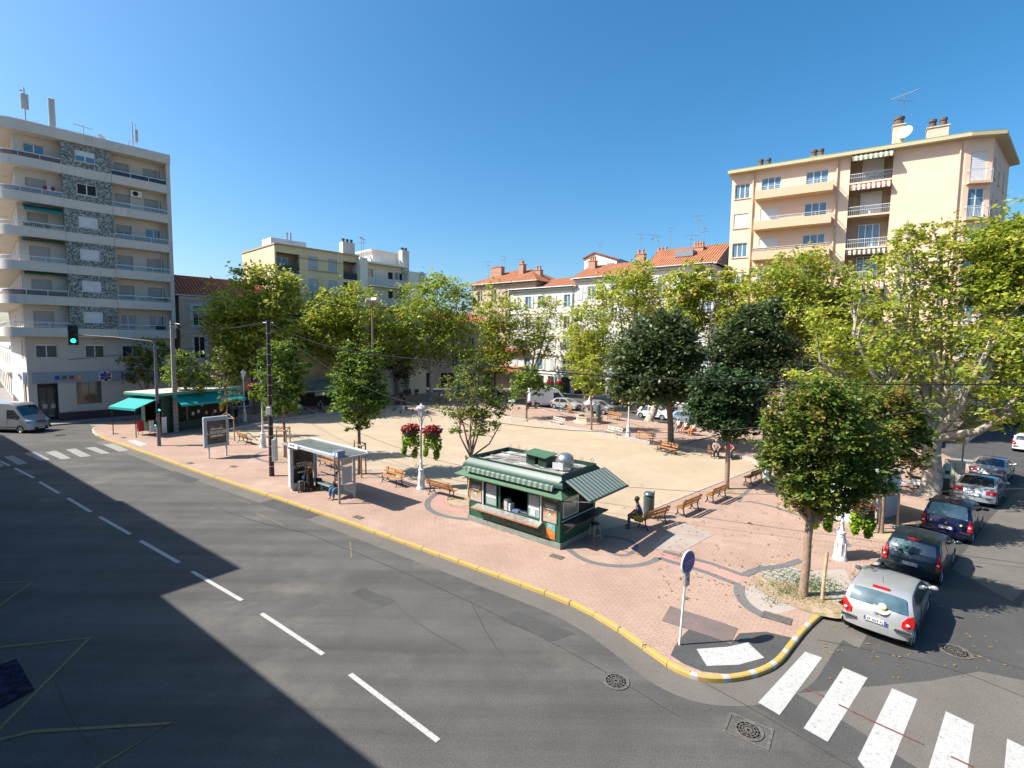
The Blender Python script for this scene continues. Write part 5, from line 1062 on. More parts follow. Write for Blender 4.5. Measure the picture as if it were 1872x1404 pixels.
SEDAN=dict(L=4.4,W=1.74,wb=2.6,fo=.84,wr=.31,belt=.9,
 prof=[(-2.22,.30),(-2.26,.45),(-2.24,.62),(-2.18,.85),(-2.12,.98),(-1.75,1.01),(-1.55,1.0),(-1.0,1.33),(-.75,1.39),(-.3,1.42),(.2,1.39),(.95,.98),(1.15,.95),(1.75,.84),(2.05,.70),(2.12,.5),(2.1,.28)],belts=(6,11),side=[[(-1.3,.97),(-.88,1.28),(-.7,1.34),(-.35,1.36),(-.35,.95)],[(-.27,.95),(-.27,1.365),(.1,1.35),(.72,.97)]],rear=(6,7))
MPV=dict(L=4.15,W=1.72,wb=2.58,fo=.8,wr=.305,belt=.98,
 prof=[(-2.05,.32),(-2.09,.45),(-2.07,.66),(-2.0,.90),(-1.95,1.05),(-1.65,1.48),(-1.5,1.57),(-.9,1.62),(-.1,1.62),(.35,1.54),(1.15,1.08),(1.35,1.0),(1.75,.9),(1.98,.74),(2.05,.5),(2.03,.3)],belts=(4,10),side=[[(-1.66,1.08),(-1.42,1.44),(-1.2,1.48),(-1.0,1.49),(-1.0,1.06)],[(-.93,1.06),(-.93,1.5),(-.3,1.53),(-.3,1.05)],[(-.22,1.05),(-.22,1.535),(.15,1.51),(.95,1.08)]],rear=(4,5))
VAN=dict(L=5.6,W=1.98,wb=3.4,fo=.95,wr=.34,belt=1.2,
 prof=[(-2.75,.35),(-2.8,.5),(-2.8,.9),(-2.79,1.25),(-2.77,1.9),(-2.7,2.45),(-2.5,2.6),(-1,2.64),(.9,2.6),(1.35,2.42),(2.05,1.48),(2.2,1.36),(2.62,1.12),(2.78,.9),(2.83,.55),(2.8,.32)],belts=(3,11),side=[[(.62,1.32),(.62,2.05),(1.3,2.05),(1.92,1.42),(1.7,1.28)]],rear=None)
def car(sp,name,label,loc,rot,col,kind='car',group=None,plate=None,gl=None,rimcol=None,tail='drop',lowband=False,detail=True):
    t=thing(name,label,kind,loc,rot,group); P=sp['prof']; i0,i1=sp['belts']; W=sp['W']; gl=gl or cgl
    # resample the outline, keep the given points
    Q=[];idx=[]
    for i,(a,b) in enumerate(zip(P,P[1:])):
        n=max(1,int(math.hypot(b[0]-a[0],b[1]-a[1])/.16)); idx.append(len(Q))
        for k in range(n): u=k/n; Q.append([a[0]+(b[0]-a[0])*u,a[1]+(b[1]-a[1])*u])
    idx.append(len(Q)); Q.append(list(P[-1]))
    S=[q[:] for q in Q]
    for _ in range(2): S=[S[0]]+[[S[k][0]*.5+(S[k-1][0]+S[k+1][0])*.25,S[k][1]*.5+(S[k-1][1]+S[k+1][1])*.25] for k in range(1,len(S)-1)]+[S[-1]]
    fr=[-1,-.985,-.93,-.8,-.5,0,.5,.8,.93,.985,1]; zb=sp['belt']; zt=max(p[1] for p in P); xr,xf=P[0][0],P[-1][0]; Lh=(xf-xr)/2; xc=(xf+xr)/2
    def wf(z): return 1.0 if z<=zb else 1-(.19 if zt<1.8 else .10)*((z-zb)/(zt-zb))**1.15
    def pos(q,f,push=0):
        x,z=q; e=abs(f)**4; endk=max(0,(abs(x-xc)/Lh-.78)/.22); x=xc+(x-xc)*(1-.085*e*min(1,endk*1.2)); 
        z2=z-(.045*f*f+.02*abs(f)**12)*(1 if z>zb-.25 else .25)
        wlow=1-.05*max(0,(.45-z)/.3); return (x,W/2*f*wf(z)*wlow*(1-.02*endk*abs(f)),z2+push)
    K=len(S); V=[pos(s_,f) for f in fr for s_ in S]; Fc=[]
    for r_ in range(len(fr)-1):
        for k in range(K-1): Fc.append((r_*K+k,(r_+1)*K+k,(r_+1)*K+k+1,r_*K+k+1))
    mb=MB(); mb.add(V,Fc,0)
    zs=.22 if zt<1.8 else .3; xw=[xc+sp['wb']/2+ (xf-sp['fo']-(xc+sp['wb']/2)), xf-sp['fo']-sp['wb']]; xw[0]=xf-sp['fo']; R_=sp['wr']+.055
    bot=[]
    x=xr+.05; st=[xr+.03]
    def arc(c): return [(c-R_*math.cos(a),sp['wr']+R_*math.sin(a)) for a in [max(0,math.asin(min(1,max(-1,(zs-sp['wr'])/R_))))+ (PI-2*max(0,math.asin(min(1,max(-1,(zs-sp['wr'])/R_)))))*i/12 for i in range(13)]]
    bot=[(xr+.04,zs)]+arc(xw[1])[0:]+arc(xw[0])+[(xf-.05,zs)]
    for sgn,off in ((-1,0),(1,(len(fr)-1)*K)):
        a,b=idx[i0],idx[i1]; 
        top=list(range(off,off+K)); vs=[(px_,sgn*W/2*(1-.04*max(0,(.45-pz)/.3)),pz) for px_,pz in bot]; base_=len(mb.v); mb.v+=vs
        lowloop=[off+k for k in range(K) if k<=a or k>=b]; loop=lowloop+[base_+i for i in range(len(vs)-1,-1,-1)]
        mid=[off+k for k in range(a,b+1)]
        if sgn>0: loop=loop[::-1]; 
        mb.f.append(loop); mb.m.append(0); mb.f.append(mid if sgn<0 else mid[::-1]); mb.m.append(0)
    body=mb.build('body',[col],t,38)
    # wheel wells and underside
    mb=MB(); mb.box(xr+.15,xf-.15,-W/2+.22,W/2-.22,.2,.75)
    for c in xw: mb.box(c-R_-.02,c+R_+.02,-W/2+.04,W/2-.04,.22,sp['wr']+R_+.02)
    mb.build('underbody',plast,t)
    # glass: rear, windscreen, sides
    def pane(nm,u0,u1,fa,ta,tb,lift=.006,shr=.0,mat_=None):
        pts=[]; m=MB()
        a=(P[ta][0]+(P[ta+1][0]-P[ta][0])*u0,P[ta][1]+(P[ta+1][1]-P[ta][1])*u0); b=(P[tb][0]+(P[tb+1][0]-P[tb][0])*u1,P[tb][1]+(P[tb+1][1]-P[tb][1])*u1)
        n=Vector((-(b[1]-a[1]),b[0]-a[0])).normalized(); n=n if n.y>0 else -n; vs=[]; fs=[]; N=8
        for i in range(5):
            q=(a[0]+(b[0]-a[0])*i/4,a[1]+(b[1]-a[1])*i/4)
            for j in range(N+1):
                f=-fa+2*fa*j/N; f*=(1-shr*(i/4)); p=pos(q,f); bul=.018*math.sin(PI*i/4); vs.append((p[0]+n.x*(lift+bul),p[1],p[2]+n.y*(lift+bul)+.012))
        fs=[(i*(N+1)+j,i*(N+1)+j+1,(i+1)*(N+1)+j+1,(i+1)*(N+1)+j) for i in range(4) for j in range(N)]
        m.add(vs,fs); return m.build(nm,mat_ or gl,t,60)
    if sp['rear']: pane('rear_window',.06,.93,.83,sp['rear'][0],sp['rear'][1] if sp is not HATCH else 5,.016,mat_=gl) if sp is not HATCH else pane('rear_window',.02,.97,.84,5,5,.018,mat_=gl)
    wi={id(HATCH):10,id(SEDAN):10,id(MPV):9,id(VAN):9}[id(sp)]
    pane('windscreen',.08,.95,.84,wi,wi,.016,mat_=cgl)
    for sgn in (-1,1):
        for poly in sp['side']:
            m=MB(); vs=[(x,sgn*(W/2*wf(z)*1.0+.004),z-.03) for x,z in poly]; vi=[(x,sgn*(W/2*wf(z)-.06),z-.03) for x,z in poly]; k=len(vs)
            m.add(vs+vi,[tuple(range(k)) if sgn<0 else tuple(range(k-1,-1,-1))]+[(i,(i+1)%k,k+(i+1)%k,k+i) for i in range(k)]); m.build('side_window',cgl,t)
        if not detail: continue
        m=MB(); xm=sp['side'][-1][-1][0]; zm=zb+.06; m.ball((xm-.02,sgn*(W/2+.13),zm+.02),.1,6,0,(.6,1.1,.75)); m.tube([(xm,sgn*(W/2-.03),zm-.02),(xm-.01,sgn*(W/2+.08),zm)],.03,6); m.build('wing_mirror',col if zt<1.8 else plast,t,50)
        m=MB(); m.box(xw[1]+R_+.02,xw[0]-R_-.02,sgn*W/2-.015,sgn*W/2+.012,zs,zs+.09); m.box(xw[1]+R_+.1,xw[0]-R_-.05,sgn*W/2-.01,sgn*W/2+.014,.50,.56); m.build('side_trim',plast,t)
        for poly in sp['side'][:2]:
            xh=poly[-1][0] if poly is not sp['side'][-1] else poly[0][0]; m=MB(); m.box(xh-.2,xh-.04,sgn*W/2,sgn*W/2+.03,zb-.12,zb-.085); m.build('door_handle',col,t)
        m=MB()
        for poly in sp['side']:
            xv=poly[0][0] if poly is sp['side'][-1] else poly[-1][0]+.02; m.box(xv-.006,xv+.006,sgn*W/2-.004,sgn*W/2+.003,zs+.08,zb)
        m.build('door_gap',plast,t)
    # wheels
    for c in xw:
        for sgn in (-1,1):
            T=Matrix.Translation((c,sgn*(W/2-.11),sp['wr']))@Matrix.Rotation(-sgn*PI/2,4,'X'); m=MB(); r=sp['wr']
            m.lathe([(r*.62,-.1),(r*.93,-.1),(r,-.07),(r,.07),(r*.95,.1),(r*.66,.105),(r*.62,.08)],22,T=T); wh=m.build('wheel',tyre,t,40)
            m=MB(); m.lathe([(r*.66,.085),(r*.62,.095),(r*.55,.07),(r*.5,.05)],20,T=T); m.lathe([(r*.16,.09),(r*.1,.1),(0,.1)],12,T=T)
            for q in range(6):
                TT=T@Matrix.Rotation(q*PI/3,4,'Z'); m.add([TT@Vector(v) for v in ((r*.12,-r*.1,.085),(r*.58,-r*.07,.075),(r*.58,r*.07,.075),(r*.12,r*.1,.085))],[(0,1,2,3)])
            m.build('rim',rimcol or alloy,wh,40); m=MB(); m.lathe([(0,.045),(r*.6,.045)],18,T=T); m.build('brake_disc',plast,wh)
    # lamps, bumpers, plate
    xb=P[1][0]
    for sgn in (-1,1):
        m=MB()
        if tail=='drop': pts=[(.60,.66),(.74,.62),(.86,.70),(.865,.86),(.80,.97),(.70,.93),(.60,.80)]
        elif tail=='tri': pts=[(.70,.62),(.86,.60),(.86,.72),(.80,.98),(.73,1.12),(.70,.9)]
        elif tail=='wide': pts=[(.45,.74),(.86,.70),(.865,.82),(.80,.93),(.45,.90)]
        else: pts=[(.80,.8),(.95,.8),(.95,1.4),(.86,1.4)]
        sc_=W/1.72; 
        def xat(z):
            for a,b in zip(P,P[1:]):
                if a[1]<=z<=b[1] and a[0]<0: return a[0]+(b[0]-a[0])*(z-a[1])/(b[1]-a[1]+1e-6)
            return xb
        vs=[];N=len(pts)
        for y,z in pts:
            yy=y*sc_; f=min(1,yy/(W/2)); p=pos((xat(z),z),f); vs.append((p[0]-.022,sgn*min(yy,W/2+.012),z))
        vo=[(v[0]+.10+.25*(max(0,abs(v[1])-.7*sc_)),sgn*(min(abs(v[1])+.012,W/2+.012)),v[2]) for v in vs]
        m.add(vs+vo,[tuple(range(N)) if sgn>0 else tuple(range(N-1,-1,-1))]+[(i,(i+1)%N,N+(i+1)%N,N+i) for i in range(N)])
        # wrap on the flank
        fl_=[(x,sgn*(W/2+.012),z) for x,z in ((xb+.09,pts[1][1]+.05),(xb+.34,pts[1][1]+.15),(xb+.30,pts[3][1]-.01),(xb+.12,pts[3][1]))]; m.add(fl_,[(0,1,2,3) if sgn<0 else (3,2,1,0)])
        tl=m.build('tail_lamp',redl,t); m=MB(); cy=sum(abs(p[1]) for p in vs)/N; cz=sum(p[2] for p in vs)/N; m.ball((min(v[0] for v in vs)+.01,sgn*cy,cz-.03),.05,6,0,(.4,1,.8)); m.build('lamp_lens',clearl,tl,50)
        m=MB(); zf=P[-4][1]; hx=P[-4][0]
        hv=[(hx+.03,sgn*.42*sc_,zf-.06),(hx-.02,sgn*.80*sc_,zf-.03),(hx-.38,sgn*(W/2+.004),zf+.06),(hx-.30,sgn*(W/2-.06),zf+.10),(hx-.12,sgn*.55*sc_,zf+.075),(hx+.06,sgn*.42*sc_,zf-.16),(hx+.02,sgn*.80*sc_,zf-.15),(hx-.30,sgn*(W/2+.006),zf-.05)]
        m.add(hv,[(0,1,2,3,4),(0,5,6,1),(1,6,7,2)] if sgn>0 else [(4,3,2,1,0),(1,6,5,0),(2,7,6,1)]); m.build('headlight',clearl,t)
        m=MB(); m.box(xb-.022,xb+.05,sgn*.45*sc_ if sgn>0 else -.82*sc_,.82*sc_ if sgn>0 else -.45*sc_,.53,.575); m.build('bumper_strip',plast,t)
    m=MB(); m.box(xf-.03,xf+.012,-.55,.55,.32,.52); m.box(xf-.06,xf-.01,-.4,.4,P[-4][1]-.18,P[-4][1]-.06); m.build('grille',plast,t)
    m=MB(); m.box(xb-.03,xb-.012,-.26,.26,.60,.71); pl=m.build('number_plate',plw,t); m=MB(); m.box(xb-.033,xb-.012,.215,.263,.598,.712); m.box(xb-.033,xb-.012,-.263,-.215,.598,.712); m.build('blue_edge',plb,pl)
    if plate: text(plate,.10,plk,pl,(xb-.034,0,.655),(PI/2,0,-PI/2),'plate_number')
    m=MB(); m.box(xf-.01,xf+.02,-.26,.26,.36,.46); m.build('number_plate',plw,t)
    if zt<1.8 and detail:
        q=P[sp['rear'][1]+1] if sp['rear'] else P[5]; m=MB(); m.box(q[0]-.03,q[0]+.05,-.2,.2,q[1]-.035,q[1]+.012); m.build('brake_light',redl,t)
        m=MB(); m.tube([(q[0]+.35,0,zt-.06),(q[0]+.15,0,zt+.22)],.006,5); m.build('aerial',plast,t)
        ra=P[sp['rear'][0]]; m=MB(); m.tube([(ra[0]-.01,0,ra[1]+.02),(ra[0]+.08,-.4,ra[1]+.10)],.012,5); m.build('wiper',plast,t)
        m=MB(); m.lathe([(.055,0),(.055,.012),(.03,.014)],4,T=Matrix.Translation((xat(.84)-.01,0,.84))@Matrix.Rotation(-PI/2,4,'Y')); m.build('badge',alloy,t)
    # fuel for realism: seats seen through the glass are dark; interior block
    m=MB(); m.box(P[i0][0]+.35,P[i1][0]-.5,-W/2*.7,W/2*.7,.5,zb+.02); m.build('interior',plast,t); return t
def face(a,b): return math.atan2(b.y-a.y,b.x-a.x)
grp='cars parked nose to tail along the side street'
silver=paint('silver_paint',(.50,.51,.51)); dkg=paint('anthracite_paint',(.025,.045,.06)); navy=paint('navy_paint',(.012,.016,.075)); silv2=paint('silver_blue_paint',(.42,.46,.50)); gold=paint('beige_silver_paint',(.42,.41,.38)); whitep=paint('white_paint',(.68,.69,.70),.05,.4); yel=paint('yellow_paint',(.78,.42,.015),.05,.4); blue_=paint('light_blue_paint',(.26,.36,.45)); greyv=paint('grey_paint',(.25,.26,.27))
RD=R(90-48.5)
def mid(a,b): return (G(*a)+G(*b))/2
def park(rear_l,rear_r,off,rot=RD):      # rear wheel contact points -> car origin
    m=mid(rear_l,rear_r); return Vector((m.x+math.cos(rot)*off,m.y+math.sin(rot)*off,0))
c1=park((1549,1134),(1671,1174),1.21,R(90-46)); car(HATCH,'silver_hatchback','silver hatchback nearest the viewpoint with a straw hat behind its rear window',c1,R(90-46),silver,group=grp,plate='BF 604 AJ',gl=cgb)
c2_=park((1622,1030),(1722,1072),1.2,R(90-48)); car(HATCH,'dark_hatchback','dark anthracite small hatchback with tall red tail lamps, second in the parked row',c2_,R(90-48),dkg,group=grp,plate='CA 250 ZW',tail='tri',gl=cgb)
c3=park((1688,962),(1783,1003),1.2,R(90-49)); car(MPV,'navy_people_carrier','navy blue people carrier with two yellow stickers on its tailgate, third in the row',c3,R(90-49),navy,group=grp,plate='AV 371 XL',tail='tri',gl=M('car_glass_pale',(.20,.33,.33),.07,0,.3,3,spec=1.,coat=.4))
c4=park((1745,905),(1824,938),1.5,R(90-50)); car(SEDAN,'silver_coupe','silver low coupe with swept red tail lamps, fourth in the parked row',c4,R(90-50),silv2,group=grp,plate='',tail='wide')
c5=park((1770,868),(1845,893),1.5,R(90-51)); car(SEDAN,'beige_saloon','beige silver saloon at the far end of the parked row near the striped crossing',c5,R(90-51),gold,group=grp,plate='',tail='wide')
c6=park((1852,818),(1905,836),1.2,R(90-52)); car(HATCH,'white_hatchback','white hatchback cut by the right edge of the view beyond the crossing',c6,R(90-52),whitep,plate='')
for sgn in (1,-1):
    m=MB(); T=Matrix.Translation(c3)@Matrix.Rotation(R(90-49),4,'Z')@Matrix.Translation((-2.06,sgn*.5,.86))@Matrix.Rotation(-PI/2,4,'Y'); m.lathe([(.045,0),(.045,.012),(0,.013)],12); o=m.build('round_sticker',M('sticker_yellow',(.6,.65,.1),.5),None); o.matrix_world=T; o['label']='round yellow-green sticker on the navy tailgate, '+('kerb side' if sgn>0 else 'road side'); o['category']='sticker'
# hat on the parcel shelf
T=Matrix.Translation(c1)@Matrix.Rotation(R(90-46),4,'Z'); hp=T@Vector((-1.86,-.12,1.0)); m=MB(); m.lathe([(.21,.02),(.2,.0),(.1,.035),(.095,.10),(.05,.125),(0,.125)],18); h=m.build('straw_hat',M('straw',(.55,.52,.33),.8,var=.15,scale=20),None,40); h.location=hp; h.rotation_euler=(R(8),R(-38),R(44)); tag(h,'pale straw hat lying behind the rear window of the silver hatchback','hat')
# silver van on the left
vp=G(0,788); vr=R(-5); van=car(VAN,'delivery_van','silver delivery van driving in from the left edge with a yellow vest in the cab',Vector((G(45,791).x-1.85+.1,G(45,791).y+.75,0)),vr,paint('van_silver',(.45,.46,.48)),'van',rimcol=alloy,tail='van',lowband=True)
# far rows of parked cars
fg='cars parked on the far side of the square'
def farcar(sp,px,py,rotdeg,col,label,name,gl=None):
    g_=G(px,py); return car(sp,name,label,Vector((g_.x,g_.y,0)),R(rotdeg),col,group=fg,detail=True)
FR=-40
farcar(HATCH,1198,765,FR,whitep,'white hatchback parked behind the gnarled plane trunk','white_hatchback')
farcar(HATCH,1262,776,FR-6,blue_,'pale blue small car parked behind the bench of three people','blue_car')
farcar(MPV,1093,755,FR,greyv,'long grey people carrier parked behind the stone fountain','grey_people_carrier')
farcar(HATCH,1036,748,FR,silver,'silver hatchback parked left of the fountain behind the reclining man','silver_hatchback')
farcar(VAN,1000,744,FR+50,whitep,'white delivery van parked at the far corner by the hanging baskets','white_van')
farcar(MPV,1158,742,FR,yel,'yellow post office car in the second row behind the evergreen','yellow_car')
farcar(SEDAN,1222,752,FR,whitep,'white saloon in the second parked row right of the yellow car','white_saloon')
farcar(SEDAN,1110,738,FR,dkg,'dark saloon parked against the white terrace wall','dark_saloon')
farcar(HATCH,985,730,FR,navy,'dark blue car just showing left of the flower baskets','blue_hatchback')
farcar(HATCH,905,722,FR,dkg,'dark car in the shade before the rust awnings','dark_hatchback')
farcar(SEDAN,1330,775,FR,gold,'beige car in the shade between the evergreen trunks','beige_saloon')
farcar(HATCH,755,712,25,greyv,'grey car in shade beyond the far left corner of the court','grey_hatchback')
farcar(HATCH,848,722,10,greyv,'dark grey car parked behind the green-shirted sitter','grey_hatchback')
# scooters
def scooter(px,py,rot,label):
    b=GP(px,py); t=thing('motor_scooter',label,'scooter',b,rot,'parked scooters'); 
    for x in (-.6,.65):
        m=MB(); T=Matrix.Translation((x,0,.24))@Matrix.Rotation(PI/2,4,'X'); m.lathe([(.12,-.05),(.22,-.05),(.24,0),(.22,.05),(.12,.05),(.12,-.05)],18,T=T); w_=m.build('wheel',tyre,t,40); m=MB(); m.lathe([(0,-.03),(.12,-.04),(.12,.04),(0,.03)],12,T=T); m.build('rim',alloy,w_)
    m=MB(); m.bbox(-.8,-.05,-.16,.16,.32,.68,.07); m.box(-.1,.42,-.13,.13,.26,.34); m.add([(.38,-.2,.34),(.38,.2,.34),(.55,.17,.9),(.55,-.17,.9),(.5,-.2,.34),(.5,.2,.34),(.65,.15,.85),(.65,-.15,.85)],[(0,3,2,1),(4,5,6,7),(0,1,5,4),(2,3,7,6),(1,2,6,5),(0,4,7,3)]); m.build('body',whitep if 'white' in label else dkg,t,40)
    m=MB(); m.bbox(-.82,-.02,-.14,.14,.68,.8,.04); m.build('seat',plast,t,40); m=MB(); m.tube([(.65,0,.24),(.52,0,.95),(.45,0,1.02)],.03,6); m.tube([(.42,-.3,1.02),(.46,0,1.03),(.42,.3,1.02)],.018,6); m.tube([(.46,-.25,1.02),(.5,-.3,1.22)],.01,5); m.build('handlebar',plast,t)
    m=MB(); m.ball((.6,0,.88),.08,6); m.build('headlight',clearl,t,50); return t
scooter(1662,893,R(130),'white scooter standing between the white cabin and the huge plane trunk')
scooter(972,747,R(30),'dark scooter with red seat parked left of the flower baskets')
scooter(745,722,R(60),'dark scooter parked behind the far bench at the end of the court'); scooter(765,720,R(70),'dark scooter nearest the pale plane trunk at the far end')
# ================================================================== street furniture
lampw=M('lamp_white_paint',(.62,.63,.62),.45,var=.06,dirt=((.4,.3,.2),.4,5,.66)); lglass=M('lantern_glass',(.62,.60,.56),.2,var=.1)
flow=leafmat('red_flowers',[(.12,.012,.015),(.26,.014,.018),(.40,.03,.025),(.16,.04,.03)],.2); vine=leafmat('lime_vine',[(.12,.24,.01),(.24,.38,.02),(.36,.47,.035)],.4); vined=leafmat('red_stems',[(.12,.03,.02),(.2,.08,.03),(.1,.12,.02)],.2)
def lamp(base,h,label,baskets=True,rot=0,grp='white cast iron street lamps'):
    t=thing('street_lamp',label,'street lamp',base,rot,grp); H=h
    m=MB(); m.lathe([(.26,0),(.25,.08),(.23,.12),(.20,.2),(.17,.75),(.135,1.02),(.17,1.06),(.17,1.12),(.12,1.16),(.085,1.3),(.075,1.5),(.09,1.53),(.07,1.57),(.06,1.65)],16); 
    for q in range(8): a=q*PI/4; m.box(-.012,.012,.19,.215,.15,.7,0,Matrix.Rotation(a,4,'Z'))
    m.build('base',lampw,t,35)
    m=MB(); m.tube([(0,0,1.6),(0,0,H-.85)],[.058,.045],12); m.lathe([(.045,H-.95),(.075,H-.9),(.06,H-.8),(.1,H-.72),(.06,H-.66)],12); m.build('pole',lampw,t,40)
    m=MB(); m.lathe([(.09,H-.72),(.13,H-.68),(.24,H-.2),(.24,H-.18)],6); m.build('lantern_glass',lglass,t); m=MB(); m.lathe([(.30,H-.2),(.30,H-.17),(.2,H-.08),(.10,H-.04),(.05,H+.0),(.035,H+.05),(0,H+.1)],6); 
    for q in range(6):
        a=q*PI/3; m.tube([(.13*math.cos(a),.13*math.sin(a),H-.69),(.245*math.cos(a),.245*math.sin(a),H-.18)],.012,5)
    m.build('lantern_cap',lampw,t)
    m=MB()
    if baskets:
        for s in (-1,1): m.tube([(s*.05,0,H-1.15),(s*.12,0,H-.85),(s*.25,0,H-.62),(s*.38,0,H-.6),(s*.58,0,H-.7),(s*.66,0,H-.95)],.02,7)
        m.build('hanging_arm',M('verdigris_arm',(.22,.36,.33),.5),t,50)
    return t
def basket(pos,lab,seed=0,sc_=1.,drop=.95,nl=900):
    few='lime green basket' in lab
    t=thing('flower_basket',lab,'flower basket',pos,0,'hanging flower baskets'); g_=random.Random(seed)
    m=MB(); m.lathe([(.05,-.42),(.2,-.36),(.3,-.15),(.32,0),(.3,0)],14); m.build('pot',M('basket_pot',(.03,.05,.025),.8),t,40)
    def blob(nm,mat,cs,n,s):
        m=MB()
        for i in range(n):
            c,r=cs[g_.randrange(len(cs))]; d=Vector((g_.gauss(0,1),g_.gauss(0,1),g_.gauss(0,1))).normalized()*(.6+.4*g_.random()); p=Vector(c)+Vector((d.x*r[0],d.y*r[1],d.z*r[2])); a=Vector((g_.gauss(0,1),g_.gauss(0,1),g_.gauss(0,.5))).normalized(); b=d.cross(a).normalized() if d.cross(a).length>.01 else a.orthogonal(); k=s*g_.uniform(.6,1.3)
            m.add([p+a*k,p+b*k*.7,p-a*k,p-b*k*.7],[(0,1,2,3)])
        m.build(nm,mat,t)
    blob('flowers',flow,[((-.18,0,.02),(.3,.3,.26)),((.16,.05,.05),(.32,.3,.28)),((0,-.1,.12),(.3,.28,.22))],int(nl*(.12 if few else .75)),.055)
    blob('stems',vined,[((0,0,0),(.4,.36,.26))],int(nl*.3),.05)
    blob('trailing_vine',vine,[((-.25,0,-.45),(.16,.2,.42*drop)),((.05,-.1,-.4),(.22,.2,.35*drop)),((.27,.05,-.5),(.17,.2,.42*drop)),((-.05,.15,-.35),(.25,.15,.3*drop)),((-.28,-.05,-.75*drop),(.1,.12,.22)),((.2,0,-.85*drop),(.13,.12,.26))],nl,.07)
    t.scale=(sc_,)*3; return t
def lamp_at(px,py,ytop,label,labs=None,rot=0,sc_=1.,seed=0,drop=.95):
    b=GP(px,py); h=HT(px,py,ytop)-PZ; t=lamp(b,h,label,bool(labs),rot)
    if labs:
        for s,l in zip((-1,1),labs): basket(b+Vector((s*.66*math.cos(rot),s*.66*math.sin(rot),h-1.5)),l,seed+s,sc_,drop)
    return t
lamp_at(770,893,738,'white street lamp with flower baskets between two benches near the green kiosk',('left hanging basket of the lamp near the green kiosk, red over lime green','right hanging basket of the lamp near the green kiosk, longest vines'),R(-14),1.25,1,1.25)
lamp_at(481,818,672,'white street lamp with flower baskets just left of the dark brown pole',('flower basket left of the dark brown pole, pinkish red on top','flower basket half behind the dark brown pole'),R(-10),1.05,5)
lamp_at(447,770,676,'slim white street lamp beside the newspaper kiosk without baskets')
lamp_at(1148,802,690,'white street lamp without baskets at the far edge of the court')
lamp_at(1013,741,680,'distant white street lamp with two baskets before the white terrace',('left basket of the distant lamp before the white terrace','right basket of the distant lamp before the white terrace'),0,1.25,9)
lamp_at(1535,1022,850,'white street lamp with rusty foot hidden in the nearest tree crown',('lime green basket hanging from the tree-hidden lamp, kerb side','lime green basket hanging from the tree-hidden lamp, right one with red flowers'),R(-25),1.15,13)
lamp_at(1402,876,735,'white street lamp behind the nearest tree at the court corner')
lamp_at(1770,800,690,'white lamp beyond the zebra crossing behind the huge plane')
# ---------------- benches
slat=M('varnished_slat',(.33,.145,.045),.5,var=.22,scale=7,coat=.2); slatg=M('weathered_slat',(.40,.36,.31),.8,var=.2,scale=7); castm=M('bench_iron',(.028,.03,.032),.5,.3)
def bench_proto(sm,label,nm='park_bench'):
    t=thing(nm,label,'bench',(0,0,0),0,'benches round the court'); L_=1.95
    for y in (-.24,-.12,.0): m=MB(); m.bbox(-L_/2,L_/2,y,y+.105,.43,.465,.01); m.build('seat_slat',sm,t)
    for z,y in ((.56,.13),(.73,.19)): 
        m=MB(); T=Matrix.Translation((0,y,z))@Matrix.Rotation(R(-16),4,'X'); m.box(-L_/2,L_/2,0,.032,0,.125,0,T); m.build('back_slat',sm,t)
    for x in (-.72,.72):
        m=MB(); 
        m.tube([(x,-.30,.0),(x,-.26,.03),(x,-.20,.12),(x,-.17,.25),(x,-.20,.36),(x,-.26,.42)],.028,7); m.tube([(x,.30,0),(x,.26,.03),(x,.18,.14),(x,.13,.26),(x,.12,.42),(x,.16,.6),(x,.24,.88)],.028,7)
        m.tube([(x,-.26,.415),(x,.13,.41)],.022,6); m.tube([(x,-.18,.2),(x,-.08,.09),(x,.06,.08),(x,.16,.19)],.02,6); m.build('iron_leg',castm,t,50)
    m=MB(); m.tube([(0,-.2,.42),(0,.12,.42),(0,.16,.6),(0,.22,.84)],.02,6); m.build('centre_bracket',castm,t,50); return t
bpv=bench_proto(slat,'x'); bpg=bench_proto(slatg,'x')
first={id(bpv):True,id(bpg):True}
def bench(a,b,label,proto=None,facing=1,z=PZ):
    """a,b: picture points of the two feet lines at the left and right end on the ground; facing=1 back away from viewer"""
    proto=proto or bpv; A=GP(*a);B=GP(*b); m=(A+B)/2; r=math.atan2(B.y-A.y,B.x-A.x)+(0 if facing==1 else PI)
    if first[id(proto)]: first[id(proto)]=False; proto.location=m; proto.rotation_euler=(0,0,r); proto['label']=label; return proto
    return dup(proto,m,r,label)
bench((698,878),(738,892),'bench between the bus shelter and the white lamp with baskets, facing the road')
bench((788,902),(826,912),'bench at the left side of the green kiosk turned towards the court',facing=-1)
bench((580,848),(622,862),'bench seen through the bus shelter, just behind it')
bench((434,806),(462,815),'bench right of the poster panel turned towards the court',facing=-1)
bench((372,788),(392,794),'bench half hidden behind the left edge of the poster panel',facing=-1)
bench((1172,968),(1214,954),'bench with the seated man, nearest of the row beside the sand court',facing=-1)
bench((1242,945),(1273,931),'middle bench of the row beside the sand court, right of the litter bin',facing=-1)
bench((1294,922),(1325,908),'third bench of the row beside the sand court, ending at the thin trunk',facing=-1)
bench((1362,888),(1393,876),'bench beyond the thin straight trunk, partly under the nearest tree crown',facing=-1)
bench((1005,775),(1034,782),'grey weathered bench directly left of the stone fountain',bpg)
bench((1106,794),(1138,802),'grey weathered bench left of the far white lamp',bpg)
bench((900,757),(920,760),'grey weathered bench at the far court edge beside the thin pale post',bpg)
bench((1162,805),(1196,812),'orange bench right of the far white lamp')
bench((1208,826),(1228,831),'low orange bench end showing left of the big evergreen trunk')
bench((1108,765),(1136,770),'orange bench behind the fountain facing the court',facing=1)
bench((1024,751),(1050,757),'orange bench with the reclining man behind the fountain')
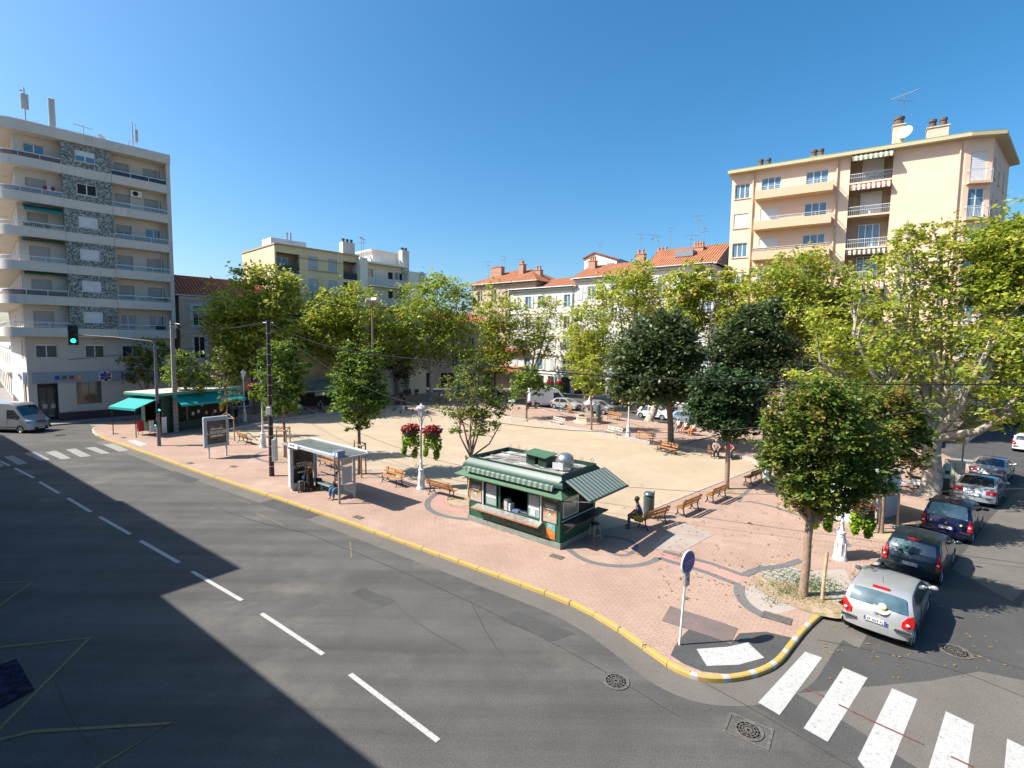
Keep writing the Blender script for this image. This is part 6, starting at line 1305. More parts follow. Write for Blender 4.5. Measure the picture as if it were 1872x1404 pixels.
bench((1240,790),(1268,796),'bench where three people sit before the pale blue car')
bench((1296,835),(1342,839),'bench in the shade where two people sit behind the smaller tree')
bench((584,757),(626,754),'orange bench in the shadow of the dark café pavilion')
bench((722,742),(740,741),'far bench in shade with two dark clothed sitters left of the pale trunk')
bench((795,738),(815,738),'far bench with the green shirted sitter right of the pale trunk')
# ---------------- green kiosk
gk=M('kiosk_green',(.009,.075,.046),.4,var=.18,scale=2,dirt=((.05,.10,.07),.5,3,.58),coat=.2); gkd=M('kiosk_green_dark',(.008,.035,.024),.45,var=.2); gkr=M('kiosk_roof_green',(.006,.048,.032),.45,var=.14,scale=2.2,dirt=((.06,.10,.075),.45,2.4,.6)); gke=M('kiosk_eave_green',(.06,.135,.07),.55,var=.12,dirt=((.2,.22,.15),.4,3,.6)); cem=M('kiosk_plinth',(.20,.215,.19),.9,var=.25,scale=5,bump=.3,dirt=((.07,.1,.08),.5,3,.5)); steel=M('stainless',(.50,.49,.46),.3,.85,.15,8); alu=M('alu_frame',(.55,.56,.58),.4,.3)
KF=GP(858,950); KR=GP(1023,1004); ka=ang(KF,KR); KL=(KR-KF).length; KD=2.75
kf=Fac(KF,ka); ks=thing('snack_kiosk','dark green snack kiosk with sloped metal eaves, striped awning and open counter','kiosk',KF,ka)
m=MB(); m.box(-.06,KL+.06,-.06,KD+.06,0,.24); m.build('plinth',cem,ks)
q8=lambda x,y:(800+x/5.2,760+y/5.2)
W0,W1=.95,1.98        # counter opening heights
xo0=kf.pt(*q8(440,700))[0]; xo1=kf.pt(*q8(985,800))[0]
m=MB(); wall(m,0,KL,.24,2.32,[(xo0,xo1,W0,W1+.12)],0,.06)
m.add([(0,KD,.24),(KL,KD,.24),(KL,KD,2.32),(0,KD,2.32)],[(3,2,1,0)]); m.add([(0,0,.24),(0,KD,.24),(0,KD,2.32),(0,0,2.32)],[(0,1,2,3)])
mm=MB(); wall(mm,0,KD,.24,2.32,[(.15,KD-.2,1.15,1.98)],0,.06); T=Matrix.Translation((KL,0,0))@Matrix.Rotation(PI/2,4,'Z'); m.add([T@Vector(v) for v in mm.v],mm.f)
m.build('wall',gk,ks)
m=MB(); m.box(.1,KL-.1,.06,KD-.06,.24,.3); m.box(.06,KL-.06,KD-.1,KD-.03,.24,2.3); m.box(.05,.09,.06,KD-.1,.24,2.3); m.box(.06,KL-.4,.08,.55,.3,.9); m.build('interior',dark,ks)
m=MB(); m.box(xo0+.4,xo1-.4,.12,.55,.9,.93); m.build('worktop',steel,ks)
for i,(x,z_,w_,h_,mt) in enumerate(((xo0+1.05,.93,.22,.45,alu),(xo0+1.35,.93,.1,.3,pvc),(xo0+1.55,.93,.35,.08,M('crate_blue',(.08,.12,.25),.6)),(xo0+2.0,.93,.6,.1,M('tray_dark',(.03,.035,.05),.5)),(xo0+.95,.93,.12,.25,M('box_red',(.3,.04,.03),.6)))):
    m=MB(); m.bbox(x,x+w_,.15,.45,z_,z_+h_,.015); m.build('counter_item',mt,ks)
for x in (kf.pt(*q8(436,700))[0],kf.pt(*q8(988,800))[0]): m=MB(); m.box(x-.035,x+.035,-.05,-.003,W0-.1,2.3); m.build('upright',alu,ks)
def sash(a,b): 
    m=MB(); m.box(a,b,.03,.05,W0,W0+.06); m.box(a,b,.03,.05,W1,W1+.08); m.box(a,a+.05,.025,.055,W0,W1); m.box(b-.05,b,.025,.055,W0,W1); s_=m.build('sash',gk,ks)
    m=MB(); m.box(a+.05,b-.05,.035,.042,W0+.06,W0+.4); m.build('pane',M('kiosk_pane',(.25,.33,.31),.1,spec=.9),s_); m=MB(); m.box(a+.06,b-.06,.028,.034,W0+.42,W1-.03); mn=m.build('menu_board',M('menu_grey',(.30,.32,.34),.6,var=.1),s_)
    m=MB()
    for r_ in range(11): m.box(a+.1,b-.1-.08*((r_*3)%4),.024,.027,W0+.48+r_*.045,W0+.492+r_*.045)
    m.build('menu_lines',M('chalk_line',(.5,.5,.5),.8),mn); m=MB(); m.box(a+.06,b-.06,.022,.033,W0+.4,W0+.46); m.build('white_strip',pvc,s_)
ow=xo1-xo0; sash(xo0+.06,xo0+.06+ow*.22); sash(xo1-.06-ow*.21,xo1-.06); m=MB(); m.box(xo0+ow*.27,xo0+ow*.30,.02,.06,W0,W1+.1); m.build('mullion',gk,ks)
m=MB(); m.box(xo1-.06-ow*.15,xo1-.06-ow*.08,.015,.02,W0+.12,W0+.36); m.build('paper_notice',pvc,ks)
# counter shelf with brackets
m=MB(); x0,x1=xo0-.35,xo1+.12; m.add([(x0,-.03,.93),(x1,-.03,.93),(x1+.05,-.42,.84),(x0-.05,-.42,.84),(x0,-.03,.90),(x1,-.03,.90),(x1+.05,-.42,.80),(x0-.05,-.42,.80)],[(0,3,2,1),(4,5,6,7),(3,0,4,7),(1,2,6,5)]); sh_=m.build('counter_shelf',M('worn_counter',(.30,.28,.26),.45,.3,.35,7),ks)
m=MB(); m.box(x0-.05,x1+.05,-.45,-.42,.79,.85); m.build('rusty_edge',M('rust',(.36,.15,.07),.8,var=.3,scale=12),sh_)
for x in (x0+.25,(x0+x1)/2,x1-.2): m=MB(); m.tube([(x,-.4,.82),(x,-.03,.45)],.018,6); m.build('bracket',castm,ks)
# side counter and sliding glass on the short side
m=MB(); T=Matrix.Translation((KL,0,0))@Matrix.Rotation(PI/2,4,'Z'); m.box(.1,KD+.2,-.55,-.03,1.0,1.045,0,T); m.build('side_counter',M('dark_counter',(.03,.028,.028),.5),ks)
for x in (.35,KD-.3): m=MB(); m.tube([T@Vector((x,-.5,1.0)),T@Vector((x,-.02,.6))],.02,6); m.build('bracket',M('stake_wood'),ks)
window(ks,(.17,1.35,1.2,1.95),.02,bars=0,T=T,fm=alu,gm=M('kiosk_side_glass',(.22,.27,.23),.12,spec=.9)); m=MB(); m.box(1.4,KD-.22,.04,.05,1.17,1.96,0,T); m.build('dark_opening',dark,ks)
m=MB(); m.box(.1,KD-.1,-.04,-.003,1.08,1.14,0,T); m.box(.1,KD-.1,-.04,-.003,1.98,2.03,0,T); m.build('alu_track',alu,ks)
# panels with pictures and lettering
chalk=M('chalk_white',(.6,.6,.56),.8); food=M('food_picture',(.42,.30,.2),.6,var=.5,scale=9); foodr=M('food_red',(.55,.12,.10),.6,var=.4,scale=12)
def panel(a,b,z0,z1,nm='poster'):
    m=MB(); m.box(a,b,-.03,-.003,z0,z1); p=m.build(nm,[M('poster_brown',(.12,.095,.08),.6,var=.25,scale=6)],ks); m=MB(); m.box(a+.03,b-.03,-.034,-.031,z0+.03,z0+(z1-z0)*.45); m.build('food_band',M('poster_sand',(.38,.30,.22),.7,var=.3,scale=8),p)
    g_=random.Random(int(a*9))
    for i in range(7):
        m=MB(); x=a+.08+(b-a-.16)*i/6; z=z0+(z1-z0)*(.42+.12*g_.random()); m.lathe([(0,-.002),(.05,0),(.05,.006),(0,.01)],8,T=Matrix.Translation((x,-.036,z))@Matrix.Rotation(PI/2,4,'X')); m.build('food_spot',[foodr,food,M('food_yellow',(.6,.35,.06),.6),pvc][i%4],p)
    for i in range(3): m=MB(); w_=(b-a)*(.35-.05*i); m.box((a+b)/2-w_,(a+b)/2+w_,-.036,-.031,z1-.14-i*.07,z1-.115-i*.07); m.build('chalk_text_line',chalk,p)
    return p
panel(.06,xo0-.1,.98,1.82); panel(xo1+.12,KL-.14,.98,1.82)
text('Le Kiosque',.16,chalk,ks,((xo1+KL)/2,-.012,2.02),(PI/2,R(4),0),sx=1.0); text('Le Kiosque',.16,chalk,ks,(xo0/2,-.012,2.02),(PI/2,R(4),0),sx=.9)
m=MB(); a,b=xo1+.32,KL-.22; m.box(a,b,-.03,-.003,.33,.95); pp=m.build('drink_poster',M('poster_teal',(.12,.32,.30),.5),ks)
m=MB(); m.add([(a,-.032,.33),(b,-.032,.33),(b,-.032,.62),(a,-.032,.80)],[(0,1,2,3)]); m.build('orange_field',M('poster_orange',(.65,.16,.03),.5,var=.35,scale=5),pp); m=MB(); m.lathe([(0,0),(.11,0)],16,T=Matrix.Translation(((a+b)/2+.06,-.035,.6))@Matrix.Rotation(PI/2,4,'X')); m.build('yellow_disc',M('food_yellow'),pp)
text('Été',.12,pvc,pp,((a+b)/2,-.036,.86))
for i in range(5): m=MB(); x=.02+i*(KL-.04)/4; m.box(x-.03,x+.03,-.015,-.002,.26,.9); m.build('wall_batten',gk,ks)
graf=M('faint_graffiti',(.10,.16,.11),.7)
m=MB(); x=KL*.58
for i in range(9): m.tube([(x+i*.13,-.016,.38+.1*(i%3)),(x+.07+i*.13,-.016,.62-.05*(i%2)),(x+.12+i*.13,-.016,.40)],.006,4)
m.build('graffiti',graf,ks)
# eave skirt: sloped sheet all round, hipped at corners
def skirt(mb,x0,x1,y0,y1,z,X0,X1,Y0,Y1,Z,t=.035,mi=0):
    a=[(x0,y0,z),(x1,y0,z),(x1,y1,z),(x0,y1,z)]; b=[(X0,Y0,Z),(X1,Y0,Z),(X1,Y1,Z),(X0,Y1,Z)]; vs=a+b+[(v[0],v[1],v[2]-t) for v in a+b]
    fs=[(4+i,4+(i+1)%4,(i+1)%4,i) for i in range(4)]+[(8+i,8+(i+1)%4,12+(i+1)%4,12+i) for i in range(4)]+[(12+i,12+(i+1)%4,4+(i+1)%4,4+i) for i in range(4)]; mb.add(vs,fs,mi)
m=MB(); skirt(m,.12,KL-.12,.12,KD-.12,2.62,-.52,KL+.40,-.5,KD+.5,2.24); m.build('eave',gke,ks)
m=MB(); 
for x,y,dx,dy in ((-.3,-.0,-1,0),(-.02,-.3,0,-1)): m.tube([(0,0,1.9),(dx*.15,dy*.15,2.0),(dx*.3,dy*.3,2.2)],.012,5)
m.tube([(KL+.02,.02,1.95),(KL+.2,-.1,2.08),(KL+.3,-.3,2.26)],.012,5); m.tube([(-.02,.0,1.95),(-.25,-.05,2.05),(-.4,-.2,2.25)],.012,5); m.lathe([(.07,-.01),(.085,0),(.07,.01)],12,T=Matrix.Translation((-.4,-.1,2.12))@Matrix.Rotation(PI/2,4,'X')); m.build('scroll_bracket',castm,ks,50)
# upper mansard: curved green panels and parapet box with gravel roof
RZ=3.0; 
def curved(mb,x0,x1,y0,y1,zb_,zt_,o,ins=.30,n=5):
    R0=[]; 
    for i in range(n+1):
        u=i/n; off=o-ins*(u**1.8); z=zb_+(zt_-zb_)*u; R0.append([(x0-off,y0-off,z),(x1+off,y0-off,z),(x1+off,y1+off,z),(x0-off,y1+off,z)])
    vs=[v for r_ in R0 for v in r_]; mb.add(vs,[(r_*4+i,r_*4+(i+1)%4,(r_+1)*4+(i+1)%4,(r_+1)*4+i) for r_ in range(n) for i in range(4)])
m=MB(); curved(m,.1,KL-.1,.1,KD-.1,2.56,RZ,.34,.26); m.build('roof_panel',gkr,ks,30)
m=MB(); 
for a in ((.0,KL,-.0,.06),(.0,KL,KD-.06,KD),(.0,.06,.06,KD-.06),(KL-.06,KL,.06,KD-.06)): m.box(a[0],a[1],a[2],a[3],RZ-.16,RZ+.05)
m.build('parapet',gkd,ks)
m=MB(); m.box(.06,KL-.06,.06,KD-.06,2.5,RZ-.12); m.build('roof_deck',groundmat('kiosk_roof_dirt',(.16,.145,.13),(.42,.39,.35),2.2,speck=.5,stain=[((.70,.66,.60),1.8,.50,.95),((.04,.04,.035),2.,.6,.8)])[0],ks)
m=MB()
for i in range(3): y=.5+i*.8; m.tube([(.15,y,RZ-.09),(KL-.2,y+.12,RZ-.09)],.03,5)
m.tube([(.5,.2,RZ-.05),(1.2,.9,RZ-.05),(2.4,1.2,RZ-.05),(3.6,.7,RZ-.05),(4.4,1.6,RZ-.05)],.02,5); m.build('roof_pipe',castm,ks)
m=MB(); a=KL*.46; m.box(a,a+.5,1.25,1.85,RZ-.12,RZ+.28); m.box(a+.75,a+1.2,1.15,1.85,RZ-.12,RZ+.26); m.add([(a-.05,1.05,RZ+.36),(a+1.25,1.0,RZ+.30),(a+1.25,1.95,RZ+.36),(a-.05,1.95,RZ+.42),(a-.05,1.05,RZ+.39),(a+1.25,1.0,RZ+.33),(a+1.25,1.95,RZ+.39),(a-.05,1.95,RZ+.45)],[(0,3,2,1),(4,5,6,7),(0,1,5,4),(1,2,6,5),(2,3,7,6),(3,0,4,7)],1)
m.build('rooftop_unit',[gkd,gke],ks)
m=MB(); cx=KL*.845; T=Matrix.Translation((cx,1.45,RZ-.1)); m.lathe([(.36,0),(.38,.15),(.38,.38),(.35,.52),(.27,.63),(.15,.69),(0,.71)],20,T=T); dv=m.build('roof_ventilator',steel,ks,40); m=MB(); m.box(cx-.34,cx+.2,1.0,1.06,RZ-.05,RZ+.22); m.build('ventilator_grille',alu,dv)
m=MB()
def scroll(x,y,r0,a0): m.tube([(x,y,RZ+.02)]+[(x+ (r0*(1-i/14))*math.cos(a0+i*.5)*math.cos(ka*0), y, RZ+.16+(r0*(1-i/14))*math.sin(a0+i*.5)) for i in range(12)],.008,4)
for i in range(10): scroll(.2+i*(KL-.4)/9,KD-.03,.1,(0 if i%2 else PI))
for i in range(3): scroll(KL-.1,.4+i*.8,.1,0)
m.build('scroll_finial',castm,ks)
# rolled awning with striped valance on the front, opened striped awning on the short side
vs_=stripes('kiosk_valance',(.22,.185,.165),(.02,.13,.08),1/.29,'X'); 
m=MB(); m.tube([(.12,-.36,2.60),(KL-.12,-.36,2.60)],.075,10); 
m.add([(.12,-.44,2.60),(KL-.12,-.44,2.60),(KL-.12,-.46,2.46),(.12,-.46,2.46),(.12,-.43,2.60),(KL-.12,-.43,2.60),(KL-.12,-.45,2.46),(.12,-.45,2.46)],[(0,1,2,3),(7,6,5,4)]); m.build('rolled_awning',vs_,ks,50)
va=stripes('kiosk_awning_stripe',(.25,.245,.23),(.02,.10,.07),1/.26,'Y',duty=.55)
m=MB(); x0=KL+.22; m.add([(x0,.0,2.86),(x0,KD+.35,2.86),(x0+1.15,KD+.35,2.26),(x0+1.15,.0,2.26),(x0,.0,2.83),(x0,KD+.35,2.83),(x0+1.15,KD+.35,2.23),(x0+1.15,0,2.23)],[(3,2,1,0),(4,5,6,7),(0,4,7,3),(2,6,5,1)]); m.build('side_awning',va,ks)
m=MB(); m.box(x0+1.13,x0+1.18,-.02,KD+.37,2.2,2.28); m.tube([(KL+.02,.1,1.95),(x0+1.1,.1,2.2)],.02,6); m.tube([(KL+.02,KD,1.95),(x0+1.1,KD,2.2)],.02,6); m.tube([(KL-.02,-.12,2.7),(KL+.15,-.15,2.85)],.05,6); m.build('awning_arm',gkd,ks)
# stools
def stool(b,label,rot=0):
    t=thing('bar_stool',label,'stool',b,rot,'bar stools beside the kiosk'); m=MB(); m.bbox(-.17,.17,-.17,.17,.72,.755,.02); m.build('seat',castm,t)
    for sx in(-1,1):
        for sy in (-1,1): m=MB(); m.tube([(sx*.13,sy*.13,.72),(sx*.2,sy*.2,0)],.016,6); m.build('leg',woodp,t)
    m=MB(); m.box(-.18,.18,-.18,-.16,.25,.27); m.box(-.18,.18,.16,.18,.25,.27); m.build('footrest',woodp,t)
stool(GP(1087,988),'bar stool standing nearest at the right corner of the green kiosk',.5); stool(GP(1083,968),'bar stool tucked behind the other beside the kiosk side counter',.9)
# ---------------- bus shelter
shm=M('shelter_grey',(.40,.42,.43),.45,.3); shw=M('shelter_white',(.55,.56,.57),.45); sgl=M('shelter_glass',(.75,.82,.82),.03,0,.02,trans=.0,alpha=.10,spec=.9)
BA=GP(541,899); BB=GP(619,921); ba=ang(GP(530,890),GP(700,940)); ba=ka+R(1)
q7=lambda x,y:(500+x/6.1,700+y/6.1)
B0=GP(*q7(190,1205)); sf=Fac(B0,ba); bs=thing('bus_shelter','bus shelter with grey flat roof, white poster case at its left end and glass walls','bus shelter',B0,ba)
BL=sf.pt(*q7(735,1200))[0]; BD=(GP(*q7(905,1285))-GP(*q7(735,1350))).length; BD=max(1.3,min(1.7,BD)); Hs=2.70-PZ
def at_s(px,py): v=GP(px,py)-B0; return v.dot(sf.ex),v.dot(sf.ey)
# poster case across the left end
m=MB(); m.bbox(-.16,.14,-.05,1.45,.22,2.42,.03); m.box(-.1,.08,.05,1.35,0,.22); pc=m.build('poster_case',shw,bs)
m=MB(); m.box(.142,.15,.12,1.28,.42,2.26); po=m.build('poster',M('poster_black',(.022,.024,.026),.3,var=.6,scale=3),pc)
Tp=(.153,.7,1.34); text("L'AVENIR",.27,pvc,po,Tp,(PI/2,0,PI/2)); m=MB(); m.box(.151,.154,.35,1.0,.95,1.03); m.build('subtitle_line',chalk,po); m=MB(); m.box(.151,.154,.3,1.05,1.48,1.53); m.build('title_line',chalk,po)
# posts
for i,(px,py) in enumerate(((735,1350),(905,1285))):
    s_,d_=at_s(*q7(px,py)); m=MB(); m.box(s_-.045,s_+.045,d_-.045,d_+.045,0,Hs); m.build('post',shm if i else M('shelter_thin_post',(.3,.27,.24),.5,.3),bs)
    if i==0: e0=(s_,d_)
    else: e1=(s_,d_)
m=MB(); m.box(.1,.18,1.42,1.5,0,Hs); m.build('post',shm,bs)
bx=BL
m=MB(); yb=e1[1]; 
for k in range(2): a=.2+k*(e1[0]-.3)/2; m.box(a,a+(e1[0]-.3)/2-.04,yb-.01,yb+.0,.35,2.4)
g1=m.build('back_glass',sgl,bs)
m=MB(); m.box(.15,e1[0],yb-.03,yb+.02,.30,.35); m.box(.15,e1[0],yb-.03,yb+.02,2.4,2.47); m.box(e1[0]/2,e1[0]/2+.05,yb-.03,yb+.02,.35,2.4); m.build('glass_frame',shm,bs)
v=Vector((e1[0]-e0[0],e1[1]-e0[1])); sa=math.atan2(v.y,v.x); T=Matrix.Translation((e0[0],e0[1],0))@Matrix.Rotation(sa,4,'Z'); L_=v.length
m=MB(); m.box(.05,L_-.05,-.006,.006,.3,2.45,0,T); m.build('side_glass',sgl,bs); m=MB(); m.box(.15,L_-.15,-.02,-.008,1.95,2.35,0,T); m.build('timetable',M('timetable_beige',(.42,.38,.3),.6),bs); m=MB(); m.box(.2,L_-.2,-.014,-.008,.95,1.8,0,T); mp_=m.build('route_map',M('map_pale',(.36,.40,.40),.6,var=.25,scale=9),bs)
# roof
m=MB(); m.box(-.5,BL+.35,-.2,yb+.02,Hs,Hs+.07); m.build('roof',shm,bs); m=MB(); m.box(-.35,BL+.2,-.1,yb-.12,Hs+.075,Hs+.095); m.build('roof_glazing',M('roof_translucent',(.13,.15,.145),.3,var=.3,scale=4),bs)
m=MB(); m.box(-.4,BL+.25,yb-.1,yb-.02,Hs+.07,Hs+.16); m.box(.3,BL+.1,-.12,-.05,Hs+.095,Hs+.15); m.build('roof_rail',shw,bs)
m=MB(); a=.35; m.bbox(a,a+1.0,-.26,-.215,Hs-.02,Hs+.22,.015); ns=m.build('stop_name_board',pvc,bs); text('Bartolini',.13,plk,ns,(a+.45,-.265,Hs+.11))
m=MB(); m.box(BL-.15,BL+.3,-.25,.15,Hs+.072,Hs+.40); rb=m.build('line_number_box',M('box_blue_grey',(.16,.2,.30),.4),bs)
for i in range(3): m=MB(); m.box(BL-.12+i*.14,BL-.02+i*.14,-.258,-.2505,Hs+.16,Hs+.32); m.build('line_number',[pvc,alu,pvc][i],rb)
# seat
m=MB(); m.bbox(.9,2.35,yb-.62,yb-.2,.44,.50,.02); bseat=m.build('seat',M('seat_green_grey',(.17,.24,.23),.4,.3),bs)
for x in (1.2,2.05): m=MB(); m.box(x-.03,x+.03,yb-.45,yb-.38,0,.44); m.build('seat_leg',shm,bs)
m=MB(); m.box(.5,e1[0],yb-.04,yb-.02,.85,.9); m.build('grab_rail',castm,bs)
# ---------------- poster panel on the left
PA0=GP(383,838); PA1=GP(415,833); pf=Fac(PA0,ang(PA0,PA1)); pp_=thing('poster_panel','free standing poster panel on two posts showing a dark film poster on the left pavement','poster panel',PA0,pf.a)
b0=pf.pt(372,800)[0]; b1=pf.pt(417.5,800)[0]; zt0=pf.pt(395,761)[1]-PZ; zb0=pf.pt(395,816)[1]-PZ
for x in (pf.pt(382,830)[0],pf.pt(414,830)[0]): m=MB(); m.box(x-.05,x+.05,-.04,.04,0,zb0); m.build('post',shw,pp_)
m=MB(); m.bbox(b0,b1,-.13,.13,zb0,zt0,.03); fr_=m.build('frame',M('panel_blue_grey',(.33,.40,.44),.5),pp_); m=MB(); m.box(b0+.2,b1-.2,-.14,-.132,zb0+.22,zt0-.28); pz=m.build('poster',M('poster_dark',(.05,.05,.05),.4,var=.7,scale=2.5),pp_)
cx=(b0+b1)/2; text("L'AVENIR",.34,pvc,pz,(cx,-.15,(zb0+zt0)/2-.05),sx=.95); m=MB(); m.box(cx-.38,cx+.38,-.147,-.141,(zb0+zt0)/2-.34,(zb0+zt0)/2-.24); m.box(cx-.42,cx+.38,-.147,-.141,(zb0+zt0)/2+.18,(zb0+zt0)/2+.25); m.build('text_line',chalk,pz)
for x,z in ((b0+.55,zt0-.75),(b1-.5,zt0-.7)):
    m=MB(); m.ball((x,-.142,z),.12,8,0,(1,.05,1.2)); m.box(x-.24,x+.24,-.146,-.141,z-.75,z-.14); m.build('poster_figure',M('poster_figure',(.22,.15,.11),.6,var=.4,scale=7),pz)
# ---------------- poles
def pole(px,py,ytop,r0,r1,mat,name,label,cat='pole',sides=14):
    b=GP(px,py); h=HT(px,py,ytop)-PZ; t=thing(name,label,cat,b); m=MB(); m.tube([(0,0,-.1),(0,0,h)],[r0,r1],sides); m.build('shaft',mat,t,50); return t,b,h
bp_,bpb,bph=pole(497,870,586,.15,.11,M('dark_brown_pole',(.045,.025,.02),.7,var=.3,scale=6),'utility_pole','tall dark brown pole with a grey cabinet at waist height beside the bus shelter')
bpb_=bpb; m=MB(); m.bbox(.13,.36,-.22,.1,.95,2.3,.02); m.build('grey_cabinet',M('cabinet_grey',(.40,.42,.44),.5),bp_); m=MB(); m.bbox(-.17,.12,-.2,-.05,HT(497,870,748)-PZ-.28,HT(497,870,748)-PZ+.22,.03); m.build('meter_box',M('box_pale',(.48,.48,.45),.5),bp_)
m=MB(); 
for i in range(14): z=.6+i*.62; m.lathe([(.153-.04*z/bph,z),(.156-.04*z/bph,z+.02),(.153-.04*z/bph,z+.04)],12)
m.tube([(-.3,0,bph-.15),(.3,0,bph-.15)],.03,6); m.build('steel_band',metal,bp_)
cp,cpb,cph=pole(322,790,587,.27,.17,M('concrete_pole',(.26,.24,.205),.9,var=.2,scale=5,bump=.4),'concrete_pole','thick pale concrete pole beside the newspaper kiosk','pole',4)
m=MB()
for i in range(26): z=.3+i*.37; r=.275-.1*z/cph; m.lathe([(r,z),(r+.004,z+.012),(r,z+.03)],4)
m.build('board_marks',M('concrete_joint',(.13,.12,.1),.9),cp); m=MB(); m.bbox(.1,.45,-.1,.1,cph-.6,cph-.4,.03); m.tube([(0,0,cph-.2),(.7,0,cph-.3)],.04,6); m.build('pole_bracket',metal,cp)
# traffic mast with overhanging signal
sigb=M('signal_black',(.015,.015,.017),.5); gon=M('signal_green_lit',(.02,.75,.45),.4,emit=3.); roff=M('signal_lens_off',(.03,.025,.02),.25)
mb_=GP(291,815); mh_=HT(291,815,624)-PZ; tm=thing('traffic_light_mast','grey traffic light mast with a long arm reaching left and green lights','traffic light',mb_); armend=VP(mb_,mb_+Vector((-math.cos(R(5)),math.sin(R(5))*.0-.12,0)),136,612)-mb_
m=MB(); m.tube([(0,0,0),(0,0,.5),(0,0,mh_-.35),(-.06,0,mh_-.12),(-.3,armend.y*.05,mh_),(armend.x*.5,armend.y*.5,mh_+(armend.z-mh_)*.5+.05),tuple(armend)],[.14,.13,.085,.08,.075,.055,.045],10); m.build('mast',M('mast_grey',(.15,.14,.15),.6,var=.15),tm,50)
def signal(parent,c,s,face_,lit=2,nm='signal_head'):
    T=Matrix.Translation(c)@Matrix.Rotation(face_,4,'Z'); m=MB(); m.box(-.17*s,.17*s,-.02*s,.2*s,-.52*s,.52*s,0,T); m.box(-.24*s,.24*s,.05*s,.07*s,-.6*s,.6*s,1,T); hd=m.build(nm,[sigb,M('signal_backplate',(.05,.05,.05),.6)],parent)
    for i in range(3):
        z=(.34-.34*i)*s; TT=T@Matrix.Translation((0,-.02*s,z))@Matrix.Rotation(PI/2,4,'X'); m=MB(); m.lathe([(0,.012*s),(.11*s,.01*s),(.12*s,0)],14,T=TT); m.build('lens',gon if i==lit else roff,hd); m=MB(); 
        m.add([TT@Vector((.14*s*math.cos(a),.14*s*math.sin(a),zz)) for zz in (0,.2*s) for a in [PI*k/8 for k in range(9)]],[(k,k+1,10+k,9+k) for k in range(8)]); m.build('visor',sigb,hd)
    return hd
signal(tm,armend+Vector((-.1,0,-.02)),1.25,R(35)); zz=HT(291,815,742)-PZ; signal(tm,(.22,-.12,zz),.62,R(18)); signal(tm,(-.05,-.25,HT(291,815,771)-PZ),.42,R(28)); m=MB(); m.box(-.3,.35,-.14,-.1,HT(291,815,752)-PZ,HT(291,815,752)-PZ+.04); m.build('bracket',castm,tm)
b=G(142,757,.13); h=HT(143,757,703); t=thing('signal_post','slim white post with a small green pedestrian light in front of the bank window','traffic light',b); m=MB(); m.tube([(0,0,0),(0,0,h-.1)],[.075,.06],10); m.build('post',lampw,t,50); signal(t,(.32,-.1,h-.65),.62,R(20))
# round blue sign
sb=GP(1242,1179); t=thing('round_road_sign','leaning white post with a round blue and white road sign at the kerb corner','road sign',sb)
tp=Vector((.13,0,0)); m=MB(); m.tube([(0,0,-.05),(.085,.03,1.55),(.15,.05,2.62)],.032,10); m.build('post',lampw,t,50)
sgA=R(20); T=Matrix.Translation((.145,.0,2.36))@Matrix.Rotation(R(-57),4,'Z')@Matrix.Rotation(PI/2,4,'X'); T=Matrix.Translation((.15,.05,2.36))@Matrix.Rotation(R(40),4,'Z')@Matrix.Rotation(PI/2,4,'X')
m=MB(); m.lathe([(0,-.012),(.33,-.012),(.335,.0),(.33,.03),(0,.03)],32,T=T); dsc=m.build('disc',lampw,t,40); m=MB(); m.lathe([(0,.036),(.29,.036),(.295,.03)],32,T=T); m.build('blue_face',M('sign_blue',(.022,.03,.22),.35,var=.06),dsc)
m=MB(); m.box(-.2,.2,.03,.045,.036,.041,0,T); m.build('white_bar',M('sign_grey_white',(.38,.40,.42),.5),dsc)
for txt,yy in (('LIVRAISONS',-.045),('DE 7H A 11H',-.125)): 
    o=text(txt,.072,MT['sign_grey_white'],dsc,(0,0,0)); o.matrix_local=T@Matrix.Translation((0,yy,.039))
m=MB(); TB=Matrix.Translation((.125,.02,1.88))@Matrix.Rotation(R(40),4,'Z'); m.bbox(-.11,.11,-.05,.05,-.17,.17,.02); bb=[TB@Vector(v) for v in m.v]; m2=MB(); m2.add(bb,m.f); pb_=m2.build('small_plate',M('plate_grey_metal',(.35,.36,.34),.4,.4),t,40)
m=MB(); m.add([TB@Vector(v) for v in ((-.05,-.055,.04),(.05,-.055,-.03),(.02,-.055,.06))],[(0,1,2)]); m.add([TB@Vector(v) for v in ((-.06,-.056,.05),(-.04,-.056,.06),(.06,-.056,-.04),(.04,-.056,-.06))],[(0,1,2,3)]); m.build('black_arrow',plk,pb_)
# litter bins
bing=M('bin_grey_green',(.08,.115,.12),.4,.3,.1)
def bin_(px,py,label,ytop,nm='litter_bin'):
    b=GP(px,py); h=HT(px,py,ytop)-PZ; t=thing(nm,label,'litter bin',b); m=MB(); m.lathe([(.2,.22),(.23,.25),(.25,.3),(.25,h-.22),(.2,h-.2)],18); m.build('container',bing,t,40); m=MB(); m.tube([(.26,.05,0),(.26,.05,h+.06)],.025,8); m.tube([(0,0,0),(0,0,.25)],.04,8); m.build('post',castm,t); m=MB(); m.lathe([(.25,h-.12),(.26,h-.08),(.2,h),(0,h+.02)],18); m.build('lid',bing,t,40)
bin_(1185,946,'tall grey litter bin on a post beside the seated man bench',896)
bin_(1093,775,'dark litter bin right behind the stone fountain',737); bin_(735,731,'dark litter bin left of the pale plane trunk at the far end',716)
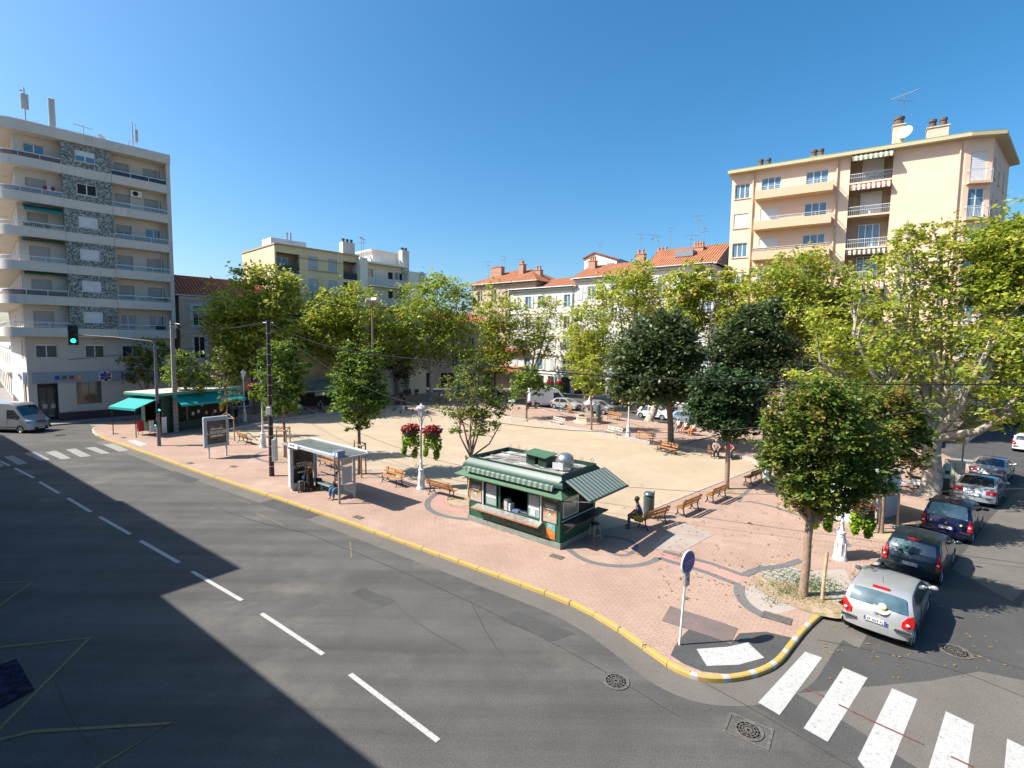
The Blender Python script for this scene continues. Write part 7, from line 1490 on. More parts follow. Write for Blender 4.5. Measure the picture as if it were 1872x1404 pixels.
# ---------------- fountain
fst=M('fountain_stone',(.48,.38,.28),.85,var=.2,scale=4,bump=.3,dirt=((.22,.18,.14),.5,3,.58)); fb=GP(1077,772); ft=thing('stone_fountain','small stone fountain with a pyramid topped pillar and octagonal basin','fountain',fb,R(-20))
m=MB(); m.lathe([(1.75,0),(1.75,.12),(1.5,.12),(1.45,.2)],8); m.build('step',fst,ft); m=MB(); m.lathe([(1.38,.12),(1.42,.55),(1.5,.62),(1.5,.72),(1.25,.72),(1.22,.4)],8); m.build('basin',fst,ft)
m=MB(); m.lathe([(0,.5),(1.2,.5)],8); m.build('water',M('basin_water',(.05,.07,.06),.08),ft)
m=MB(); m.box(-.42,.42,-.42,.42,.4,.85); m.box(-.34,.34,-.34,.34,.85,1.9); m.build('pillar',fst,ft); m=MB(); m.box(-.5,.5,-.5,.5,1.9,2.0); m.lathe([(.66,2.0),(.2,2.35),(.06,2.7),(.1,2.78),(0,2.85)],4); m.build('cap',M('cap_pale',(.6,.52,.5),.8),ft)
for a in range(4): m=MB(); T=Matrix.Rotation(a*PI/2,4,'Z'); m.lathe([(.1,-.02),(.13,0),(.1,.03),(0,.03)],12,T=T@Matrix.Translation((0,-.35,1.45))@Matrix.Rotation(PI/2,4,'X')); m.tube([T@Vector((0,-.4,1.2)),T@Vector((0,-.6,1.18)),T@Vector((0,-.62,1.1))],.02,6); m.build('spout_plaque',castm,ft)
# thin T-post, planters, tables
b=GP(935,771); h=HT(935,771,733)-PZ; t=thing('court_lamp_post','low thin white post with a T-shaped head at the far court edge','post',b); m=MB(); m.tube([(0,0,0),(0,0,h)],.05,8); m.build('post',lampw,t); m=MB(); m.bbox(-.35,.35,-.12,.12,h,h+.12,.03); m.tube([(-.3,0,h+.1),(.25,0,h+.25)],.03,6); m.build('head',lampw,t)
b=GP(528,758); t=thing('stone_planter','round grey stone planter at the court edge behind the brown pole','planter',b); m=MB(); m.lathe([(.62,0),(.72,.3),(.7,.7),(.66,.95),(.5,.95),(.48,.7),(0,.7)],16); m.build('bowl',kerbm,t,40); m=MB(); m.lathe([(0,.72),(.47,.74)],12); m.build('soil',earth,t)
# ---------------- newspaper kiosk with turquoise awnings
NA=GP(268,784); nka=R(38); na=thing('newspaper_kiosk','dark green newspaper kiosk with flat pale roof and turquoise awnings on the left pavement','kiosk')
nf=Fac(GP(301,792),ang(GP(301,792),GP(408,775))); na.location=nf.O+Vector((0,0,PZ)); na.rotation_euler=(0,0,nf.a); NW=nf.pt(425,760)[0]; zr=nf.pt(300,722)[1]-PZ; ND=3.0
m=MB(); wall(m,0,NW,0,zr,[(.9,NW-.3,.85,zr-.35)],0,.08); m.add([(0,ND,0),(NW,ND,0),(NW,ND,zr),(0,ND,zr)],[(3,2,1,0)]); m.add([(NW,0,0),(NW,ND,0),(NW,ND,zr),(NW,0,zr)],[(0,1,2,3)]); mm=MB(); wall(mm,0,ND,0,zr,[(.5,ND-.3,.8,zr-.4)],0,.08); T=Matrix.Translation((0,ND,0))@Matrix.Rotation(-PI/2,4,'Z'); m.add([T@Vector(v) for v in mm.v],mm.f); m.build('wall',M('newsstand_green',(.012,.05,.04),.6,var=.2),na)
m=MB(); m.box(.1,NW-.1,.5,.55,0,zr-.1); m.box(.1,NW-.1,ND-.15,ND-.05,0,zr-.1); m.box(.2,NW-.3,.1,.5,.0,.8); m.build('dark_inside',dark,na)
m=MB(); m.box(-1.0,NW+.6,-.55,ND+.6,zr,zr+.22); m.build('roof',[M('flat_roof_pale',(.52,.44,.36),.9,var=.15)],na); m=MB(); 
for a in ((-1.03,NW+.63,-.58,-.553),(-1.03,-1.003,-.55,ND+.6)): m.box(a[0],a[1],a[2],a[3],zr-.02,zr+.17)
m.build('fascia_trim',M('trim_teal',(.03,.30,.24),.5),na)
tq=M('awning_turquoise',(.0,.29,.275),.7,var=.06); awn(.5,NW+.3,zr-.1,1.5,.75,tq,y0=-.1,root=na)
T=Matrix.Translation((0,ND,0))@Matrix.Rotation(-PI/2,4,'Z'); aw=MB(); aw.add([T@Vector(v) for v in ((-.2,-.15,zr-.1),(ND+.3,-.15,zr-.1),(ND+.3,-2.5,zr-.95),(-.2,-2.5,zr-.95),(-.2,-.15,zr-.06),(ND+.3,-.15,zr-.06),(ND+.3,-2.5,zr-.91),(-.2,-2.5,zr-.91))],[(0,3,2,1),(4,5,6,7),(0,1,5,4),(1,2,6,5),(2,3,7,6),(3,0,4,7)]); 
for i in range(12): a=-.2+i*.29; aw.add([T@Vector(v) for v in ((a,-2.51,zr-.91),(a,-2.51,zr-1.08),(a+.145,-2.51,zr-1.13),(a+.29,-2.51,zr-1.08),(a+.29,-2.51,zr-.91))],[(0,1,2,3,4)])
aw.build('side_awning',tq,na)
for y in (0,ND): m=MB(); m.tube([T@Vector((y,-2.35,0)),T@Vector((y,-2.35,zr-.95))],.035,8); m.build('awning_post',castm,na)
g_=random.Random(5); mags=[M('mag_%s'%c,v,.6) for c,v in (('red',(.45,.04,.04)),('white',(.6,.6,.58)),('yellow',(.6,.45,.08)),('blue',(.06,.14,.35)),('black',(.04,.04,.04)))]
for i in range(22):
    x=1.0+g_.random()*(NW-1.6); z=.9+g_.random()*(zr-1.6); m=MB(); m.box(x,x+.24,.44,.47,z,z+.3); m.build('magazine',mags[i%5],na)
m=MB(); m.box(-.45,-.05,-.4,-.35,.1,1.5); m.build('notice_board',pvc,na)
for i,(x,y,mt) in enumerate(((-.9,.3,mags[0]),(-1.5,.8,mags[0]),(-1.2,-.3,mags[1]))):
    b=na.location+nf.ex*x+nf.ey*y; t=thing('postcard_rack',['red postcard rack nearest the newspaper kiosk corner','second red rack under the turquoise side awning','small white rack with wheels by the newspaper kiosk'][i],'display rack',b,nf.a); m=MB(); m.box(-.22,.22,-.12,.12,.35,1.3); m.build('rack',mt,t); m=MB(); m.tube([(-.18,0,0),(-.18,0,.35)],.02,6); m.tube([(.18,0,0),(.18,0,.35)],.02,6); m.build('legs',metal,t)
# ---------------- café pavilion
cf=Fac(GP(556,748),ang(GP(556,748),GP(700,738))); ct=thing('cafe_pavilion','low dark café pavilion with a glazed grey roof in the shade of the plane trees','pavilion',cf.O+Vector((0,0,PZ)),cf.a); zc=cf.pt(560,716)[1]-PZ; CW=cf.pt(690,730)[0]
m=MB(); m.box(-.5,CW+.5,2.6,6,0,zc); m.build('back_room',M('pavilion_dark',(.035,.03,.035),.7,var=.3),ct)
m=MB(); m.box(-.8,CW+.8,-.8,6.3,zc,zc+.14); m.build('roof_edge',M('pavilion_edge',(.38,.36,.33),.6),ct); m=MB(); m.add([(-.7,-.7,zc+.15),(CW+.7,-.7,zc+.15),(CW+.2,3,zc+1.1),(-.2,3,zc+1.1),(CW+.7,6.2,zc+.15),(-.7,6.2,zc+.15)],[(0,1,2,3),(3,2,4,5),(0,3,5),(1,4,2)]); m.build('glazed_roof',M('roof_glass_grey',(.16,.20,.20),.15,var=.5,scale=1.5),ct)
for x in (0,CW/3,2*CW/3,CW): m=MB(); m.box(x-.06,x+.06,-.5,-.38,0,zc); m.build('post',castm,ct)
m=MB(); m.box(1.2,4,-.35,-.3,zc-.55,zc-.1); m.build('menu_board',M('menu_grey'),ct); m=MB(); m.box(1.,3.4,2.5,2.58,1.6,2.3); m.build('lit_shelf',M('shelf_brown',(.2,.12,.07),.7),ct)
for px,py,l in ((570,755,'red round café table at the edge of the pavilion'),(548,757,'small pale café table beside the round planter'),(605,752,'dark café table behind the orange bench')):
    t=thing('cafe_table',l,'table',GP(px,py),0,'café tables'); m=MB(); m.lathe([(0,.70),(.4,.70),(.4,.73),(0,.735)],16); m.build('top',[mags[0],shw,plast][('pale' in l)+2*('dark' in l)],t); m=MB(); m.tube([(0,0,0),(0,0,.7)],.03,6); m.lathe([(.22,0),(.2,.02),(.03,.05)],10); m.build('pedestal',castm,t)
# ---------------- white cabin, meter, cabinets behind the nearest tree
wf_=Fac(GP(1588,955),ang(GP(1588,955),GP(1640,945))); wc=thing('white_cabin','plain white rectangular public cabin behind the staked tree','cabin',wf_.O+Vector((0,0,PZ)),wf_.a); zc=wf_.pt(1600,872)[1]-PZ; Wc_=wf_.pt(1645,910)[0]
m=MB(); m.bbox(-1.2,Wc_,0,2.2,.1,zc,.06); m.build('shell',M('cabin_white',(.66,.65,.62),.6,var=.05),wc,30); m=MB(); m.box(-1.25,Wc_+.05,-.05,2.25,0,.1); m.box(-1.3,Wc_+.1,-.1,2.3,zc,zc+.1); m.build('trim',M('cabin_grey',(.3,.3,.32),.6),wc); m=MB(); m.box(-.9,-.05,-.015,-.002,.15,zc-.3); m.build('door',alu,wc)
b=GP(1727,905); t=thing('parking_meter','grey-green parking meter with a rounded cap by the huge plane trunk','parking meter',b,R(-30)); m=MB(); m.bbox(-.16,.16,-.12,.12,0,1.0,.02); m.build('pedestal',M('meter_dark',(.03,.04,.045),.5),t); m=MB(); m.bbox(-.18,.18,-.15,.15,1.0,1.6,.04); m.lathe([(.19,1.6),(.17,1.72),(.1,1.8),(0,1.82)],14); m.build('head',M('meter_green_grey',(.30,.40,.38),.45),t,40); m=MB(); m.box(-.1,.1,-.156,-.15,1.25,1.45); m.build('screen',plast,t)
t=thing('utility_cabinet','pale utility cabinet standing behind the parking meter','cabinet',GP(1742,893),R(-35)); m=MB(); m.bbox(-.45,.45,-.25,.25,.08,1.7,.03); m.build('body',M('cabinet_cream',(.42,.40,.33),.7,var=.15),t); m=MB(); m.box(-.46,.46,-.26,.26,0,.08); m.box(-.01,.01,-.256,-.25,.15,1.6); m.build('plinth',castm,t)
b=GP(1712,904); t=thing('sign_post','thin blue-grey sign post between the plane trunk and the parking meter','sign post',b); m=MB(); m.tube([(0,0,0),(0,0,3.4)],.035,8); m.build('post',M('post_blue_grey',(.25,.36,.45),.5),t); m=MB(); m.box(-.25,.25,-.04,-.035,2.7,3.3); m.build('sign_plate',MT['sign_blue'],t); m=MB(); m.bbox(-.2,.2,-.2,.12,.4,.95,.05); m.build('hanging_bag',MT['sign_grey_white'],t)
t=thing('traffic_mirror','round traffic mirror on a post at the side street crossing','mirror',G(1757,865)); m=MB(); m.tube([(0,0,0),(0,0,3.3)],.05,8); m.build('post',castm,t); m=MB(); T=Matrix.Translation((0,-.05,3.3))@Matrix.Rotation(R(75),4,'X'); m.lathe([(0,.03),(.2,.02),(.3,0),(.32,-.02)],20,T=T); m.build('mirror_disc',steel,t,40)
# flood light mast far left
t=thing('flood_light_mast','tall rusty mast with twin flat flood lights rising over the plane trees','flood light',GP(682,748)); yb_=t.location.y; zt_=AY(681,556,yb_).z-PZ; m=MB(); m.tube([(0,0,0),(0,0,zt_)],[.14,.1],10); m.build('mast',M('mast_rust',(.25,.15,.11),.8),t,50)
for s,a in ((-.35,.4),(.35,-.3)): m=MB(); T=Matrix.Translation((s,0,zt_+.35))@Matrix.Rotation(a,4,'Z')@Matrix.Rotation(R(-25),4,'X'); m.box(-.42,.42,-.5,.4,-.12,.22,0,T); m.build('flood_light',M('flood_grey',(.45,.44,.38),.5),t)
# cones
org=M('cone_orange',(.75,.10,.04),.5); 
for px,py,l in ((107,764,'orange and white traffic cone nearest the bank door'),(115,763,'orange and white traffic cone right beside the first one'),(156,760,'orange and white traffic cone alone below the shop window')):
    t=thing('traffic_cone',l,'traffic cone',G(px,py,.13),0,'traffic cones by the bank',1.25); m=MB(); m.bbox(-.18,.18,-.18,.18,0,.04,.01); m.build('foot',org,t)
    for i,(z0,z1) in enumerate(((.04,.2),(.2,.33),(.33,.46),(.46,.56),(.56,.7))): m=MB(); r=lambda z:.13*(1-z/.78); m.lathe([(r(z0),z0),(r(z1),z1)],14); m.build('cone_band',org if i%2==0 else pvc,t,50)
m=MB(); g_=random.Random(4)
for i in range(9): c=G(120+g_.random()*18,763-g_.random()*3,.13); m.ball((c.x,c.y,c.z+.08),.22*g_.uniform(.5,1),5,0,(1,1,.6))
o=m.build('rubble_bags',M('rubble',(.35,.33,.3),.9,var=.3),smooth=50); tag(o,'heap of pale rubble beside the traffic cones at the kerb','rubble')
# flat panel added at lower left, coloured like a reflection in the window glass
c=[G(-40,1235),G(30,1208),G(62,1262),G(-30,1312)]; m=MB(); m.add([(p.x,p.y,.02) for p in c]+[(p.x,p.y,.06) for p in c],[(4,5,6,7),(0,1,5,4),(1,2,6,5),(2,3,7,6),(3,0,4,7),(3,2,1,0)]); o=m.build('reflection_panel',M('reflection_print',(.02,.022,.045),.95,var=.8,scale=5,spec=.05,dirt=((.16,.085,.03),.9,4,.56))); t=tag(o,'added dark panel with orange scribbles standing in for a window reflection over the shaded road','reflection stand-in')  # dirt here is the orange part of the reflection colouring
# ---------------- cables
cab=M('cable_black',(.02,.02,.024),.8,spec=.1); cabg=M('cable_grey',(.05,.05,.055),.8,spec=.1)
def cable(P0,P1,px,r,label,mat=cab,smooth=2):
    pts=[P0]+[VP(P0,P1,x,y) for x,y in px]+[P1]; pts=smoothline(pts,smooth); m=MB(); m.tube(pts,r,6); o=m.build('overhead_cable',mat,None,60); tag(o,label,'cable','overhead cables'); return o
top_=bpb+Vector((0,0,bph-.15)); E1=AY(2250,704,15)
cable(top_,E1,[(560,622),(622,640),(760,657),(900,670),(1040,682),(1119,689),(1240,694),(1400,699),(1560,702),(1700,703),(1872,703)],.030,'thickest twisted black cable running from the pole top to the right edge')
E2=AY(2250,690,15); cable(top_-Vector((0,0,.25)),E2,[(560,645),(622,688),(699,722),(800,752),(900,772),(1000,784),(1120,791),(1240,791),(1400,781),(1560,767),(1700,748),(1872,727)],.014,'thin middle cable sagging low behind the nearest tree',cabg)
E3=AY(2250,880,14.5); cable(bpb+Vector((.1,0,HT(497,870,712)-PZ)),E3,[(540,735),(582,757),(660,793),(730,820),(840,853),(1000,877),(1130,889),(1300,901),(1500,906),(1872,893)],.009,'lowest thin cable crossing in front of the kiosk and parked cars',cabg)
tw=tf.world; cable(cpb+Vector((0,0,cph-.3)),top_,[(345,612),(400,603),(450,597)],.02,'short cable between the concrete pole and the dark brown pole')
cable(cpb+Vector((0,0,cph-1.6)),GP(392,772)+Vector((0,0,3.4)),[(325,655),(345,690),(370,715)],.02,'pale service cable dropping from the concrete pole to the newspaper kiosk',M('cable_pale',(.5,.5,.48),.5))
cable(cpb+Vector((0,0,cph-1.)),ph.location+Vector((1.5,1.2,11.)),[],.02,'cable from the concrete pole to the pink house wall')
cable(ph.location+Vector((1.,-.5,12.)),top_+Vector((0,0,.1)),[(400,605)],.02,'cable from the pink house wall to the dark brown pole')
cable(tf.world(3,YR-.1,6.2),tf.world(20,YR-.1,8.),[],.02,'drooping cable along the bank wall under the mezzanine windows')
# pigeons
pig=M('pigeon_grey',(.06,.065,.08),.6,var=.3,scale=20)
def pigeon(b,rot,label,s=1.):
    t=thing('pigeon',label,'pigeon',b,rot,'pigeons',s); m=MB(); m.tube([(-.2,0,.12),(-.1,0,.12),(0,0,.13),(.09,0,.17),(.13,0,.24),(.17,0,.27),(.19,0,.265),(.22,0,.255)],[.012,.04,.075,.065,.035,.032,.022,.004],8); m.tube([(0,.02,.08),(0,.03,0)],.006,4); m.tube([(0,-.02,.08),(0,-.03,0)],.006,4); m.build('body',pig,t,60)
for i,(x,y) in enumerate(((720,752),(732,757),(743,748),(744,751),(754,753),(756,744),(781,756),(778,750))): pigeon(G(x,y,PZ+.006),i*1.3,['pigeon furthest left in the shaded sand','second pigeon from the left, lowest of the flock','pigeon in the middle top of the flock','pigeon just below the middle top one','pigeon left of the lantern of the white lamp','topmost pigeon of the flock','pigeon right of the lantern, lower one','pigeon right of the lantern, upper one'][i],1.5)
pc_=VP(top_,E1,1119,688); pigeon(pc_+Vector((0,0,.0)),2.,'pigeon perched on the thick overhead cable',1.0)
# ================================================================== people
def skin_mesh(name,nodes,edges,mat,parent,root=0,sub=2):
    me=bpy.data.meshes.new('s'); me.from_pydata([n[0] for n in nodes],edges,[]); o=bpy.data.objects.new('s',me); C.objects.link(o)
    md=o.modifiers.new('skin','SKIN'); md.use_smooth_shade=True; md.branch_smoothing=.6
    lay=me.skin_vertices[0] if me.skin_vertices else None
    if lay is None:
        import bmesh as bm_; b=bm_.new(); b.from_mesh(me); b.verts.layers.skin.verify(); b.to_mesh(me); b.free(); lay=me.skin_vertices[0]
    for i,n in enumerate(nodes):
        r=n[1]; lay.data[i].radius=(r,r) if not isinstance(r,tuple) else r; lay.data[i].use_root=(i==root)
    s=o.modifiers.new('sub','SUBSURF'); s.levels=sub; s.render_levels=sub
    bpy.context.view_layer.update(); m2=bpy.data.meshes.new_from_object(o.evaluated_get(bpy.context.evaluated_depsgraph_get())); bpy.data.objects.remove(o)
    m2.materials.clear(); m2.materials.append(mat); m2.polygons.foreach_set('use_smooth',[True]*len(m2.polygons)); m2.name=name
    o=bpy.data.objects.new(name,m2); C.objects.link(o); o.parent=parent; return o
skins=[M('skin_tan',(.42,.24,.16),.55,var=.06),M('skin_brown',(.20,.10,.06),.55,var=.06),M('skin_light',(.50,.31,.22),.55,var=.06)]
hairs=[M('hair_dark',(.02,.015,.012),.7),M('hair_grey',(.32,.30,.28),.8),M('hair_brown',(.08,.045,.025),.7)]
def cloth(n,c): return M(n,c,.85,var=.12,scale=14)
def P_(j,k): return Vector(j[k])
SIT=dict(pel=(0,0,.53),wai=(-.01,0,.70),che=(.01,0,.92),nb=(.03,0,1.09),nk=(.045,0,1.16),hd=(.065,0,1.27),ht=(.06,0,1.36),sh=(.02,.165,1.055),el=(.10,.25,.80),wr=(.31,.14,.68),ha=(.38,.12,.66),hip=(.03,.09,.52),kn=(.46,.13,.52),an=(.44,.14,.09),to=(.60,.16,.035))
STAND=dict(pel=(0,0,.93),wai=(0,0,1.08),che=(.01,0,1.28),nb=(0,0,1.44),nk=(.01,0,1.50),hd=(.025,0,1.60),ht=(.02,0,1.69),sh=(0,.17,1.40),el=(-.02,.24,1.12),wr=(.05,.27,.88),ha=(.07,.27,.80),hip=(0,.09,.90),kn=(.02,.10,.50),an=(-.01,.11,.08),to=(.14,.13,.03))
def person(loc,rot,label,pose='sit',over=None,top=None,bot=None,skin=0,hair=0,sleeve=.5,legs=1.,skirt=False,group=None,scale=1.,shoes=None,longhair=False,cap=None,hold=None,fing=True):
    t=thing('person',label,'person',loc,rot,group,scale); J={}
    for k,v in (SIT if pose=='sit' else STAND).items():
        if k in('sh','el','wr','ha','hip','kn','an','to'): J[k+'L']=v; J[k+'R']=(v[0],-v[1],v[2])
        else: J[k]=v
    J.update(over or {})
    R_=dict(pel=(.17,.14),wai=(.155,.125),che=(.185,.135),nb=.10,nk=.062,hd=.105,ht=.078,sh=.088,el=.056,wr=.036,ha=.036,hip=.125,kn=.08,an=.05,to=.042)
    def rr(k): return R_.get(k) or R_[k[:-1]]
    names=['pel','wai','che','nb','nk','hd','ht']; E=[('pel','wai'),('wai','che'),('che','nb'),('nb','nk'),('nk','hd'),('hd','ht')]
    for s in 'LR':
        names+=[x+s for x in('sh','el','wr','ha','hip','kn','an','to')]; E+=[('che','sh'+s),('sh'+s,'el'+s),('el'+s,'wr'+s),('wr'+s,'ha'+s),('pel','hip'+s),('hip'+s,'kn'+s),('kn'+s,'an'+s),('an'+s,'to'+s)]
    nodes=[(J[n],rr(n)) for n in names]; ed=[(names.index(a),names.index(b)) for a,b in E]
    if fing:
        for s,sg in (('L',1),('R',-1)):
            h=P_(J,'ha'+s); d=(h-P_(J,'wr'+s)).normalized(); side=d.cross(Vector((0,0,1))); side=side.normalized() if side.length>.1 else Vector((0,1,0)); up=side.cross(d); hi=names.index('ha'+s)
            for i,(o_,l) in enumerate(((-.027,.065),(-.009,.075),(.009,.07),(.027,.055))):
                p1=h+d*.045+side*o_; p2=p1+d*l*.5-up*.01; p3=p2+d*l*.4-up*.03; b=len(nodes); nodes+=[(tuple(p1),.010),(tuple(p2),.0085),(tuple(p3),.007)]; ed+=[(hi,b),(b,b+1),(b+1,b+2)]
            p1=h+d*.0+side*.035*sg; p2=p1+d*.035+side*.02*sg; b=len(nodes); nodes+=[(tuple(p1),.012),(tuple(p2),.009)]; ed+=[(hi,b),(b,b+1)]
    skin_mesh('body',nodes,ed,skins[skin],t)
    # face: nose, eyes, mouth, ears
    hd=P_(J,'hd'); fw=Vector((1,0,0)); 
    if 'look' in J: fw=Vector(J['look']).normalized()
    sd=Vector((-fw.y,fw.x,0)).normalized() if abs(fw.z)<.95 else Vector((0,1,0)); up=fw.cross(sd)
    m=MB(); m.ball(hd+fw*.092+up*.0,.018,5,0,(1,.8,1.3)); 
    for s in (-1,1): m.ball(hd+sd*s*.09+fw*.005,.022,5,0,(.6,.4,1.3))
    m.build('nose_and_ears',skins[skin],t,60)
    m=MB(); 
    for s in (-1,1): m.ball(hd+fw*.083+sd*s*.032+up*.025,.010,4)
    m.build('eyes',hairs[0],t,60); m=MB(); m.ball(hd+fw*.084-up*.04,.016,4,0,(.4,1.3,.35)); m.build('mouth',M('lip',(.3,.08,.07),.5),t,60)
    ht=P_(J,'ht'); m=MB(); c=(hd+ht)/2-fw*.018+up*.022; m.ball(c,.108,10,0,(1,.93,.98)); 
    if longhair: m.ball(c-fw*.05-up*.11,.085,8,0,(.7,1.05,1.5))
    # cut the hair away from the face
    keep=[]
    for f in m.f:
        ctr=sum((Vector(m.v[i]) for i in f),Vector())/len(f)-hd
        if not (ctr.dot(fw)>.035 and ctr.dot(up)<.07) and not(ctr.dot(up)<-.03 and ctr.dot(fw)>-.02 and not longhair): keep.append(f)
    m.f=keep; m.m=[0]*len(keep); m.build('hair',hairs[hair],t,60)
    if cap: m=MB(); m.lathe([(.115,.0),(.112,.05),(.08,.09),(0,.105)],14,c=tuple(c+up*.01)); m.box(c.x+.06,c.x+.19,c.y-.07,c.y+.07,c.z+.0,c.z+.015); m.build('cap',cap,t,50)
    # clothes follow the same joints, slightly larger
    def sub(nms,es,grow,nm,mt,extra=None):
        nd=[]
        for n in nms:
            r=rr(n); g=grow.get(n,1.12) if isinstance(grow,dict) else grow; r=tuple(x*g for x in r) if isinstance(r,tuple) else r*g; nd.append((J[n],r))
        e=[(nms.index(a),nms.index(b)) for a,b in es]
        for base,p,r in (extra or []): nd.append((tuple(p),r)); e.append((nms.index(base),len(nd)-1))
        return skin_mesh(nm,nd,e,mt,t)
    def lerp(a,b,u): return P_(J,a).lerp(P_(J,b),u)
    if top:
        n=['pel','wai','che','nb','shL','shR']; e=[('pel','wai'),('wai','che'),('che','nb'),('che','shL'),('che','shR')]; ex=[]
        if sleeve>0:
            for s in 'LR': ex.append(('sh'+s,lerp('sh'+s,'el'+s,sleeve),.062 if sleeve<1 else .055))
        sub(n,e,{'pel':1.1,'wai':1.16,'che':1.1,'nb':.98,'shL':1.12,'shR':1.12},'shirt' if not skirt else 'dress',top,ex)
    if bot:
        n=['pel','hipL','hipR']; e=[('pel','hipL'),('pel','hipR')]
        if legs>=1: n+=['knL','knR','anL','anR']; e+=[('hipL','knL'),('hipR','knR'),('knL','anL'),('knR','anR')]; ex=[]
        else: ex=[('hip'+s,lerp('hip'+s,'kn'+s,legs*1.9 if legs<.5 else .9),.082) for s in 'LR']
        sub(n,e,{'pel':1.14,'hipL':1.12,'hipR':1.12,'knL':1.2,'knR':1.2,'anL':1.25,'anR':1.25},'trousers' if legs>=1 else 'shorts',bot,ex)
    if skirt:
        m=MB(); p=P_(J,'pel'); m.lathe([(.150,.14),(.185,-.02),(.20,-.3),(.235,-.55),(.26,-.72),(.245,-.72),(.22,-.5),(.17,-.02)],18,c=(p.x,p.y,p.z),sx=.8); m.build('skirt',top,t,60)
    for s in 'LR':
        a=P_(J,'an'+s); b=P_(J,'to'+s); skin_mesh('shoe',[(tuple(a-Vector((.03,0,.035))),.042),(tuple(a.lerp(b,.5)-Vector((0,0,.01))),.042),(tuple(b),.036)],[(0,1),(1,2)],shoes or plast,t,0,1)
    return t
blk=cloth('cloth_black',(.012,.012,.013)); blu=cloth('cloth_blue',(.02,.07,.22)); nav=cloth('cloth_navy',(.015,.03,.09)); wht=cloth('cloth_white',(.55,.55,.56)); jean=cloth('cloth_jeans',(.05,.13,.24)); pnk=cloth('cloth_pink',(.60,.05,.25)); red_=cloth('cloth_red',(.42,.04,.04)); grn=cloth('cloth_green',(.03,.28,.20)); gry=cloth('cloth_grey',(.25,.26,.27)); org_=cloth('cloth_orange',(.5,.2,.04)); skb=cloth('cloth_sky',(.28,.40,.52)); yl=cloth('cloth_yellow_pattern',(.45,.34,.05))
def sit(a,b,u,label,turn=0,facing=1,**kw):
    A=GP(*a);B=GP(*b); r=math.atan2(B.y-A.y,B.x-A.x); n=Vector((-math.sin(r),math.cos(r),0))*facing; p=A.lerp(B,u)-n*.02
    return person(p,r-PI/2*facing+R(turn),label,'sit',**kw)
# standing woman in the bus shelter, facing the road
wr_=ba-PI/2
wp_=bs.location+sf.ex*(.85)+sf.ey*(.75)
wp_=GP(566,897)
person(wp_,R(-105),'woman in a long black dress standing in the bus shelter with a pull trolley','stand',dict(wrL=(.10,.36,.93),haL=(.14,.40,.86),elL=(.0,.30,1.13),wrR=(.04,-.29,.86),haR=(.05,-.30,.78),elR=(-.02,-.25,1.12)),top=blk,sleeve=0,skirt=True,skin=0,hair=2,shoes=M('sandal',(.15,.08,.05),.7))
def trolley(loc,rot,label,mt,h=.95):
    t=thing('shopping_trolley',label,'trolley',loc,rot); m=MB(); m.bbox(-.16,.16,-.11,.13,.12,.62,.04); m.build('bag',mt,t); m=MB(); m.tube([(-.13,-.13,.1),(-.13,-.14,h),(.13,-.14,h),(.13,-.13,.1)],.012,6); m.build('handle',metal,t)
    for s in (-1,1): m=MB(); m.lathe([(.08,-.015),(.085,0),(.08,.015)],14,T=Matrix.Translation((s*.19,-.1,.085))@Matrix.Rotation(PI/2,4,'Y')); m.build('wheel',tyre,t)
trolley(GP(583,894),R(-20),'black wheeled trolley held by the woman in black',blk)
trolley(GP(551,899),R(40),'low dark folding cart beside the woman in black, poster side',M('cart_metal',(.06,.05,.05),.5),.6)
person(GP(556,896)+Vector((0,0,.72)),0,'x','stand',fing=False) if False else None
m=MB(); b_=GP(555,897)+Vector((0,0,.75)); m.ball((0,0,0),.09,8,0,(1,.8,1.3)); o=m.build('blue_bag',cloth('cloth_light_blue',(.20,.42,.62)),None,50); o.location=b_; tag(o,'small light blue bag held low by the woman in black','bag')
sp_=bs.location+sf.ex*(e0[0]-1.0)+sf.ey*(yb-.46); sp_.z=PZ
person(sp_,wr_+.1,'woman in white top and jeans seated in the bus shelter reading her phone','sit',dict(wrL=(.27,.06,.86),haL=(.33,.04,.90),elL=(.12,.24,.80),wrR=(.27,-.06,.86),haR=(.33,-.04,.90),elR=(.12,-.24,.80),look=(1,0,-.45),hd=(.09,0,1.26),anR=(.50,-.06,.14),toR=(.66,-.04,.06)),top=wht,bot=jean,sleeve=.45,skin=0,hair=0)
m=MB(); m.bbox(-.1,.1,-.05,.05,0,.34,.02); o=m.build('black_handbag',blk); q=sp_+Vector((math.cos(wr_)*.25,math.sin(wr_)*.25,.58)); o.location=q; o.rotation_euler=(0,0,wr_+PI/2); tag(o,'black bag on the lap of the seated woman in the bus shelter','bag')
# man on the nearest court bench: sits at its left end turned to the court
A=GP(1172,968);B=GP(1214,954); br=math.atan2(B.y-A.y,B.x-A.x); bd=Vector((math.cos(br),math.sin(br),0)); nd_=Vector((math.sin(br),-math.cos(br),0)); 
person(A+bd*.02-nd_*.10,br+PI/2+R(38),'man in a blue shirt and yellow shorts sitting at the bench end','sit',dict(wrL=(.34,.10,.60),haL=(.42,.09,.56),elL=(.16,.22,.78),wrR=(.36,-.10,.62),haR=(.44,-.08,.58),elR=(.15,-.24,.80),che=(.06,0,.90),nb=(.11,0,1.06),nk=(.13,0,1.13),hd=(.16,0,1.235),ht=(.15,0,1.33),shL=(.09,.18,1.03),shR=(.09,-.18,1.03),look=(1,0,-.2)),top=blu,bot=yl,legs=.45,sleeve=.5,skin=1,hair=0,scale=1.06)
sit((1296,835),(1342,839),.28,'person in a pale top on the shaded bench, left of the pair',top=gry,bot=blk,skin=0,hair=1)
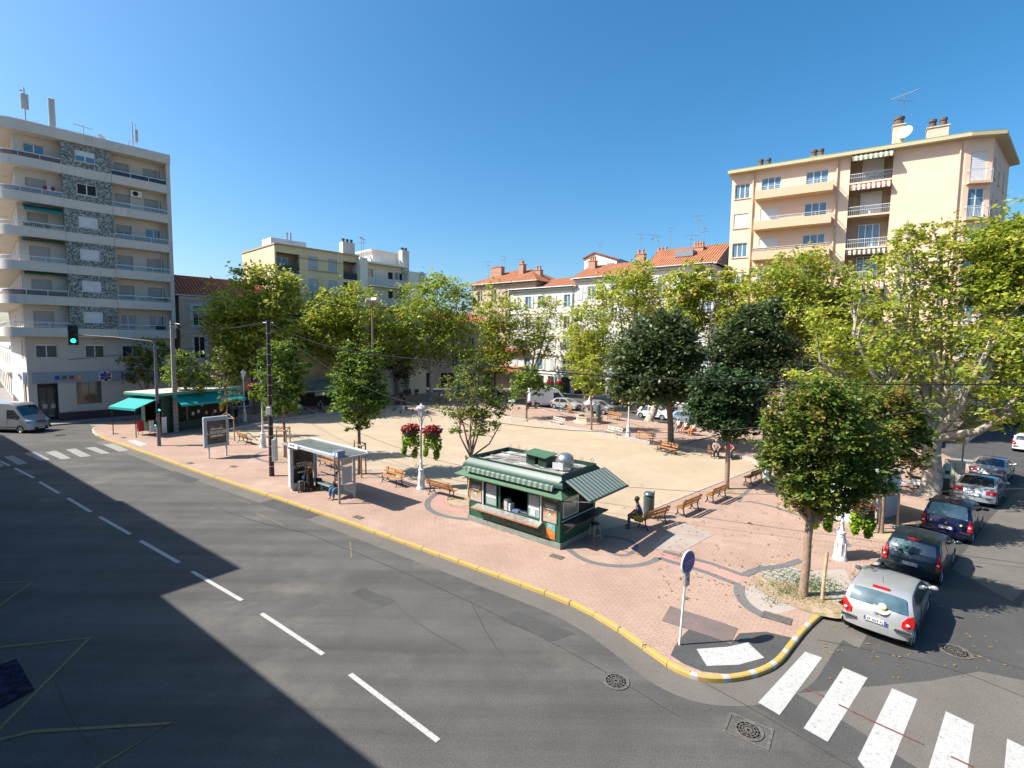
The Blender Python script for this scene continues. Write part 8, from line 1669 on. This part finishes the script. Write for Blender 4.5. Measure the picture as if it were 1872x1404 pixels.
sit((1296,835),(1342,839),.78,'person in a bright pink top on the shaded bench behind the thin trunk',over=dict(elL=(.05,.33,.85)),top=pnk,bot=nav,skin=0,hair=2)
g3='people seated before the pale blue car'
sit((1240,790),(1268,796),.0,'left person of three on the bench before the pale blue car, white top',top=wht,bot=gry,skin=0,hair=1,group=g3)
sit((1240,790),(1268,796),.5,'middle one of three on the bench, white shirt and red shorts',top=wht,bot=red_,legs=.45,skin=0,hair=2,group=g3)
sit((1240,790),(1268,796),1.,'right person of three on the bench, white shirt and orange trousers',top=wht,bot=org_,skin=0,hair=0,group=g3)
sit((1024,751),(1050,757),.35,'man in a pale blue shirt and jeans reclining on the bench behind the fountain',turn=-40,over=dict(knL=(.46,.12,.46),anL=(.85,.10,.12),toL=(.98,.1,.2),knR=(.44,-.12,.48),anR=(.80,-.2,.10),toR=(.93,-.22,.16),nb=(-.10,0,1.04),che=(-.05,0,.88),nk=(-.11,0,1.11),hd=(-.11,0,1.22),ht=(-.13,0,1.31),shL=(-.08,.18,1.0),shR=(-.08,-.18,1.0)),top=skb,bot=jean,skin=0,hair=0)
sit((722,742),(740,741),.2,'sitter with a bright red cap on the far shaded bench',top=nav,bot=blk,cap=cloth('cap_red',(.6,.03,.04)),skin=0)
sit((722,742),(740,741),.9,'dark clothed sitter at the right end of the far shaded bench',top=blk,bot=nav,skin=0,hair=0)
sit((795,738),(815,738),.4,'sitter in green shirt on the far bench right of the pale trunk',top=grn,bot=red_,legs=.45,skin=1,hair=0)
g4='people at the café and the newspaper kiosk'
person(GP(586,752),R(-60),'café guest in dark clothes at the red round table','sit',top=nav,bot=blk,skin=0,group=g4)
person(GP(618,750),R(-100),'café guest at the dark table in the pavilion shade','sit',top=blk,bot=blk,skin=1,group=g4)
person(GP(385,776),R(-100),'newspaper seller in dark clothes behind the kiosk counter','stand',top=blk,bot=blk,skin=0,group=g4)
person(GP(432,765),R(160),'man in a blue cap at the right end of the newspaper kiosk','stand',top=nav,bot=blk,cap=blu,skin=0,group=g4)
